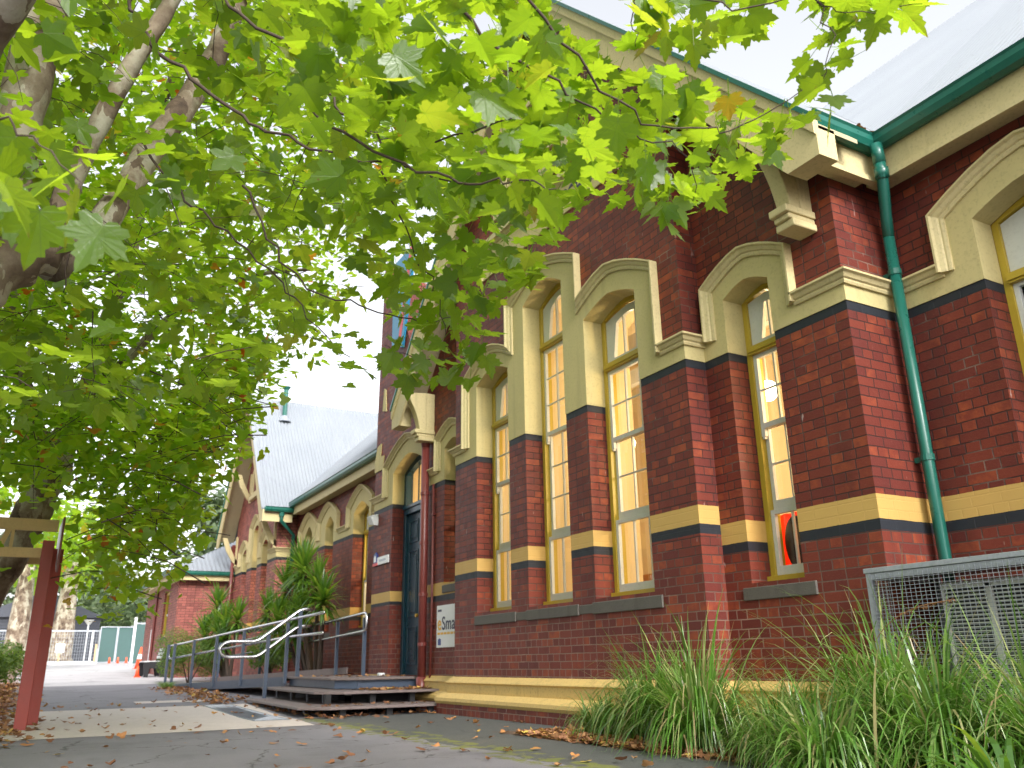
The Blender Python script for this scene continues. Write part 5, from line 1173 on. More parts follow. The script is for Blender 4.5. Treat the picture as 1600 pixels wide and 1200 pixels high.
NEAR='-352,84,318;-264,80,260;-205,147,232;-316,123,343;-318,121,356;-233,108,265;-241,77,301;-205,184,277;-204,221,268;-223,144,224;-222,118,232;-328,79,353;-357,135,283;-304,158,302;-349,107,273;-328,166,303;-306,154,234;-230,110,270;-294,78,331;-219,156,267;-210,131,250;-365,118,287;-251,74,255;-284,176,302;-234,153,293;-340,112,336;-204,138,259;-343,152,276;-322,169,269;-264,237,279;-260,137,241;-295,191,264;-194,164,229;-249,182,322;-296,185,255;-210,194,227;-243,248,284;-303,177,290;-271,61,304;-195,173,227;-197,127,265;-245,77,268;-252,91,321;-287,156,276;-232,103,256;-281,82,260;-241,264,317;-196,166,259;-292,228,310;-238,122,202;-314,95,281;-349,115,296;-236,128,264;-347,188,253;-302,176,345;-240,160,301;-296,93,261;-336,155,273;-307,133,364;-283,130,267;-267,223,286;-262,122,264;-275,174,318;-327,138,322;-178,211,239;-226,233,294;-235,215,261;-255,141,219;-248,115,212;-277,166,330;-261,169,275;-259,128,324;-342,139,265;-350,138,300;-290,97,260;-245,85,230;-238,71,253;-334,88,289;-261,156,310;-258,139,345;-232,169,248;-194,191,247;-302,122,316;-323,117,268;-258,74,228;-269,85,248;-200,236,270;-237,123,292;-220,179,284;-333,110,252;-247,264,318;-267,183,276;-185,181,254;-229,53,262;-232,189,283;-235,67,279;-302,163,328;-250,83,283;-247,84,277;-272,240,319;-281,88,244;-219,74,263;-245,97,312;-251,120,266;-208,196,229;-348,144,296;-276,234,327;-363,92,312;-204,142,259;-231,58,261;-214,121,299;-317,76,370;-279,100,271;-253,121,324;-249,163,263;-251,153,224;-235,71,260;-233,63,264;-242,143,252;-227,103,258;-264,260,305;-273,207,314;-287,126,237;-228,70,287;-269,116,245;-258,63,299;-237,141,280;-298,144,230;-287,172,311;-279,164,374;-226,127,288;-275,104,262;-216,242,261;-285,97,341;-237,129,330;-208,115,256;-266,127,291;-265,246,330;-213,189,257;-253,67,303;-278,271,295;-258,55,259;-260,144,339;-261,140,217;-274,129,317;-263,153,292;-281,64,320;-313,116,282;-201,178,219;-203,132,289;-226,75,284;-234,66,291;-287,154,302;-256,145,266;-282,151,260;-336,174,286;-255,139,303;-217,166,285;-182,205,243;-263,155,324;-237,63,263;-285,205,331;-323,91,321;-214,113,302;-254,159,295;-333,83,351;-217,132,248;-325,82,313;-327,187,260;-255,99,268;-239,83,247;-321,102,346;-258,93,267;-241,241,317;-349,117,318;-290,89,253;-261,108,254;-317,101,299;-277,162,290;-209,115,253;-292,136,300;-311,217,289;-299,139,357;-323,88,304;-282,91,294;-193,121,281;-217,236,259;-298,130,233;-186,179,232;-323,101,262;-261,70,226;-281,89,232;-268,124,356;-209,134,287;-243,91,305;-307,84,297;-234,211,289;-285,124,285;-255,222,311;-263,77,290;-292,239,299;-259,130,334;-185,206,237;-257,110,275;-255,241,320;-249,64,268;-182,220,250;-253,115,321;-246,147,312;-299,147,248;-203,261,283;-287,182,259;-294,92,328;-308,188,297;-256,89,227;-262,137,348;-272,227,311;-255,127,212;-306,178,254;-290,146,255;-212,150,250;-248,136,244;-261,114,344;-231,156,270;-227,221,300;-238,238,301;-293,71,351;-279,167,245;-242,63,258;-215,115,293;-280,131,247;-269,267,285;-231,243,303;-197,185,257;-277,136,324;-223,72,255;-242,80,252;-272,174,242;-267,73,251;-201,173,235;-332,162,259;-246,117,232;-246,169,279;-251,128,202;-272,138,329;-266,169,357;-282,139,257;-233,198,258;-233,139,312;-288,152,277;-280,79,247;-259,167,311;-213,134,273;-281,161,224;-284,121,263;-217,175,265;-261,174,272;-278,131,308;-273,69,258;-194,122,287;-214,102,265;-235,99,291;-300,77,331;-342,162,265;-250,137,255;-279,66,297;-238,71,294;-215,209,254;-266,86,335;-230,91,307;-282,112,326;-280,215,274;-208,169,225;-292,106,288;-293,87,240;-295,190,307;-294,138,284;-203,176,277;-281,179,282;-297,95,290;-305,111,362;-223,102,302;-331,113,327;-258,58,283;-191,232,269;-221,143,252;-245,210,251;-240,210,312;-294,234,293;-261,237,269;-307,124,278;-288,115,284;-319,194,315;-343,168,292;-266,226,298;-286,186,284;-342,200,262;-241,243,290;-272,180,295;-300,133,331;-218,93,249;-250,75,295;-203,143,270;-285,171,254;-286,61,293;-196,145,261;-293,182,343;-212,126,294;-282,195,274;-232,71,245;-271,109,299;-308,120,238;-335,84,315;-332,201,262;-228,117,267;-272,108,268;-302,85,332;-230,225,264;-227,83,271;-279,162,331;-270,181,352;-255,161,323;-238,124,284;-241,191,278;-228,296,316;-195,114,268;-201,84,277;-218,193,286;-232,176,247;-239,205,286;-279,73,324;-249,146,273;-196,194,241;-186,180,260;-186,189,259;-223,192,238;-230,221,292;-264,123,313;-183,164,248;-302,105,312;-262,234,319;-313,117,247;-290,249,300;-227,114,259;-255,169,240;-243,92,230;-324,89,286;-285,138,275;-273,226,298;-308,86,353;-230,148,291;-290,109,246;-246,157,243;-281,111,270;-349,183,276;-217,130,290;-225,102,272;-272,117,233;-210,126,302;-284,253,306;-220,230,284;-245,195,314;-202,221,255;-232,288,316;-326,126,296;-254,102,294;-270,120,298;-355,96,289;-323,120,316;-202,172,272;-317,180,298;-280,150,283;-276,92,241;-227,150,263;-302,71,336;-277,149,339;-246,163,289;-324,159,325;-228,188,288;-290,122,239;-284,139,281;-335,152,317;-275,148,241;-237,83,263;-237,91,257;-279,124,240;-264,63,281;-248,149,215;-245,69,308;-224,189,265;-277,160,373;-307,118,249;-288,107,341;-261,143,239;-256,106,305;-319,129,245;-253,255,287;-234,192,276;-244,200,265;-235,195,244;-298,219,287;-351,194,254;-331,113,253;-261,132,242;-237,172,293;-242,110,316;-244,99,296;-309,93,374;-334,119,330;-288,121,228;-301,158,227;-221,201,269;-247,191,320;-261,153,246;-274,91,224;-292,141,358;-257,180,276;-242,60,240;-223,210,244;-209,197,241;-238,263,305;-217,167,261;-265,60,318;-284,144,334;-293,108,303;-313,132,271;-358,117,309;-261,60,275;-266,113,293;-313,91,355;-355,168,264;-223,168,292;-334,84,328;-211,144,257;-333,152,306;-218,110,255;-188,220,250;-203,197,257;-299,102,277;-229,212,304;-260,97,256;-299,118,358;-251,112,249;-200,183,254;-200,162,234;-290,114,337;-231,167,263;-236,55,249;-263,112,235;-199,125,263;-293,164,259;-246,138,232;-240,115,220;-228,287,308;-341,103,292;-302,184,278;-215,223,269;-256,272,313;-186,218,252;-279,140,274;-334,161,304;-213,247,269;-233,230,263;-227,165,256;-250,73,228;-267,221,274;-273,110,329;-253,144,259;-290,85,273;-212,133,240;-219,166,242;-282,223,279;-267,217,336;-352,178,277;-273,185,350;-289,234,303;-257,88,220;-243,199,275;-225,234,302;-240,146,257;-289,227,300;-232,98,301;-225,104,297;-280,146,246;-279,193,348;-335,155,291;-235,89,265;-322,120,351;-246,216,308;-275,217,318;-271,103,242;-231,114,228;-275,133,277;-208,121,250;-232,85,279;-250,193,286;-332,150,255;-313,157,319;-237,170,311;-265,109,226;-264,112,266;-286,194,283;-181,221,255;-334,90,281;-319,131,318;-174,186,250;-266,77,281;-265,255,322;-218,98,276;-307,91,343;-178,244,265;-295,91,317;-284,155,242;-288,64,331;-274,281,303;-265,244,325;-242,135,334;-205,270,296;-307,140,267;-327,127,315;-302,217,304;-221,129,242;-286,103,348;-281,123,358;-241,181,296;-239,149,257;-241,152,272;-222,203,291;-267,235,280;-268,225,273;-205,171,271;-199,128,288;-266,184,341;-291,87,235;-270,129,324;-280,85,240;-277,255,286;-276,65,275;-203,124,253;-303,173,320;-292,154,326;-327,108,355;-250,261,290;-233,130,230;-227,113,268;-337,196,282;-232,136,221;-289,113,305;-342,112,278;-323,114,276;-254,89,284;-294,81,260;-253,137,308;-315,133,309;-271,219,325;-275,121,259;-224,155,281;-197,204,257;-219,189,282;-234,99,238;-294,104,243;-238,59,257;-211,71,278;-288,102,271;-336,151,263;-228,113,275;-256,123,341;-190,204,239;-256,128,242;-229,50,280;-268,71,330;-231,100,282;-289,172,225;-273,123,282;-220,109,279;-287,145,249;-206,132,247;-264,112,243;-246,79,295;-274,264,293;-343,176,268;-290,216,324;-223,157,244;-206,126,249;-220,122,259;-316,132,289;-247,104,288;-306,115,374;-295,80,337;-231,84,264;-235,153,284;-235,154,317;-277,161,261;-344,87,289;-239,124,272;-352,167,280;-249,154,248;-220,111,305;-306,98,287;-370,133,277;-267,153,324;-320,100,250;-281,222,306;-287,99,338;-288,67,275;-274,183,342;-258,136,334;-225,55,272;-228,216,301;-219,164,253;-349,89,321;-252,76,267;-243,282,318;-294,139,375;-311,122,329;-319,96,365;-300,145,340;-296,182,349;-278,198,267;-227,130,307;-253,101,264;-283,198,305;-198,110,267;-252,110,315;-252,167,243;-187,171,263;-275,216,329;-266,251,283;-320,102,267;-282,187,277;-243,72,278;-241,60,296;-278,154,289;-253,139,319;-319,195,309;-279,218,286;-301,110,378;-311,149,261;-308,107,337;-237,249,286;-251,132,242;-231,135,258;-201,80,244;-218,130,232;-234,117,249;-184,100,205;-221,135,241;-228,90,251;-216,85,271;-188,69,223;-180,112,216;-217,103,251;-165,80,244;-191,80,218;-209,94,233;-209,80,222;-227,94,275;-213,94,253;-239,136,229;-218,123,296;-231,156,251;-200,136,242;-188,116,277;-206,81,202;-199,93,212;-244,104,270;-226,80,281;-212,133,224;-228,114,228;-197,76,270;-176,114,236;-235,90,248;-171,101,232;-223,94,215;-172,105,248;-245,101,275;-182,93,267;-166,102,228;-227,152,241;-196,92,270;-201,100,230;-200,124,206;-212,147,228;-191,93,261;-232,112,227;-201,114,269;-230,147,256;-253,103,245;-191,108,239;-171,125,202;-170,87,231;-209,111,281;-179,101,223;-190,78,256;-180,94,221;-198,110,285;-189,137,231;-249,106,239;-202,110,200;-208,153,254;-206,87,265;-210,93,203;-204,131,225;-182,117,252;-209,119,214;-261,97,255;-212,138,251;-200,128,276;-230,122,275;-227,109,268;-169,103,236;-206,113,237;-199,134,251;-197,72,240;-203,95,253;-193,121,242;-201,114,228;-206,107,218;-170,134,220;-245,138,257;-176,126,212;-224,106,212;-211,150,263;-230,136,266;-188,103,204;-224,145,225;-227,106,290;-177,122,216;-188,144,240;-191,113,218;-340,169,227;-293,163,229;-335,167,207;-299,140,233;-325,160,216;-346,151,239;-361,168,209;-389,148,272;-309,139,198;-389,177,227;-314,170,222;-360,210,278;-350,126,242;-311,155,228;-376,163,221;-372,130,261;-352,140,256;-335,162,198;-385,157,213;-392,144,273;-367,179,217;-361,152,219;-360,161,201;-333,142,198;-374,153,240;-325,159,212;-369,210,266;-306,159,221;-347,142,250;-304,117,221;-394,148,251;-317,188,237;-383,155,259;-384,186,250;-338,128,206;-390,171,235;-299,158,232;-296,139,221;-347,208,267;-353,144,212;-389,179,281;-331,106,241;-311,159,200;-404,158,249;-338,125,239;-305,153,219;-287,160,217;-333,126,198;-388,149,209;-391,137,263;-303,143,212;-340,134,198;-383,197,253;-334,130,204;-289,174,230;-311,137,189;-292,172,229;-362,162,255;-364,138,206;-358,143,251;-348,129,232;-325,111,239;-356,168,226;-281,167,233;-330,146,215;-315,168,248;-385,177,246;-385,176,257;-326,142,221;-310,165,220;-394,151,246;-336,141,238;-317,137,231;-316,149,195;-371,202,255;-380,186,228;-363,198,270;-315,136,220;-342,168,236;-385,138,272;-374,169,256;-371,165,265;-357,150,202;-375,180,228;-322,135,226;-334,173,217;-343,150,224;-368,149,231;-408,136,276;-319,119,225;-377,178,242;-391,180,255;-384,181,259;-349,210,259;-325,135,211;-330,183,256;-342,142,229;-365,147,201;-378,154,272;-379,194,271;-243,242,365;-183,207,303;-201,210,330;-214,228,332;-172,200,290;-238,204,353;-238,247,348;-168,190,294;-214,206,315;-192,247,343;-215,224,331;-196,183,308;-186,205,317;-220,190,318;-189,189,303;-173,210,307;-220,249,341;-215,237,349;-201,177,305;-175,211,303;-170,212,302;-242,219,354;-206,183,326;-194,179,295;-225,265,355;-219,249,346;-171,203,305;-201,172,303;-221,209,317;-216,250,366;-198,188,305;-215,247,349;-242,253,360;-197,203,294;-180,197,285;-226,228,328;-184,177,303;-201,232,336;-255,240,362;-219,222,349;-232,233,338;-192,190,287;-214,257,346;-238,231,353;-237,199,358;-199,175,290;-200,216,319;-198,188,316;-195,174,305;-194,207,318;-212,210,336;-211,231,330;-203,207,334;-230,229,367;-241,233,364;-183,231,324;-218,199,334;-233,232,345;-213,251,355;-256,236,360;-146,261,301;-178,245,319;-143,217,282;-159,261,319;-169,234,311;-166,254,305;-161,238,292;-139,251,294;-145,230,289;-165,230,300;-162,231,308;-139,223,277;-160,215,298;-153,220,282;-179,249,308;-168,260,318;-141,210,279;-164,245,304;-157,257,307;-137,236,279;-136,226,280;-158,225,282;-141,228,276;-129,222,275;-166,233,297;-161,229,302;-148,214,263;-158,221,277;-150,199,253;-164,225,269;-152,224,265;-153,207,248;-161,224,255;-171,225,269;-200,170,294;-199,166,285;-184,158,281;-198,172,215;-207,183,217;-201,181,221;-217,206,232;-198,183,225;-207,203,238;-200,165,282;-129,216,267;-128,229,271;-413,122,227;-405,126,215;-393,136,209;-425,135,243;-370,136,210;-360,145,198;-408,135,230;-331,164,191;-316,165,197;-336,155,189'
NEARL='-215,-20,192;-211,-19,179;-228,-9,191;-215,-12,173;-223,-16,177;-242,-2,207;-204,-4,172;-197,2,164;-203,-19,172;-254,6,205;-251,-14,211'
MID='-663,76,342;-720,110,361;-592,-7,243;-636,166,584;-449,-101,218;-341,-116,318;-391,92,294;-393,38,364;-495,25,208;-500,-111,304;-449,46,639;-632,173,552;-747,-175,368;-508,103,390;-594,-46,541;-518,111,539;-314,97,433;-289,136,454;-457,164,598;-585,13,643;-446,164,515;-650,-44,481;-387,124,547;-426,-2,487;-450,124,491;-417,-107,210;-498,26,539;-482,-152,495;-446,49,600;-517,191,374;-509,-125,359;-294,-13,400;-540,64,445;-337,-75,345;-342,130,442;-364,148,544;-429,-125,367;-594,134,308;-301,112,444;-554,58,406;-737,-78,263;-655,105,378;-508,63,542;-299,83,373;-577,48,592;-430,244,730;-428,8,206;-403,77,211;-545,-114,210;-446,104,333;-623,-199,539;-615,-138,579;-463,46,349;-661,-126,441;-557,-96,382;-525,89,568;-724,-105,322;-466,-37,480;-581,153,405;-463,161,428;-492,-173,462;-461,61,372;-479,199,573;-445,-34,529;-453,-105,553;-604,78,611;-558,-31,257;-595,-64,586;-604,-100,506;-649,-145,258;-394,42,384;-362,27,402;-413,45,280;-420,-91,304;-343,55,368;-530,209,654;-623,275,527;-454,-17,430;-429,193,615;-532,168,625;-651,-24,327;-374,20,415;-467,109,272;-582,-31,355;-397,-100,263;-363,79,555;-404,37,484;-794,-119,328;-779,161,360;-487,-103,566;-492,-1,351;-352,16,314;-290,141,461;-382,136,550;-499,-5,610;-717,-78,450;-781,-83,358;-457,177,600;-332,137,323;-460,-10,490;-402,39,512;-715,-140,438;-532,-178,532;-342,-52,421;-626,-14,545;-767,4,384;-601,-138,329;-573,69,447;-309,4,366;-610,-169,387;-556,153,319;-383,-69,470;-276,155,468;-465,-32,308;-340,72,443;-362,-48,415;-565,-29,270;-607,-23,444;-594,-134,492;-545,154,667;-620,1,261;-495,259,704;-393,0,505;-725,30,340;-385,-29,272;-600,-198,494;-417,57,527;-418,-43,196;-619,-96,594;-707,195,397;-386,-94,319;-582,193,556;-322,93,453;-510,-101,489;-446,79,338;-640,186,361;-402,-85,216;-614,218,441;-475,49,491;-531,62,550;-510,-177,573;-452,81,466;-436,-39,442;-401,130,572;-347,173,563;-599,249,518;-571,62,659;-749,-69,448;-400,137,514;-514,-90,467;-623,32,350;-334,-75,355;-386,-107,330;-532,141,302;-683,-57,298;-321,120,416;-578,-70,629;-645,-111,460;-417,30,563;-552,-142,299;-706,-89,333;-462,-75,470;-514,198,561;-475,-87,372;-539,195,614;-718,-139,485;-473,-103,408;-641,32,324;-360,65,381;-582,26,333;-494,82,665;-353,-127,374;-769,-146,290;-707,11,306;-469,-108,253;-533,-10,626;-440,9,279;-375,100,520;-566,-21,230;-587,-3,579;-787,-127,314;-419,-62,282;-550,79,664;-476,-105,307;-534,-191,591;-354,136,551;-613,-186,607;-563,-95,555;-452,28,520;-679,56,381;-495,-114,461;-446,67,438;-325,-45,434;-432,65,204;-453,-44,294;-346,-35,320;-501,-69,304;-506,-92,612;-482,-150,378;-322,-77,360;-606,-11,579;-420,43,440;-472,-97,205;-447,-124,358;-611,-14,540;-723,36,274;-387,-110,420;-477,-81,233;-515,9,500;-716,3,435;-305,110,421;-400,209,621;-461,-58,217;-380,-66,484;-298,57,424;-451,123,553;-430,-126,345;-327,88,494;-434,184,423;-404,-52,311;-498,-72,625;-304,56,476;-391,121,465;-416,148,576;-369,-130,404;-286,30,427;-462,-76,400;-699,-164,371;-392,24,291;-529,37,303;-683,-64,410;-393,-8,329;-325,124,423;-630,-113,499;-435,-35,503;-716,-128,473;-734,-79,286;-483,-170,499;-346,20,387;-625,108,283;-379,-30,360;-616,-128,457;-483,-120,217;-529,-36,253;-358,-15,479;-590,-63,652;-284,117,375;-497,-123,214;-548,-148,394;-430,-115,266;-594,156,646;-563,-113,561;-536,-154,406;-520,-21,424;-571,-64,643;-452,-69,516;-377,-113,300;-486,182,393;-719,112,452;-400,-60,289;-554,-129,627;-322,160,528;-762,-62,429;-364,-65,422;-458,-52,569;-461,188,711;-412,-52,395;-558,25,324;-567,-56,586;-569,209,381;-605,38,274;-404,-88,391;-456,51,330;-749,194,398;-346,161,598;-447,187,693;-722,113,286;-466,171,654;-586,-101,299;-379,-14,274;-372,86,300;-674,-59,270;-634,-53,618;-355,131,528;-619,-37,583;-639,78,546;-542,-55,280;-471,-63,351;-512,96,640;-681,-115,433;-579,-83,468;-299,63,385;-457,-35,588;-471,152,433;-613,-96,338;-365,-85,269;-442,-132,481;-385,9,514;-375,37,286;-445,-125,399;-452,136,546;-617,81,329;-756,-50,301;-470,166,516;-549,-97,263;-458,-82,419;-674,-36,408;-663,-107,565;-488,-70,592;-445,119,674;-352,-46,309;-458,-156,521;-514,-24,486;-352,186,517;-439,-64,295;-397,-38,370;-419,-36,265;-281,48,390;-507,65,360;-533,-128,626;-420,-119,446;-546,-66,575;-447,-76,530;-507,-107,545;-616,-57,224;-565,-99,494;-583,-103,507;-392,-94,385;-731,-149,342;-567,84,595;-515,61,334;-479,84,637;-415,-124,332;-725,100,418;-512,-92,415;-666,-140,533;-413,-10,361;-264,133,425;-312,-22,424;-615,-162,315;-269,83,402;-357,53,495;-475,154,564;-346,-63,395;-586,59,611;-524,112,516;-725,124,357;-591,-10,664;-459,38,349;-675,104,301;-619,-190,579;-743,-49,315;-341,62,480;-567,127,368;-371,58,426;-329,57,341;-541,29,351;-523,-101,241;-347,84,406;-504,-108,258;-481,-25,520;-514,-61,576;-540,-31,343;-576,-6,659;-592,-73,555;-408,1,464;-542,211,422;-413,-102,183;-252,57,399;-388,-95,346;-433,5,457;-680,-96,310;-462,-51,564;-639,145,507;-502,115,354;-694,-151,445;-706,-36,255;-558,125,577;-506,-159,460;-693,0,388;-623,-168,322;-414,-53,252;-496,-113,310;-428,108,591;-402,-99,330;-452,19,265;-512,-70,497;-507,-124,602;-581,-56,581;-658,42,473;-586,-147,575;-480,101,332;-704,-108,324;-471,179,680;-645,-8,378;-393,123,375;-438,148,661;-510,-54,396;-408,150,315;-449,-22,200;-473,54,239;-633,77,345;-439,182,361;-439,247,714;-415,-51,373;-568,-84,416;-503,183,435;-587,125,564;-484,-92,389;-502,-48,536;-763,-122,399;-516,-75,526;-632,56,447;-563,-127,443;-539,107,463;-601,232,464;-588,15,428;-508,59,511;-522,-79,538;-409,-20,182;-434,216,621;-417,96,514;-504,48,496;-463,-111,260;-410,106,526;-419,-40,451;-441,148,589;-624,-27,539;-549,107,663;-562,113,506;-333,-35,419;-374,35,402;-660,-82,370;-542,-123,398;-665,-87,403;-480,194,385;-631,-22,272;-303,17,437;-561,-88,417;-332,-113,382;-333,15,428;-410,154,305;-532,-110,289;-359,-55,287;-582,-88,491;-378,39,484;-635,-30,389;-524,-160,424;-756,11,423;-404,-45,245;-548,89,469;-583,130,383;-600,-29,581;-690,40,414;-468,185,404;-552,-187,534;-658,247,508;-549,-147,595;-535,16,393;-438,196,559;-382,153,614;-588,-43,665;-403,133,417;-359,54,352;-530,-139,296;-426,-54,266;-433,-111,239;-615,-14,275;-376,61,570;-276,48,421;-514,52,387;-495,20,211;-363,150,605;-435,-66,529;-555,54,488;-497,82,542;-313,97,495;-697,-154,504;-488,133,714;-615,92,316;-374,-19,426;-528,-25,422;-483,79,366;-619,-138,592;-473,174,498;-522,135,626;-402,-40,201;-663,208,552;-450,-76,458;-364,-120,333;-486,53,298;-325,62,435;-469,104,679;-510,82,315;-364,44,481;-529,-41,248;-563,159,667;-549,-105,272;-485,-21,375;-496,11,556;-494,-56,592;-513,116,364;-453,-90,402;-598,39,255;-347,107,295;-396,-95,399;-437,-151,428;-405,94,553;-599,-107,473;-585,146,616;-351,-95,311;-452,-131,373;-563,34,235;-670,-120,539;-596,-15,446;-460,-147,473;-706,126,402;-449,216,690;-672,-160,532;-762,-78,421'
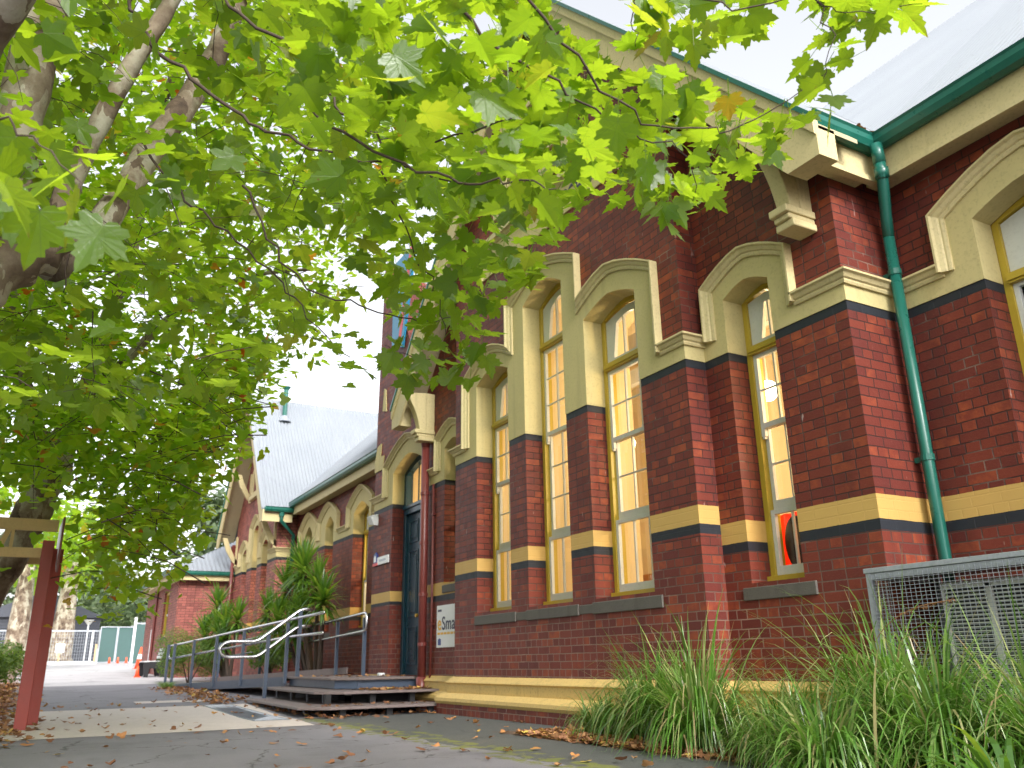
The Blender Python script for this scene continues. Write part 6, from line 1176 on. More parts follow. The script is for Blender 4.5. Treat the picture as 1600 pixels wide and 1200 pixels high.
FAR='-949,-253,570;-1295,233,586;-1018,114,289;-894,-130,154;-1055,175,465;-1369,-110,557;-1420,-267,490;-766,-133,418;-1218,390,783;-1042,301,828;-772,-10,303;-1114,-309,712;-761,234,827;-1076,-168,600;-1120,-258,642;-1130,-42,525;-1104,121,232;-896,152,643;-877,13,359;-847,79,211;-1295,-163,636;-998,35,466;-1198,-214,887;-1059,260,909;-1064,48,406;-890,125,240;-1032,70,691;-787,168,673;-1222,-7,621;-1048,106,581;-934,-193,680;-1205,-237,480;-871,-205,413;-1063,-118,276;-1138,-107,302;-936,130,461;-742,-8,396;-1056,-171,725;-1198,129,952;-1208,-135,714;-1254,-188,775;-761,106,320;-744,126,654;-979,-102,475;-1134,119,240;-1179,258,603;-822,249,825;-1119,67,583;-1231,-212,336;-1304,103,281;-699,-51,529;-1049,-69,336;-1296,-275,588;-760,101,401;-767,231,569;-807,-162,451;-958,182,375;-807,37,384;-1037,-51,651;-863,116,254;-1275,-214,396;-950,159,811;-961,98,891;-1052,-216,644;-1289,-249,546;-899,-26,530;-639,220,520;-1348,-110,806;-847,-81,193;-1352,-34,557;-1228,-255,538;-943,-137,302;-1139,-112,160;-1173,170,829;-1002,206,837;-967,-157,329;-882,289,619;-751,51,401;-1076,-231,325;-864,26,393;-1271,-54,923;-912,-70,752;-1324,132,279;-1040,-176,154;-1050,308,1046;-870,-137,270;-845,54,276;-878,-109,597;-931,-23,358;-987,-74,147;-1308,-105,768;-1097,-210,512;-1005,-80,174;-1030,221,1023;-925,215,473;-1249,-90,618;-1090,91,948;-919,91,611;-1145,-21,287;-966,143,301;-1105,41,605;-849,164,604;-876,-109,408;-838,-118,355;-1128,53,661;-1191,341,656;-1015,-130,429;-695,75,570;-658,180,577;-1281,-272,393;-1027,-190,245;-893,100,251;-757,128,762;-1088,-57,447;-834,33,585;-1028,223,901;-1209,-241,455;-1069,54,916;-783,152,644;-956,2,259;-859,267,682;-1046,-149,535;-1049,-228,651;-771,-131,317;-1024,238,496;-1099,140,873;-1195,187,340;-1309,100,508;-1049,-83,666;-923,-33,597;-836,228,825;-1470,213,482;-1244,-56,832;-914,112,830;-1270,-70,443;-1160,-106,490;-995,-131,292;-711,232,615;-1139,-82,375;-1031,-6,354;-866,-27,527;-1028,149,985;-818,181,608;-930,131,346;-1206,3,797;-1010,-17,474;-848,-135,527;-974,-69,640;-1302,-202,628;-986,-147,355;-1060,-256,658;-919,237,428;-994,-191,573;-1063,-48,641;-1385,-137,726;-862,-102,443;-1245,-310,889;-917,-149,490;-1106,140,751;-1264,-167,208;-1197,338,598;-1365,-35,712;-932,152,584;-991,66,282;-881,-35,487;-1014,120,617;-1162,394,988;-1036,-170,290;-914,-89,217;-900,-4,655;-1230,-219,867;-1240,103,430;-1248,90,456;-1362,-259,694;-847,-121,551;-883,-85,167;-1344,-14,525;-1019,-156,298;-782,160,788;-770,33,541;-1149,159,375;-1124,-294,717;-867,136,302;-909,-156,416;-848,121,227;-885,-104,597;-719,-104,441;-960,-35,773;-1052,224,468;-1228,65,883;-1438,-214,507;-1065,-218,658;-1084,-69,691;-1057,-102,269;-1178,53,800;-849,2,701;-1144,-207,320;-1138,235,1019;-1073,172,345;-799,126,361;-867,278,589;-995,140,609;-1425,-49,596;-1026,-103,290;-1320,376,766;-1012,-38,377;-861,-168,348;-1233,24,665;-1202,118,590;-1264,100,813;-755,-117,546;-838,128,782;-1313,280,737;-806,-86,344;-901,61,618;-848,-177,480;-913,-127,658;-996,69,194;-1066,186,454;-986,113,214;-1409,-180,547;-1458,24,497;-1204,193,980;-886,120,489;-1024,158,344;-1104,76,620;-957,-148,187;-1229,-99,463;-1297,-109,763;-1075,-185,584;-792,134,686;-1035,-8,640;-826,278,805;-817,92,394;-717,-198,528;-972,286,864;-1284,-25,383;-1041,337,758;-1243,79,148;-723,252,572;-863,-33,255;-1167,-83,164;-704,247,642;-690,-107,512;-1104,358,1049;-1194,13,389;-834,-88,547;-1187,-259,705;-989,-175,691;-983,153,643;-1206,-170,344;-858,-102,383;-1083,190,538;-1021,-81,528;-1218,-191,524;-1066,-101,194;-965,256,920;-1159,-155,673;-838,-2,465;-1152,-20,890;-1318,-147,596;-890,145,286;-1020,19,424;-899,63,232;-782,181,538;-1280,344,732;-1245,-273,453;-809,-118,263;-905,-54,620;-1064,-3,584;-809,160,736;-1152,-162,231;-1141,-72,323;-1052,-179,182;-1470,216,490;-717,18,488;-1106,-164,735;-960,-168,238;-1248,-185,475;-938,-152,427;-1232,153,596;-1006,-122,785;-888,173,602;-1248,117,894;-1159,-15,667;-823,185,524;-647,133,665;-1406,-77,578;-1354,110,450;-1220,10,584;-1259,-189,246;-1099,87,728;-1201,-150,754;-695,220,678;-675,169,477;-1083,-119,747;-1077,-90,700;-1202,229,457;-1106,-137,163;-978,85,152;-1143,-102,329;-1032,-79,614;-1291,-329,652;-1295,-177,247;-1019,-44,414;-1005,5,512;-786,222,499;-848,166,563;-853,-37,413;-1186,149,314;-1226,10,678;-1330,-88,790;-997,-26,291;-1291,159,408;-777,220,407;-968,-9,823;-870,38,303;-1209,195,510;-1120,315,569;-796,273,747;-1145,-3,475;-1285,-134,302;-952,70,125;-1240,-115,157;-933,-169,413;-1313,69,275;-1277,-120,305;-1240,174,510;-1152,3,455;-1150,261,941;-1048,-213,726;-965,-63,254;-930,-30,804;-764,-134,344;-1224,278,836;-1273,-195,680;-814,-115,403;-809,26,476;-868,23,698;-990,-174,241;-1039,-181,587;-1195,90,356;-1208,116,228;-973,96,798;-1263,56,874;-781,-177,345;-972,298,599;-968,-182,639;-880,116,726;-768,-26,345;-988,207,830;-1066,123,257;-975,-161,335;-977,173,835;-1405,-18,523;-1114,-173,782;-772,189,584;-858,-138,169;-1188,-49,840;-1386,325,657;-1142,127,276;-1384,-191,527;-976,335,914;-1059,56,391;-1125,316,722;-1140,-73,564;-868,-198,530;-719,-92,406;-877,91,333;-791,-95,281;-848,-169,219;-990,268,709;-1133,75,169;-933,-127,235;-1185,-84,574;-856,-96,619;-1196,282,761;-1112,-206,754;-1262,-121,169;-797,45,430;-943,41,288;-671,133,550;-1045,38,418;-695,-52,597;-1204,-50,781;-913,89,262;-1042,-221,547;-678,143,600;-1063,-29,897;-812,185,412;-1096,-85,352;-663,12,581;-1395,173,683;-903,132,878;-1202,-118,557;-1044,108,524;-844,171,434;-869,273,602;-988,-247,596;-1072,275,488;-772,147,727;-1118,-130,375;-830,-21,572;-1121,118,552;-809,11,393;-1408,59,471;-1207,-101,429;-1247,15,390;-844,-137,275;-825,-158,201;-1160,-127,382;-705,-122,565;-1336,-104,814;-1312,4,347;-1095,-31,613;-1054,-218,392;-1223,-176,579;-1149,-53,794;-1258,-73,915;-1024,186,978;-1201,303,733;-714,81,441;-1368,43,603;-1115,-85,613;-801,-43,277;-955,-224,643;-862,143,693;-1228,243,487;-784,-164,457;-785,225,411;-1322,-266,487;-1393,96,704;-1349,165,808;-794,74,477;-1161,121,361;-1311,-190,675;-961,85,524;-1203,28,631;-1198,187,808;-1109,-171,368;-744,257,798;-1084,62,809;-928,-235,596;-1061,-210,556;-1148,27,489;-595,156,613;-1338,-312,730;-1341,-306,488;-1234,-187,909;-1022,-159,425;-1243,-197,940;-945,-235,553;-1028,-273,577;-946,-209,361;-1068,-86,305;-929,11,252;-921,-222,684;-1053,-136,157;-945,207,740;-853,321,926;-965,-202,415;-848,202,453;-1294,141,267;-832,103,242;-1268,38,677;-1031,-183,201;-828,-173,495;-894,-100,161;-821,-191,464;-754,142,682;-1264,142,418;-1342,-76,760;-873,-157,664;-1390,72,536;-1239,149,383;-1185,-282,615;-1118,-80,552;-873,99,703;-822,43,702;-1111,-213,386;-952,-120,529;-916,116,509;-800,84,454;-888,127,521;-911,124,227;-793,-94,286;-1322,-124,595;-1206,-317,648;-1403,-165,413;-1123,-245,685;-1151,-224,544;-874,-36,369;-770,-22,303;-1140,125,204;-1228,-138,188;-1052,37,605;-965,317,857;-1314,96,843;-1244,-15,539;-1002,23,848;-920,-103,247;-788,-56,375;-1039,-119,204;-1157,-101,177;-888,47,778;-889,-62,377;-1201,136,931;-1283,164,776;-1160,144,803;-909,-97,610;-724,96,431;-1404,-91,471;-788,-183,326;-769,-112,505;-1046,-124,547;-1182,207,825;-988,50,245;-988,105,394;-1196,-48,634;-936,-138,587;-996,-82,211;-1087,138,602;-858,119,242;-1005,91,340;-1348,-182,626;-1211,38,839;-818,308,907;-769,-107,607;-1291,-196,674;-715,193,734;-1018,203,1006;-801,-162,348;-1211,-124,747;-1010,-240,633;-957,152,889;-1175,334,642;-1116,197,477;-959,62,383;-731,184,351;-851,-222,614;-1108,-130,204;-996,-134,576;-1047,-30,457;-1332,-55,605;-1160,-229,326;-1273,-151,877;-1087,232,456;-1380,258,531;-918,-180,403;-990,95,917;-1169,275,917;-976,150,727;-1322,186,715;-971,12,692;-938,71,201;-1029,150,394;-1158,57,480;-966,-110,253;-1097,195,978;-1149,-161,155;-858,45,222;-973,-211,497;-654,202,682;-1019,-171,343;-742,71,604;-876,6,743;-1134,-169,592;-935,225,887;-1402,-286,644;-887,131,520;-1321,-30,807;-719,-65,444;-664,-37,583;-1210,-58,1011;-962,-15,394;-1031,61,592;-959,224,724;-1232,109,662;-651,37,599;-799,212,486;-1139,-84,810;-983,-233,430;-1034,254,1059;-935,27,270;-1002,-231,704;-710,95,668;-1255,129,474;-837,87,197;-1398,79,580;-1213,-283,593;-981,309,957;-889,-98,491;-1273,202,652;-690,172,698;-1251,-129,199;-1008,-106,350;-839,-156,368;-1094,14,600;-848,-85,712;-1113,143,249;-1167,272,1023;-1261,-180,352;-919,-37,666;-1057,20,708;-1116,-234,316;-1236,-199,191;-1180,-125,291;-1348,-142,468;-1105,145,325;-1176,-77,374;-994,-188,341;-1113,103,344;-774,120,288;-1404,-103,435;-749,-25,570;-849,-198,582;-1096,80,383;-1102,-24,683;-1301,-223,249;-808,71,626;-796,251,818;-944,80,681;-911,-193,337;-889,-167,645;-677,-19,594;-882,-255,632;-729,-133,390;-909,-188,256;-1282,-25,745;-1207,-62,740;-1124,-62,379;-1092,-220,502;-950,-99,227;-1130,343,731;-784,-118,463;-829,-116,577;-1129,-250,656;-737,19,442;-1128,30,548;-1398,-124,487;-974,106,248;-1252,-111,184;-1067,1,761;-926,-187,290;-924,-183,271;-1042,36,353;-1093,172,846;-845,-177,397;-1160,155,1080;-730,-59,499;-1370,-120,525;-980,198,873;-1025,196,560;-1414,91,683;-757,-11,382;-855,-191,558;-1220,-37,800;-1137,-298,657;-1344,-324,743;-769,-55,445;-1233,-210,195;-1326,-126,188;-747,87,416;-1310,92,784;-1235,-163,289;-984,-68,272;-1093,-128,147;-928,-260,629;-751,262,822;-817,-139,473;-967,302,575;-1177,311,610;-770,150,338;-1398,150,692;-1259,-304,555;-733,121,418;-969,-48,404;-750,166,513;-1002,-21,752;-1055,37,832;-814,89,623;-1434,33,496;-1214,54,373;-824,214,841;-746,142,616;-913,29,333;-1313,123,598;-1049,181,445;-1236,-231,320;-775,49,307;-1168,-135,534;-1087,-302,729;-994,-286,673;-1019,-176,161;-1395,70,703;-1318,-250,560;-1219,308,584;-735,-97,599;-1019,-169,396;-987,-203,730;-1040,-190,473;-913,-156,503;-738,39,678;-1077,-210,661;-780,58,292;-1147,-104,655;-1358,-36,440;-1008,92,340;-1066,-37,298;-736,-212,538;-1330,-95,190;-1248,-314,625;-906,124,472;-1199,-52,768;-907,62,447;-1111,151,682;-967,52,715;-1169,-209,750;-1395,-225,642;-1112,-107,322;-728,241,773;-1305,-236,575;-1121,20,573;-1399,151,537;-1128,247,673;-1206,218,492;-844,-109,542;-687,206,704;-655,111,608;-1248,367,659;-974,251,786;-1231,-188,576;-1281,-185,302;-650,188,606;-1356,-98,672;-1335,-112,834;-1163,152,297;-1203,-298,714;-852,-52,279;-905,-36,572;-685,-143,498;-1031,14,535;-1144,30,342;-732,-141,380;-950,-185,708;-887,-31,406;-1221,31,503;-884,125,421;-1084,-53,319;-975,280,985;-975,252,452;-1334,-18,806;-747,-12,464;-1076,333,861;-1293,-225,807;-1022,86,550;-890,-196,430;-688,229,538;-896,-129,217;-1140,-139,307;-858,203,747;-1202,86,281;-718,195,398;-963,-96,244;-1128,-14,630;-1365,-246,642;-765,157,685;-1106,-204,191;-890,-160,256;-1066,-115,382;-1283,4,732;-979,-249,691;-1173,227,595;-1310,-189,304;-930,176,758;-957,-122,426;-957,94,372;-1314,-316,619;-1145,57,693;-800,-94,266;-847,100,750;-922,-102,176;-1159,-297,835;-1294,108,432;-1003,-191,613;-933,71,425;-833,286,750;-1069,-49,519;-1269,-63,425;-973,75,205;-1046,-44,552;-1177,-211,817;-917,1,403;-839,-162,419;-1291,106,756;-1128,-260,731;-1128,-26,640;-662,189,670;-1099,-204,365;-1278,95,249;-1208,26,975;-1198,219,798;-1413,39,587;-711,26,523;-1203,-175,510;-886,-161,603;-1216,-130,557;-786,3,321;-885,-37,552;-1250,51,745;-933,-59,584;-864,-157,391;-1251,-165,395;-1114,384,960;-888,-132,587;-823,-166,545;-743,196,539;-802,-93,352;-1399,-257,534;-863,69,342;-715,17,611;-750,93,566;-902,-150,433;-883,339,954;-778,-143,480;-868,28,763;-950,138,415;-893,164,403;-910,-12,420;-1017,357,1082;-1351,30,805;-967,-158,225;-1106,-111,412;-958,-210,610;-808,182,616;-1131,-27,576;-579,216,659;-1253,-258,774;-982,-258,554;-974,-123,221;-1123,240,596;-862,-82,542;-815,-42,320;-1189,-96,807;-1257,-46,895;-869,84,778;-982,156,918;-967,-179,299;-899,197,392;-1268,-224,246;-1273,-206,559;-1176,274,583;-747,-11,514;-1168,111,307;-1197,-123,844;-1138,40,643;-835,264,692;-1024,71,255;-963,-9,800;-1346,258,710;-1157,-86,223;-1168,-285,572;-1025,125,620;-755,1,585;-1354,62,683;-865,128,352;-750,223,799;-1315,9,323;-1140,-157,336;-1028,-155,601;-982,-174,384;-1030,185,461;-1001,-168,533;-770,122,758;-1288,109,521;-819,166,662;-1044,104,294;-645,234,567;-660,221,678;-1239,125,513;-1277,-11,384;-1162,-181,824;-1430,-147,492;-954,-188,428;-1096,-124,502;-1044,98,500;-779,-111,516;-1164,145,672;-1340,83,452;-1353,-323,633;-1234,-296,652;-1133,281,796;-762,206,432;-840,-78,204;-1139,360,871;-958,-49,436;-1268,110,437;-761,116,402;-1001,-89,230;-831,-72,402;-943,-129,709;-1172,-209,901;-1072,-10,540;-843,-89,511;-709,193,656;-1192,235,601;-1318,-156,733;-908,-32,502;-962,-58,438;-877,230,898;-1236,-33,583;-698,74,691;-777,36,660;-1131,-175,959;-942,-28,481;-780,41,746;-974,-103,637;-1276,-155,610;-965,-31,564;-939,-116,417;-866,-94,368;-1178,118,761;-1307,24,550;-1013,88,537;-1167,-68,520;-1120,-168,970;-1145,145,836;-1076,170,819;-768,72,742;-932,203,861;-861,226,836;-887,-160,681;-845,-162,726;-1020,-97,831;-1165,-50,977;-1065,175,905;-1185,255,582;-1173,-96,432;-1134,-144,906;-1031,161,770;-925,-128,533;-805,5,764;-927,284,951;-1153,337,915;-862,-129,708;-1059,11,442;-1157,-230,965;-1002,-46,912;-1252,67,881;-877,-53,457;-804,-143,668;-816,2,759;-1289,191,540;-915,-96,602;-941,-4,848;-926,-107,734;-1220,-80,847;-1091,87,516;-1178,-51,991;-898,163,550;-1215,-17,569;-788,-96,603;-1211,-31,593;-838,126,537;-1175,263,878;-956,-81,434;-938,58,797;-1204,-190,900;-919,-130,530;-999,244,895;-1187,-2,811;-1300,14,664;-1354,176,631;-716,-50,618;-931,318,750;-943,-104,501;-914,-33,422;-1098,118,1040;-1184,-90,834;-811,82,519;-999,314,885;-1010,243,549;-1128,228,1011;-1021,-128,800;-924,76,373;-1170,-126,411;-996,-56,838;-1316,-158,592;-1050,-96,745;-1103,313,854;-1098,-122,469;-1188,-70,664;-900,-117,404;-1001,-177,699;-901,116,566;-875,-106,532;-1147,-119,940;-1043,239,654;-1300,97,521;-1053,19,590;-1279,-158,777;-1112,109,455;-878,273,613;-1092,210,556;-797,262,641;-849,-62,401;-1331,210,665;-962,46,560;-1216,-161,731;-1104,9,621;-883,144,700;-1070,-115,380;-1284,-57,557;-881,10,831;-843,99,552;-1095,71,945;-712,216,748;-961,136,762;-1123,288,908;-1123,-136,627;-964,45,413;-1001,-79,660;-791,271,686;-932,11,416;-1297,-100,528;-1239,319,835;-1319,-103,457;-979,288,998;-846,140,461;-1074,157,494;-1114,-161,890;-1364,-70,471;-761,-1,660;-1001,58,721;-1034,10,709;-1092,-139,724;-838,57,648;-981,-104,580;-938,132,645;-1070,228,985;-1149,101,854;-1182,-170,786;-911,-79,318;-825,-88,554;-1104,110,986;-954,-44,669;-894,165,771;-822,47,581;-725,74,657;-862,286,697;-1298,-163,610;-948,-143,618;-1039,-167,715;-958,41,607;-958,215,910;-1228,118,507;-956,39,645;-994,212,665;-1231,-118,651;-992,247,995;-1247,83,858;-1104,-11,986;-678,88,701;-719,-46,620;-967,63,681;-994,205,753;-785,-127,604;-1376,240,572;-1003,76,650;-1000,-139,520;-1085,185,730;-868,185,601;-858,-128,592;-925,-157,675;-1109,256,797;-1078,-192,821;-988,-13,390;-912,-64,384;-1086,36,436;-1180,302,932;-1067,315,696;-1114,-76,758;-1132,-122,755;-1076,-23,574;-982,167,544;-894,282,671;-986,-52,781;-1136,16,933;-818,-3,576;-829,-98,655;-1258,350,779;-1147,223,903;-838,109,378;-883,-20,657;-735,106,577;-933,-19,633;-1195,-44,901;-968,-125,777;-884,229,651;-1243,-63,675;-945,-134,804;-1239,-71,580;-1121,-134,391;-1338,226,533;-1030,6,519;-797,174,681;-1250,-7,642;-1055,35,426;-1088,42,551;-1056,-6,462;-878,197,927;-906,-44,772;-1046,-75,491;-1030,-15,757;-1132,-5,679;-1332,214,708;-1014,32,800;-799,31,681;-1131,-106,983;-989,-118,437;-965,65,580;-725,245,689;-1004,237,1035;-977,-43,575;-1225,7,530;-1051,218,697;-1106,269,802;-1198,115,896;-1024,210,517;-1100,74,915;-900,-44,648;-993,-133,532;-1113,-90,468;-918,-60,813;-1306,40,546;-1142,-134,969;-1327,99,649;-775,137,511;-802,-44,639;-1117,-165,655;-958,235,992;-1243,164,566;-781,-43,577;-977,105,587;-1020,248,1052;-1221,50,927;-806,-136,580;-863,-91,382;-894,74,596;-1046,141,754;-805,199,674;-1389,48,584;-946,-42,374;-935,-110,497;-1101,47,911;-780,189,637;-1279,61,615;-1012,30,411;-846,252,599;-729,252,687;-1125,131,626;-1158,64,551;-1005,-74,614;-1186,56,461;-929,-129,676;-1113,-4,475;-860,235,671;-1121,-151,562;-1103,226,503;-1201,187,665;-893,26,855;-1109,133,549;-947,-21,702;-1051,-121,755;-1112,-156,854;-1017,221,551;-1147,-84,829;-1005,118,529;-1021,21,686;-993,31,777;-884,-68,366;-963,-4,859;-1199,209,715;-878,-81,321;-1321,-57,514;-734,180,673;-1015,198,434;-914,13,868;-820,157,488;-930,158,585;-650,182,698;-1229,14,671;-1176,29,494;-1296,223,751;-971,59,647;-935,50,558;-914,163,639;-1098,-36,424;-926,305,760;-962,218,570;-789,255,809;-983,-35,372;-1156,51,923;-940,-33,457;-1153,-46,738;-1254,-140,740;-1001,67,465;-1016,128,783;-879,-4,536;-918,-38,475;-886,148,426;-1234,87,540;-1012,340,1001;-963,93,415;-854,-108,431;-757,-59,615;-1269,130,676;-1329,105,734;-1002,175,577;-1286,64,511;-1059,303,691;-789,-64,609;-846,-144,558;-980,131,842;-907,7,516;-1150,188,819;-892,-77,338;-1031,74,877;-1258,-24,743;-894,193,880;-945,-102,599;-1076,-100,798;-1204,94,513;-1112,-108,883;-975,-62,572;-1240,241,737;-1073,-60,475;-936,-59,669;-1122,-62,558;-1168,102,989;-1027,8,832;-1010,-23,444;-899,154,886;-818,82,722;-868,37,605;-1081,252,520;-1232,153,639;-1283,34,591;-952,200,771;-1306,8,791;-909,77,478;-892,59,616;-814,-160,696;-1078,286,947;-1153,-146,538;-1234,33,834;-1361,194,642;-973,83,695;-752,103,589;-670,206,711;-1323,285,546;-931,94,843;-985,81,575;-1069,233,704;-1293,-52,461;-921,-93,408;-1278,-135,630;-1024,0,395;-965,104,614;-767,232,668;-849,69,381;-900,71,630;-1349,-27,611;-966,189,507;-1114,-17,498;-1003,206,680;-1045,207,560;-1159,-27,495;-753,233,623;-849,-102,476;-1184,-135,767;-1137,-18,991;-1128,252,483;-962,-109,852;-791,114,772;-739,87,583;-1245,-194,707;-928,89,588;-793,111,572;-763,142,619;-1063,188,626;-788,171,689;-867,1,561;-1042,302,851;-992,203,510;-1198,297,810;-900,84,816;-1074,183,984;-975,221,972;-1116,-22,668;-876,-129,759;-1188,191,680;-886,233,550;-823,54,626;-1159,221,986;-1064,-38,966;-1003,-99,462;-788,238,517;-1051,296,1086;-891,-1,398;-1191,39,621;-928,203,460;-854,203,614;-1316,196,699;-1039,-110,618;-781,108,525;-759,25,602;-1035,113,485;-857,33,509;-761,31,710;-1129,151,288;-988,145,427;-1158,207,444;-1121,172,418;-1281,199,506;-979,164,343;-1092,153,287;-947,153,358;-1054,168,303;-1286,167,330;-1109,131,330;-1069,189,430;-964,191,407;-1274,180,485;-1175,169,480;-1325,191,449;-1024,183,419;-969,147,272;-1138,189,394;-1161,145,334;-1095,202,415;-1268,254,488;-973,124,349;-1110,184,401;-1250,165,409;-1246,247,497;-1177,202,375;-985,148,401;-1122,186,396;-1005,135,314;-1039,172,315;-1144,179,458;-1091,164,428;-1044,181,392;-1276,222,462;-1125,196,446;-1254,243,447;-1140,166,441;-1293,239,533;-1295,225,498;-1140,190,392;-1087,130,323;-1158,151,354;-969,145,372;-1021,154,375;-1006,177,345;-1153,200,412;-1281,187,498;-1159,163,427;-1131,201,366;-1358,175,335;-965,161,418;-1068,147,404;-1187,229,436;-1197,202,360;-1240,254,507;-1145,154,414;-1266,190,494;-1261,184,386;-1094,163,367;-1297,199,503;-1121,199,406;-1156,151,372;-1019,135,339;-1274,185,434;-1243,240,445;-1225,193,413;-1199,222,415;-1198,228,486;-1003,151,352;-1310,248,465;-1263,222,519;-1290,187,374;-1086,165,314;-988,147,367;-1297,234,448;-1182,186,399;-1011,145,392;-1022,136,373;-1147,192,403;-1207,170,429;-1083,180,370;-1334,171,408;-985,182,415;-1199,204,386;-1240,218,461;-1191,208,398;-1173,158,334;-1076,171,371;-1220,214,400;-1120,180,360;-1259,187,410;-1150,219,438;-1240,166,312;-1231,229,479;-1262,177,385;-1303,187,351;-1001,202,407;-1276,172,459;-1248,211,438;-1023,167,376;-1032,177,424;-1072,160,359;-1232,218,478;-1083,146,267;-970,121,298;-1186,209,446;-1223,170,288;-1082,159,397;-1324,171,394;-948,-25,297;-1215,-6,327;-1213,147,307;-1019,124,213;-866,58,260;-1019,22,277;-870,41,297;-971,67,257;-1271,35,338;-1268,26,408;-1204,179,403;-1143,39,320;-1004,53,361;-1061,104,308;-1170,144,382;-1294,145,281;-1288,149,260;-1194,-10,395;-894,-35,242;-963,61,264;-1197,162,405;-1010,123,274;-1142,70,194;-915,49,282;-1223,113,281;-1339,111,282;-1208,35,307;-920,97,215;-1367,-26,337;-1053,15,279;-1108,99,366;-1191,-32,369;-1151,160,291;-1318,82,237;-1207,96,271;-1315,79,431;-912,-35,244;-1157,110,291;-1175,10,368;-861,-13,273;-821,117,263;-956,101,253;-881,43,310;-1308,134,416;-1012,97,259;-1203,38,320;-1043,138,355;-1144,-50,308;-845,7,305;-973,78,252;-844,93,252;-1385,102,230;-1293,0,355;-1063,57,367;-969,77,262;-1186,167,277;-1027,43,372;-861,81,140;-1031,-27,277;-1136,7,354;-823,5,304;-1026,84,208;-1336,139,378;-1049,87,163;-1017,25,313;-1357,91,253;-849,31,306;-1184,124,406;-1370,98,186;-906,-27,258;-1196,-51,343;-919,67,145;-1377,89,227;-999,122,298;-1223,85,278;-1033,-3,317;-907,59,217;-1314,149,287;-1080,-9,299;-1164,147,272;-971,84,309;-864,21,239;-828,109,250;-1284,166,310;-1051,150,319;-1108,70,331;-1195,-57,368;-1332,73,288;-987,51,307;-1303,164,347;-1333,95,343;-898,-26,308;-1297,87,264;-1256,137,333;-888,84,215;-874,86,161;-975,34,353;-1183,-13,295;-1331,145,236;-854,107,194;-914,99,255;-1199,137,417;-1297,123,263;-1331,-12,425;-1271,86,371;-846,80,277;-997,70,330;-1063,144,369;-1201,17,375;-1134,50,377;-1274,52,319;-1139,-46,341;-1322,82,443;-1296,-18,422;-988,160,338;-1357,102,326;-1258,129,236;-1287,107,335;-1172,-62,361;-1289,130,417;-1052,-53,329;-1104,-49,299;-1200,181,364;-903,-10,298;-1006,172,360;-1316,171,280;-1308,66,345;-1122,162,290;-948,139,321;-971,-3,342;-989,92,331;-1136,182,381;-1017,146,323;-951,-45,304;-1294,110,173;-983,72,233;-1203,107,401;-1207,80,394;-871,27,322;-1319,49,426;-1253,98,251;-1299,-7,338;-1002,120,213;-1059,84,183;-1129,128,390;-1308,135,382;-1316,108,353;-902,81,154;-1168,150,228;-1342,144,408;-1362,-37,383;-1037,78,160;-837,13,278;-873,78,297;-1042,79,169;-834,31,306;-1358,-22,362;-1082,101,199;-1361,172,287;-971,5,316;-977,43,320;-1101,119,279;-1180,12,363;-1077,120,370;-1132,48,339;-977,4,338;-957,106,196;-1049,37,376;-1115,129,359;-1123,128,292;-1229,143,322;-946,104,201;-1237,87,245;-1302,22,339;-817,97,294;-993,113,278;-928,-40,250;-1212,11,343;-932,56,193;-1268,122,230;-973,70,201;-1025,114,340;-1084,68,243;-871,113,176;-1133,102,158;-1040,147,286;-1344,-43,411;-949,48,263;-1223,-52,314;-1277,187,417;-1248,157,223;-899,98,163;-987,-39,311;-997,81,260;-1114,128,193;-946,58,248;-1232,22,424;-1231,166,234;-1307,119,257;-1165,-6,299;-1195,106,217;-1073,173,341;-1020,83,232;-891,88,266;-816,124,270;-962,30,291;-1058,-53,307;-996,94,202;-1135,60,397;-1338,32,461;-1233,84,328;-1291,179,270;-1000,128,249;-1027,70,142;-1064,122,234;-964,103,236;-925,61,266;-862,122,313;-1345,171,406;-1018,-36,326;-955,3,302;-1192,111,253;-858,-38,237;-1214,116,386;-1062,30,280;-908,-26,285;-1058,-32,323;-1235,110,179;-1227,77,403;-1011,-13,261;-1033,66,161;-820,113,276;-906,16,303;-1196,85,354;-977,39,278;-1142,73,382;-1179,76,214;-926,144,283;-855,75,237;-1128,135,370;-1204,168,389;-901,44,284;-1004,39,280;-1185,168,357;-1231,13,380;-1243,149,219;-1077,87,355;-1347,73,234;-998,164,326;-1258,151,271;-1298,135,298;-1282,-37,364;-1117,153,335;-1039,69,221;-834,105,307;-832,98,287;-830,25,267;-867,80,225;-1354,-30,366;-1246,148,378'
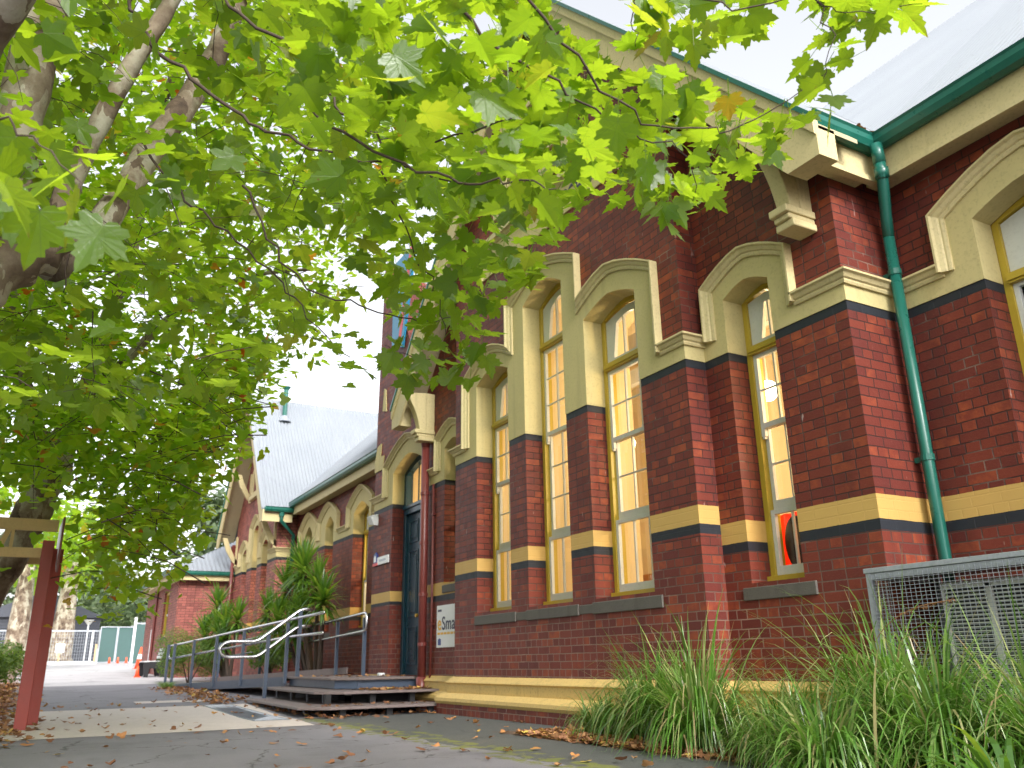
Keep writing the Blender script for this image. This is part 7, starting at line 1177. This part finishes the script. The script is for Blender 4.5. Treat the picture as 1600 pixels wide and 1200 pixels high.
T1={'trunk': [(-4.5, -0.68, 0.01, 0.3), (-4.64, -0.74, 0.79, 0.25), (-4.65, -0.71, 1.63, 0.21), (-4.57, -0.58, 2.33, 0.19), (-4.58, -0.39, 2.63, 0.17), (-4.64, -0.24, 2.77, 0.15), (-4.66, -0.14, 2.84, 0.12)], 'limbs': [[(-4.57, -0.53, 2.48, 0.15), (-4.57, -0.44, 2.89, 0.13), (-4.46, -0.41, 3.3, 0.105), (-4.39, -0.4, 4.11, 0.12), (-4.38, -0.37, 5.03, 0.1), (-4.44, -0.36, 6.06, 0.07)], [(-4.66, -0.23, 2.72, 0.1), (-4.58, -0.18, 2.89, 0.065), (-4.49, -0.1, 3.28, 0.055), (-4.35, 0.07, 3.86, 0.05), (-4.3, 0.2, 4.25, 0.045), (-4.11, 0.32, 4.74, 0.035)], [(-4.66, -0.18, 2.72, 0.13), (-4.81, -0.08, 2.89, 0.09), (-4.94, 0.02, 3.08, 0.085), (-5.15, 0.16, 3.53, 0.08), (-5.28, 0.26, 3.9, 0.09), (-5.37, 0.48, 4.47, 0.085), (-5.41, 0.65, 5.06, 0.08), (-5.46, 0.78, 5.89, 0.06)], [(-4.65, -0.67, 1.63, 0.2), (-4.02, -0.68, 2.33, 0.15), (-3.3, -0.52, 2.85, 0.1), (-2.6, -0.15, 3.15, 0.06), (-2.15, 0.35, 3.0, 0.035), (-1.95, 0.75, 2.81, 0.022), (-1.83, 1.06, 2.79, 0.014)]], 'twigs': [[(-3.53, -0.0, 3.61, 0.016), (-3.55, 0.08, 3.42, 0.015), (-3.53, 0.31, 3.27, 0.015), (-3.41, 0.53, 3.05, 0.013), (-3.25, 0.7, 2.89, 0.012), (-3.05, 0.94, 2.73, 0.01), (-2.81, 1.11, 2.61, 0.008), (-2.68, 1.32, 2.48, 0.006)], [(-3.29, 0.35, 3.56, 0.014), (-3.18, 0.51, 3.35, 0.013), (-3.02, 0.74, 3.17, 0.012), (-3.01, 0.8, 3.01, 0.01), (-2.88, 0.91, 2.8, 0.009), (-2.62, 1.03, 2.57, 0.008), (-2.25, 1.28, 2.54, 0.006)], [(-4.58, 0.14, 3.52, 0.014), (-4.51, 0.4, 3.21, 0.012), (-4.38, 0.6, 2.99, 0.011), (-4.25, 0.87, 2.72, 0.009), (-4.19, 1.05, 2.51, 0.007), (-4.14, 1.26, 2.23, 0.004)], [(-3.91, 0.64, 2.99, 0.012), (-3.85, 0.82, 2.64, 0.01), (-3.79, 0.98, 2.44, 0.008), (-3.66, 1.2, 2.34, 0.007), (-3.51, 1.41, 2.24, 0.005), (-3.35, 1.54, 2.21, 0.003)], [(-2.68, 0.64, 2.65, 0.01), (-2.53, 0.85, 2.43, 0.009), (-2.31, 1.06, 2.26, 0.008), (-2.15, 1.2, 2.2, 0.006), (-2.03, 1.33, 2.15, 0.004)], [(-1.95, 0.75, 2.81, 0.012), (-2.01, 1.05, 2.62, 0.01), (-1.97, 1.3, 2.51, 0.008), (-2.0, 1.56, 2.44, 0.006), (-1.97, 1.82, 2.41, 0.004), (-2.08, 1.99, 2.27, 0.002)], [(-1.83, 1.06, 2.79, 0.01), (-1.89, 1.33, 2.57, 0.008), (-1.93, 1.64, 2.45, 0.006), (-1.86, 1.89, 2.45, 0.005), (-1.75, 2.03, 2.49, 0.004), (-1.57, 2.16, 2.59, 0.002)], [(-1.83, 1.06, 2.79, 0.01), (-1.76, 1.52, 2.86, 0.008), (-1.66, 1.86, 2.82, 0.005), (-1.48, 2.04, 2.8, 0.004), (-1.44, 2.13, 2.73, 0.003), (-1.26, 2.28, 2.69, 0.002)], [(-1.81, 1.57, 2.93, 0.006), (-1.88, 1.59, 2.86, 0.004), (-1.93, 1.64, 2.78, 0.002)], [(-1.48, 2.04, 2.8, 0.005), (-1.46, 2.07, 2.62, 0.003), (-1.55, 2.11, 2.5, 0.002)], [(-2.85, 1.02, 2.6, 0.008), (-3.04, 1.21, 2.39, 0.006), (-3.15, 1.39, 2.26, 0.005), (-3.31, 1.52, 2.06, 0.003)], [(-3.77, 1.38, 2.19, 0.003), (-3.65, 1.47, 2.12, 0.004), (-3.5, 1.61, 2.07, 0.004), (-3.32, 1.73, 2.07, 0.003)], [(-4.56, -0.1, 2.71, 0.01), (-4.63, -0.08, 2.54, 0.004)], [(-2.04, -0.23, 1.9, 0.006), (-2.03, -0.14, 1.84, 0.004), (-1.94, -0.03, 1.7, 0.003)]]}
T2={'trunk': [(-12.96, -0.95, 0.45, 0.3), (-12.97, -0.81, 1.02, 0.26), (-12.96, -0.54, 1.57, 0.23), (-12.89, -0.27, 2.31, 0.22), (-12.77, -0.05, 3.08, 0.22), (-12.64, 0.06, 3.69, 0.22)], 'limbs': [[(-12.66, 0.03, 3.6, 0.17), (-12.55, 0.2, 4.05, 0.15), (-12.55, 0.31, 4.73, 0.13), (-12.45, 0.41, 5.6, 0.11), (-12.11, 0.57, 6.82, 0.09), (-11.91, 0.54, 8.0, 0.07), (-10.87, 0.86, 9.44, 0.05)], [(-12.77, -0.05, 3.08, 0.15), (-12.39, -0.35, 3.85, 0.12), (-11.99, -0.63, 4.49, 0.1), (-11.49, -0.78, 5.25, 0.08), (-10.44, -0.69, 6.54, 0.05)], [(-12.64, 0.06, 3.69, 0.12), (-11.83, 0.67, 4.65, 0.07), (-10.99, 1.3, 5.3, 0.05), (-10.25, 1.95, 5.5, 0.03), (-9.56, 2.6, 5.44, 0.015)]], 'twigs': [[(-10.46, 0.26, 4.05, 0.03), (-10.1, 0.68, 3.46, 0.022), (-10.1, 0.8, 3.02, 0.018), (-9.95, 1.06, 2.64, 0.012), (-9.78, 1.34, 2.28, 0.006)], [(-10.58, 0.05, 3.66, 0.025), (-10.34, 0.19, 3.01, 0.016), (-10.21, 0.5, 2.57, 0.008), (-9.85, 0.98, 2.06, 0.005)], [(-10.17, 0.78, 4.78, 0.02), (-9.85, 1.24, 4.09, 0.012), (-9.47, 1.66, 3.42, 0.006)]]}
# ---------------------------------------------------------------- plane trees
def dec(s): return [Vector([int(v)/100 for v in q.split(',')]) for q in s.split(';')]
PLANE=[(0,0),(.05,-.11),(.18,-.17),(.27,-.12),(.37,-.15),(.46,-.05),(.36,.08),(.43,.12),(.52,.15),(.50,.24),(.64,.37),(.48,.38),(.44,.46),(.33,.43),(.22,.41),(.26,.52),(.20,.57),(.23,.69),(.12,.72),(.09,.83),(0,1.0)]
PLANE=PLANE+[(-x,y) for x,y in PLANE[-2:0:-1]]
PLANE_M=[(0,0),(.18,-.17),(.44,-.10),(.34,.08),(.54,.17),(.60,.36),(.42,.42),(.23,.40),(.25,.62),(0,.98),(-.25,.62),(-.23,.40),(-.42,.42),(-.60,.36),(-.54,.17),(-.34,.08),(-.44,-.10),(-.18,-.17)]
def petiole(b,p,V,L,r=.0016):
    q=p-V*L+Vector((0,0,L*.35)); o=len(b.v); s=V.cross(Vector((0,0,1)))
    if s.length<.05: s=Vector((1,0,0))
    s=s.normalized()*r
    b.v+= [tuple(p-s),tuple(p+s),tuple(q+s),tuple(q-s)]; b.f.append((o,o+1,o+2,o+3))
def plane_tree(label,T,parts,loc,seed,mat):
    t=thing('plane_tree',label,'tree',loc,'plane trees along the path')
    def pl(l): return [Vector(p[:3]) for p in l],[p[3] for p in l]
    def smooth(P,R,n=4):
        out=[];ro=[]
        for i in range(len(P)-1):
            p0=P[max(i-1,0)];p1=P[i];p2=P[i+1];p3=P[min(i+2,len(P)-1)]
            for k in range(n):
                u=k/n; out.append(.5*((2*p1)+(p2-p0)*u+(2*p0-5*p1+4*p2-p3)*u*u+(3*p1-p0-3*p2+p3)*u**3)); ro.append(R[i]*(1-u)+R[i+1]*u)
        return out+[P[-1]],ro+[R[-1]]
    P_,R_=pl(T['trunk']); g0=P_[0].copy(); g0.z=zg(g0.x)-.1; P_=[g0]+P_; R_=[R_[0]*1.25]+R_
    P_,R_=smooth(P_,R_); R_=[r*(1+.10*sin(i*1.9)+.06*sin(i*4.3)) for i,r in enumerate(R_)]
    MB().tube(P_,R_,18).build('trunk','bark',t,smooth=True)
    for l in T['limbs']:
        P_,R_=smooth(*pl(l),6); R_=[r*(1+.07*sin(i*2.3)) for i,r in enumerate(R_)]; MB().tube(P_,R_,12).build('limb','bark',t,smooth=True)
    anchors=[]
    for l in T['twigs']:
        b=MB()
        P_,R_=smooth(*pl(l),5); R_=[r*.6 for r in R_]; rr=random.Random(int(abs(P_[0].x)*100)); P_=[p+Vector((rr.uniform(-.012,.012),)*3) for p in P_]; b.tube(P_,R_,6); b.build('branch','twig',t,smooth=True)
    rg_=random.Random(seed); c=MB()
    tw=MB()
    for kind,pts in parts:
        for p in pts:
            if kind=='near':
                n=rnd_normal(rg_,.85); s=rg_.uniform(.075,.138); rot=rg_.gauss(0,.9)
                add_leaf(c,p,s,n,rot,PLANE,curl=rg_.uniform(-.05,.14),fold=rg_.uniform(.0,.30)); U,V,_=frame(n,rot); petiole(c,p,V,.06)
            elif kind=='bigleft':
                n=rnd_normal(rg_,1.0); add_leaf(c,p,rg_.uniform(.11,.16),n,rg_.gauss(0,.6),PLANE,.1,.25)
            elif kind=='mid':
                d=Vector((rg_.gauss(0,1),rg_.gauss(0,1),rg_.gauss(-.3,.6))).normalized()*.28
                for k in range(6):
                    q=p+d*(k/5-.5)*1.6+Vector((rg_.gauss(0,.07),rg_.gauss(0,.07),rg_.gauss(0,.07)))
                    add_leaf(c,q,rg_.uniform(.09,.165),rnd_normal(rg_,.85),rg_.gauss(0,1.3),PLANE_M,curl=rg_.uniform(-.05,.2),fold=rg_.uniform(0,.3))
                if rg_.random()<.6: tw.tube([p-d*1.1,p-d*.5+Vector((0,.0,.04)),p+Vector((0.02,0,.05)),p+d*.5+Vector((0,.02,.03)),p+d*.9],[.003,.0026,.0022,.0018,.001],4,False)
            elif kind=='over':
                for k in range(5):
                    q=p+Vector((rg_.gauss(0,.4),rg_.gauss(0,.4),rg_.gauss(0,.3)))
                    add_leaf(c,q,rg_.uniform(.3,.5),rnd_normal(rg_,.7),rg_.gauss(0,1.3),LEAF_S,.1,.1)
            else:
                d=Vector((rg_.gauss(0,1),rg_.gauss(0,1),rg_.gauss(-.3,.6))).normalized()*.5
                for k in range(13):
                    q=p+d*(k/12-.5)*1.5+Vector((rg_.gauss(0,.14),rg_.gauss(0,.14),rg_.gauss(0,.12)))
                    add_leaf(c,q,rg_.uniform(.075,.145),rnd_normal(rg_,.85),rg_.gauss(0,1.3),LEAF_S,curl=rg_.uniform(-.05,.2),fold=rg_.uniform(0,.3))
                if rg_.random()<.4: tw.tube([p-d*1.3,p-d*.5+Vector((0,0,.08)),p+Vector((.03,0,.06)),p+d*.9],[.007,.005,.004,.002],4,False)
    c.build('crown',mat,t,solid=False)
    if tw.v: tw.build('branchlets','twig',t)['kind']='stuff'
    return t
rx=random.Random(77)
over=[Vector((rx.uniform(-16,1.0),rx.uniform(-8,-1.4),rx.uniform(3.2,8.5))) for _ in range(700)]+[Vector((rx.uniform(-9,0.5),rx.uniform(-3,2.2),rx.uniform(9.5,12.5))) for _ in range(330)]  # unseen leaf masses added beside and above the view to shade the facade
near,nearl,mid,far=dec(NEAR),dec(NEARL),dec(MID),dec(FAR)
plane_tree('nearest plane tree with a knotty limb at the left edge and boughs over the hall',T1,[('near',near),('bigleft',nearl),('mid',mid),('over',over)],(-4,-1.4,0),31,'leaf')
plane_tree('second plane tree with pale leaning trunk behind the red post shelter',T2,[('far',far)],(-13,-.6,0),32,'leaf2')
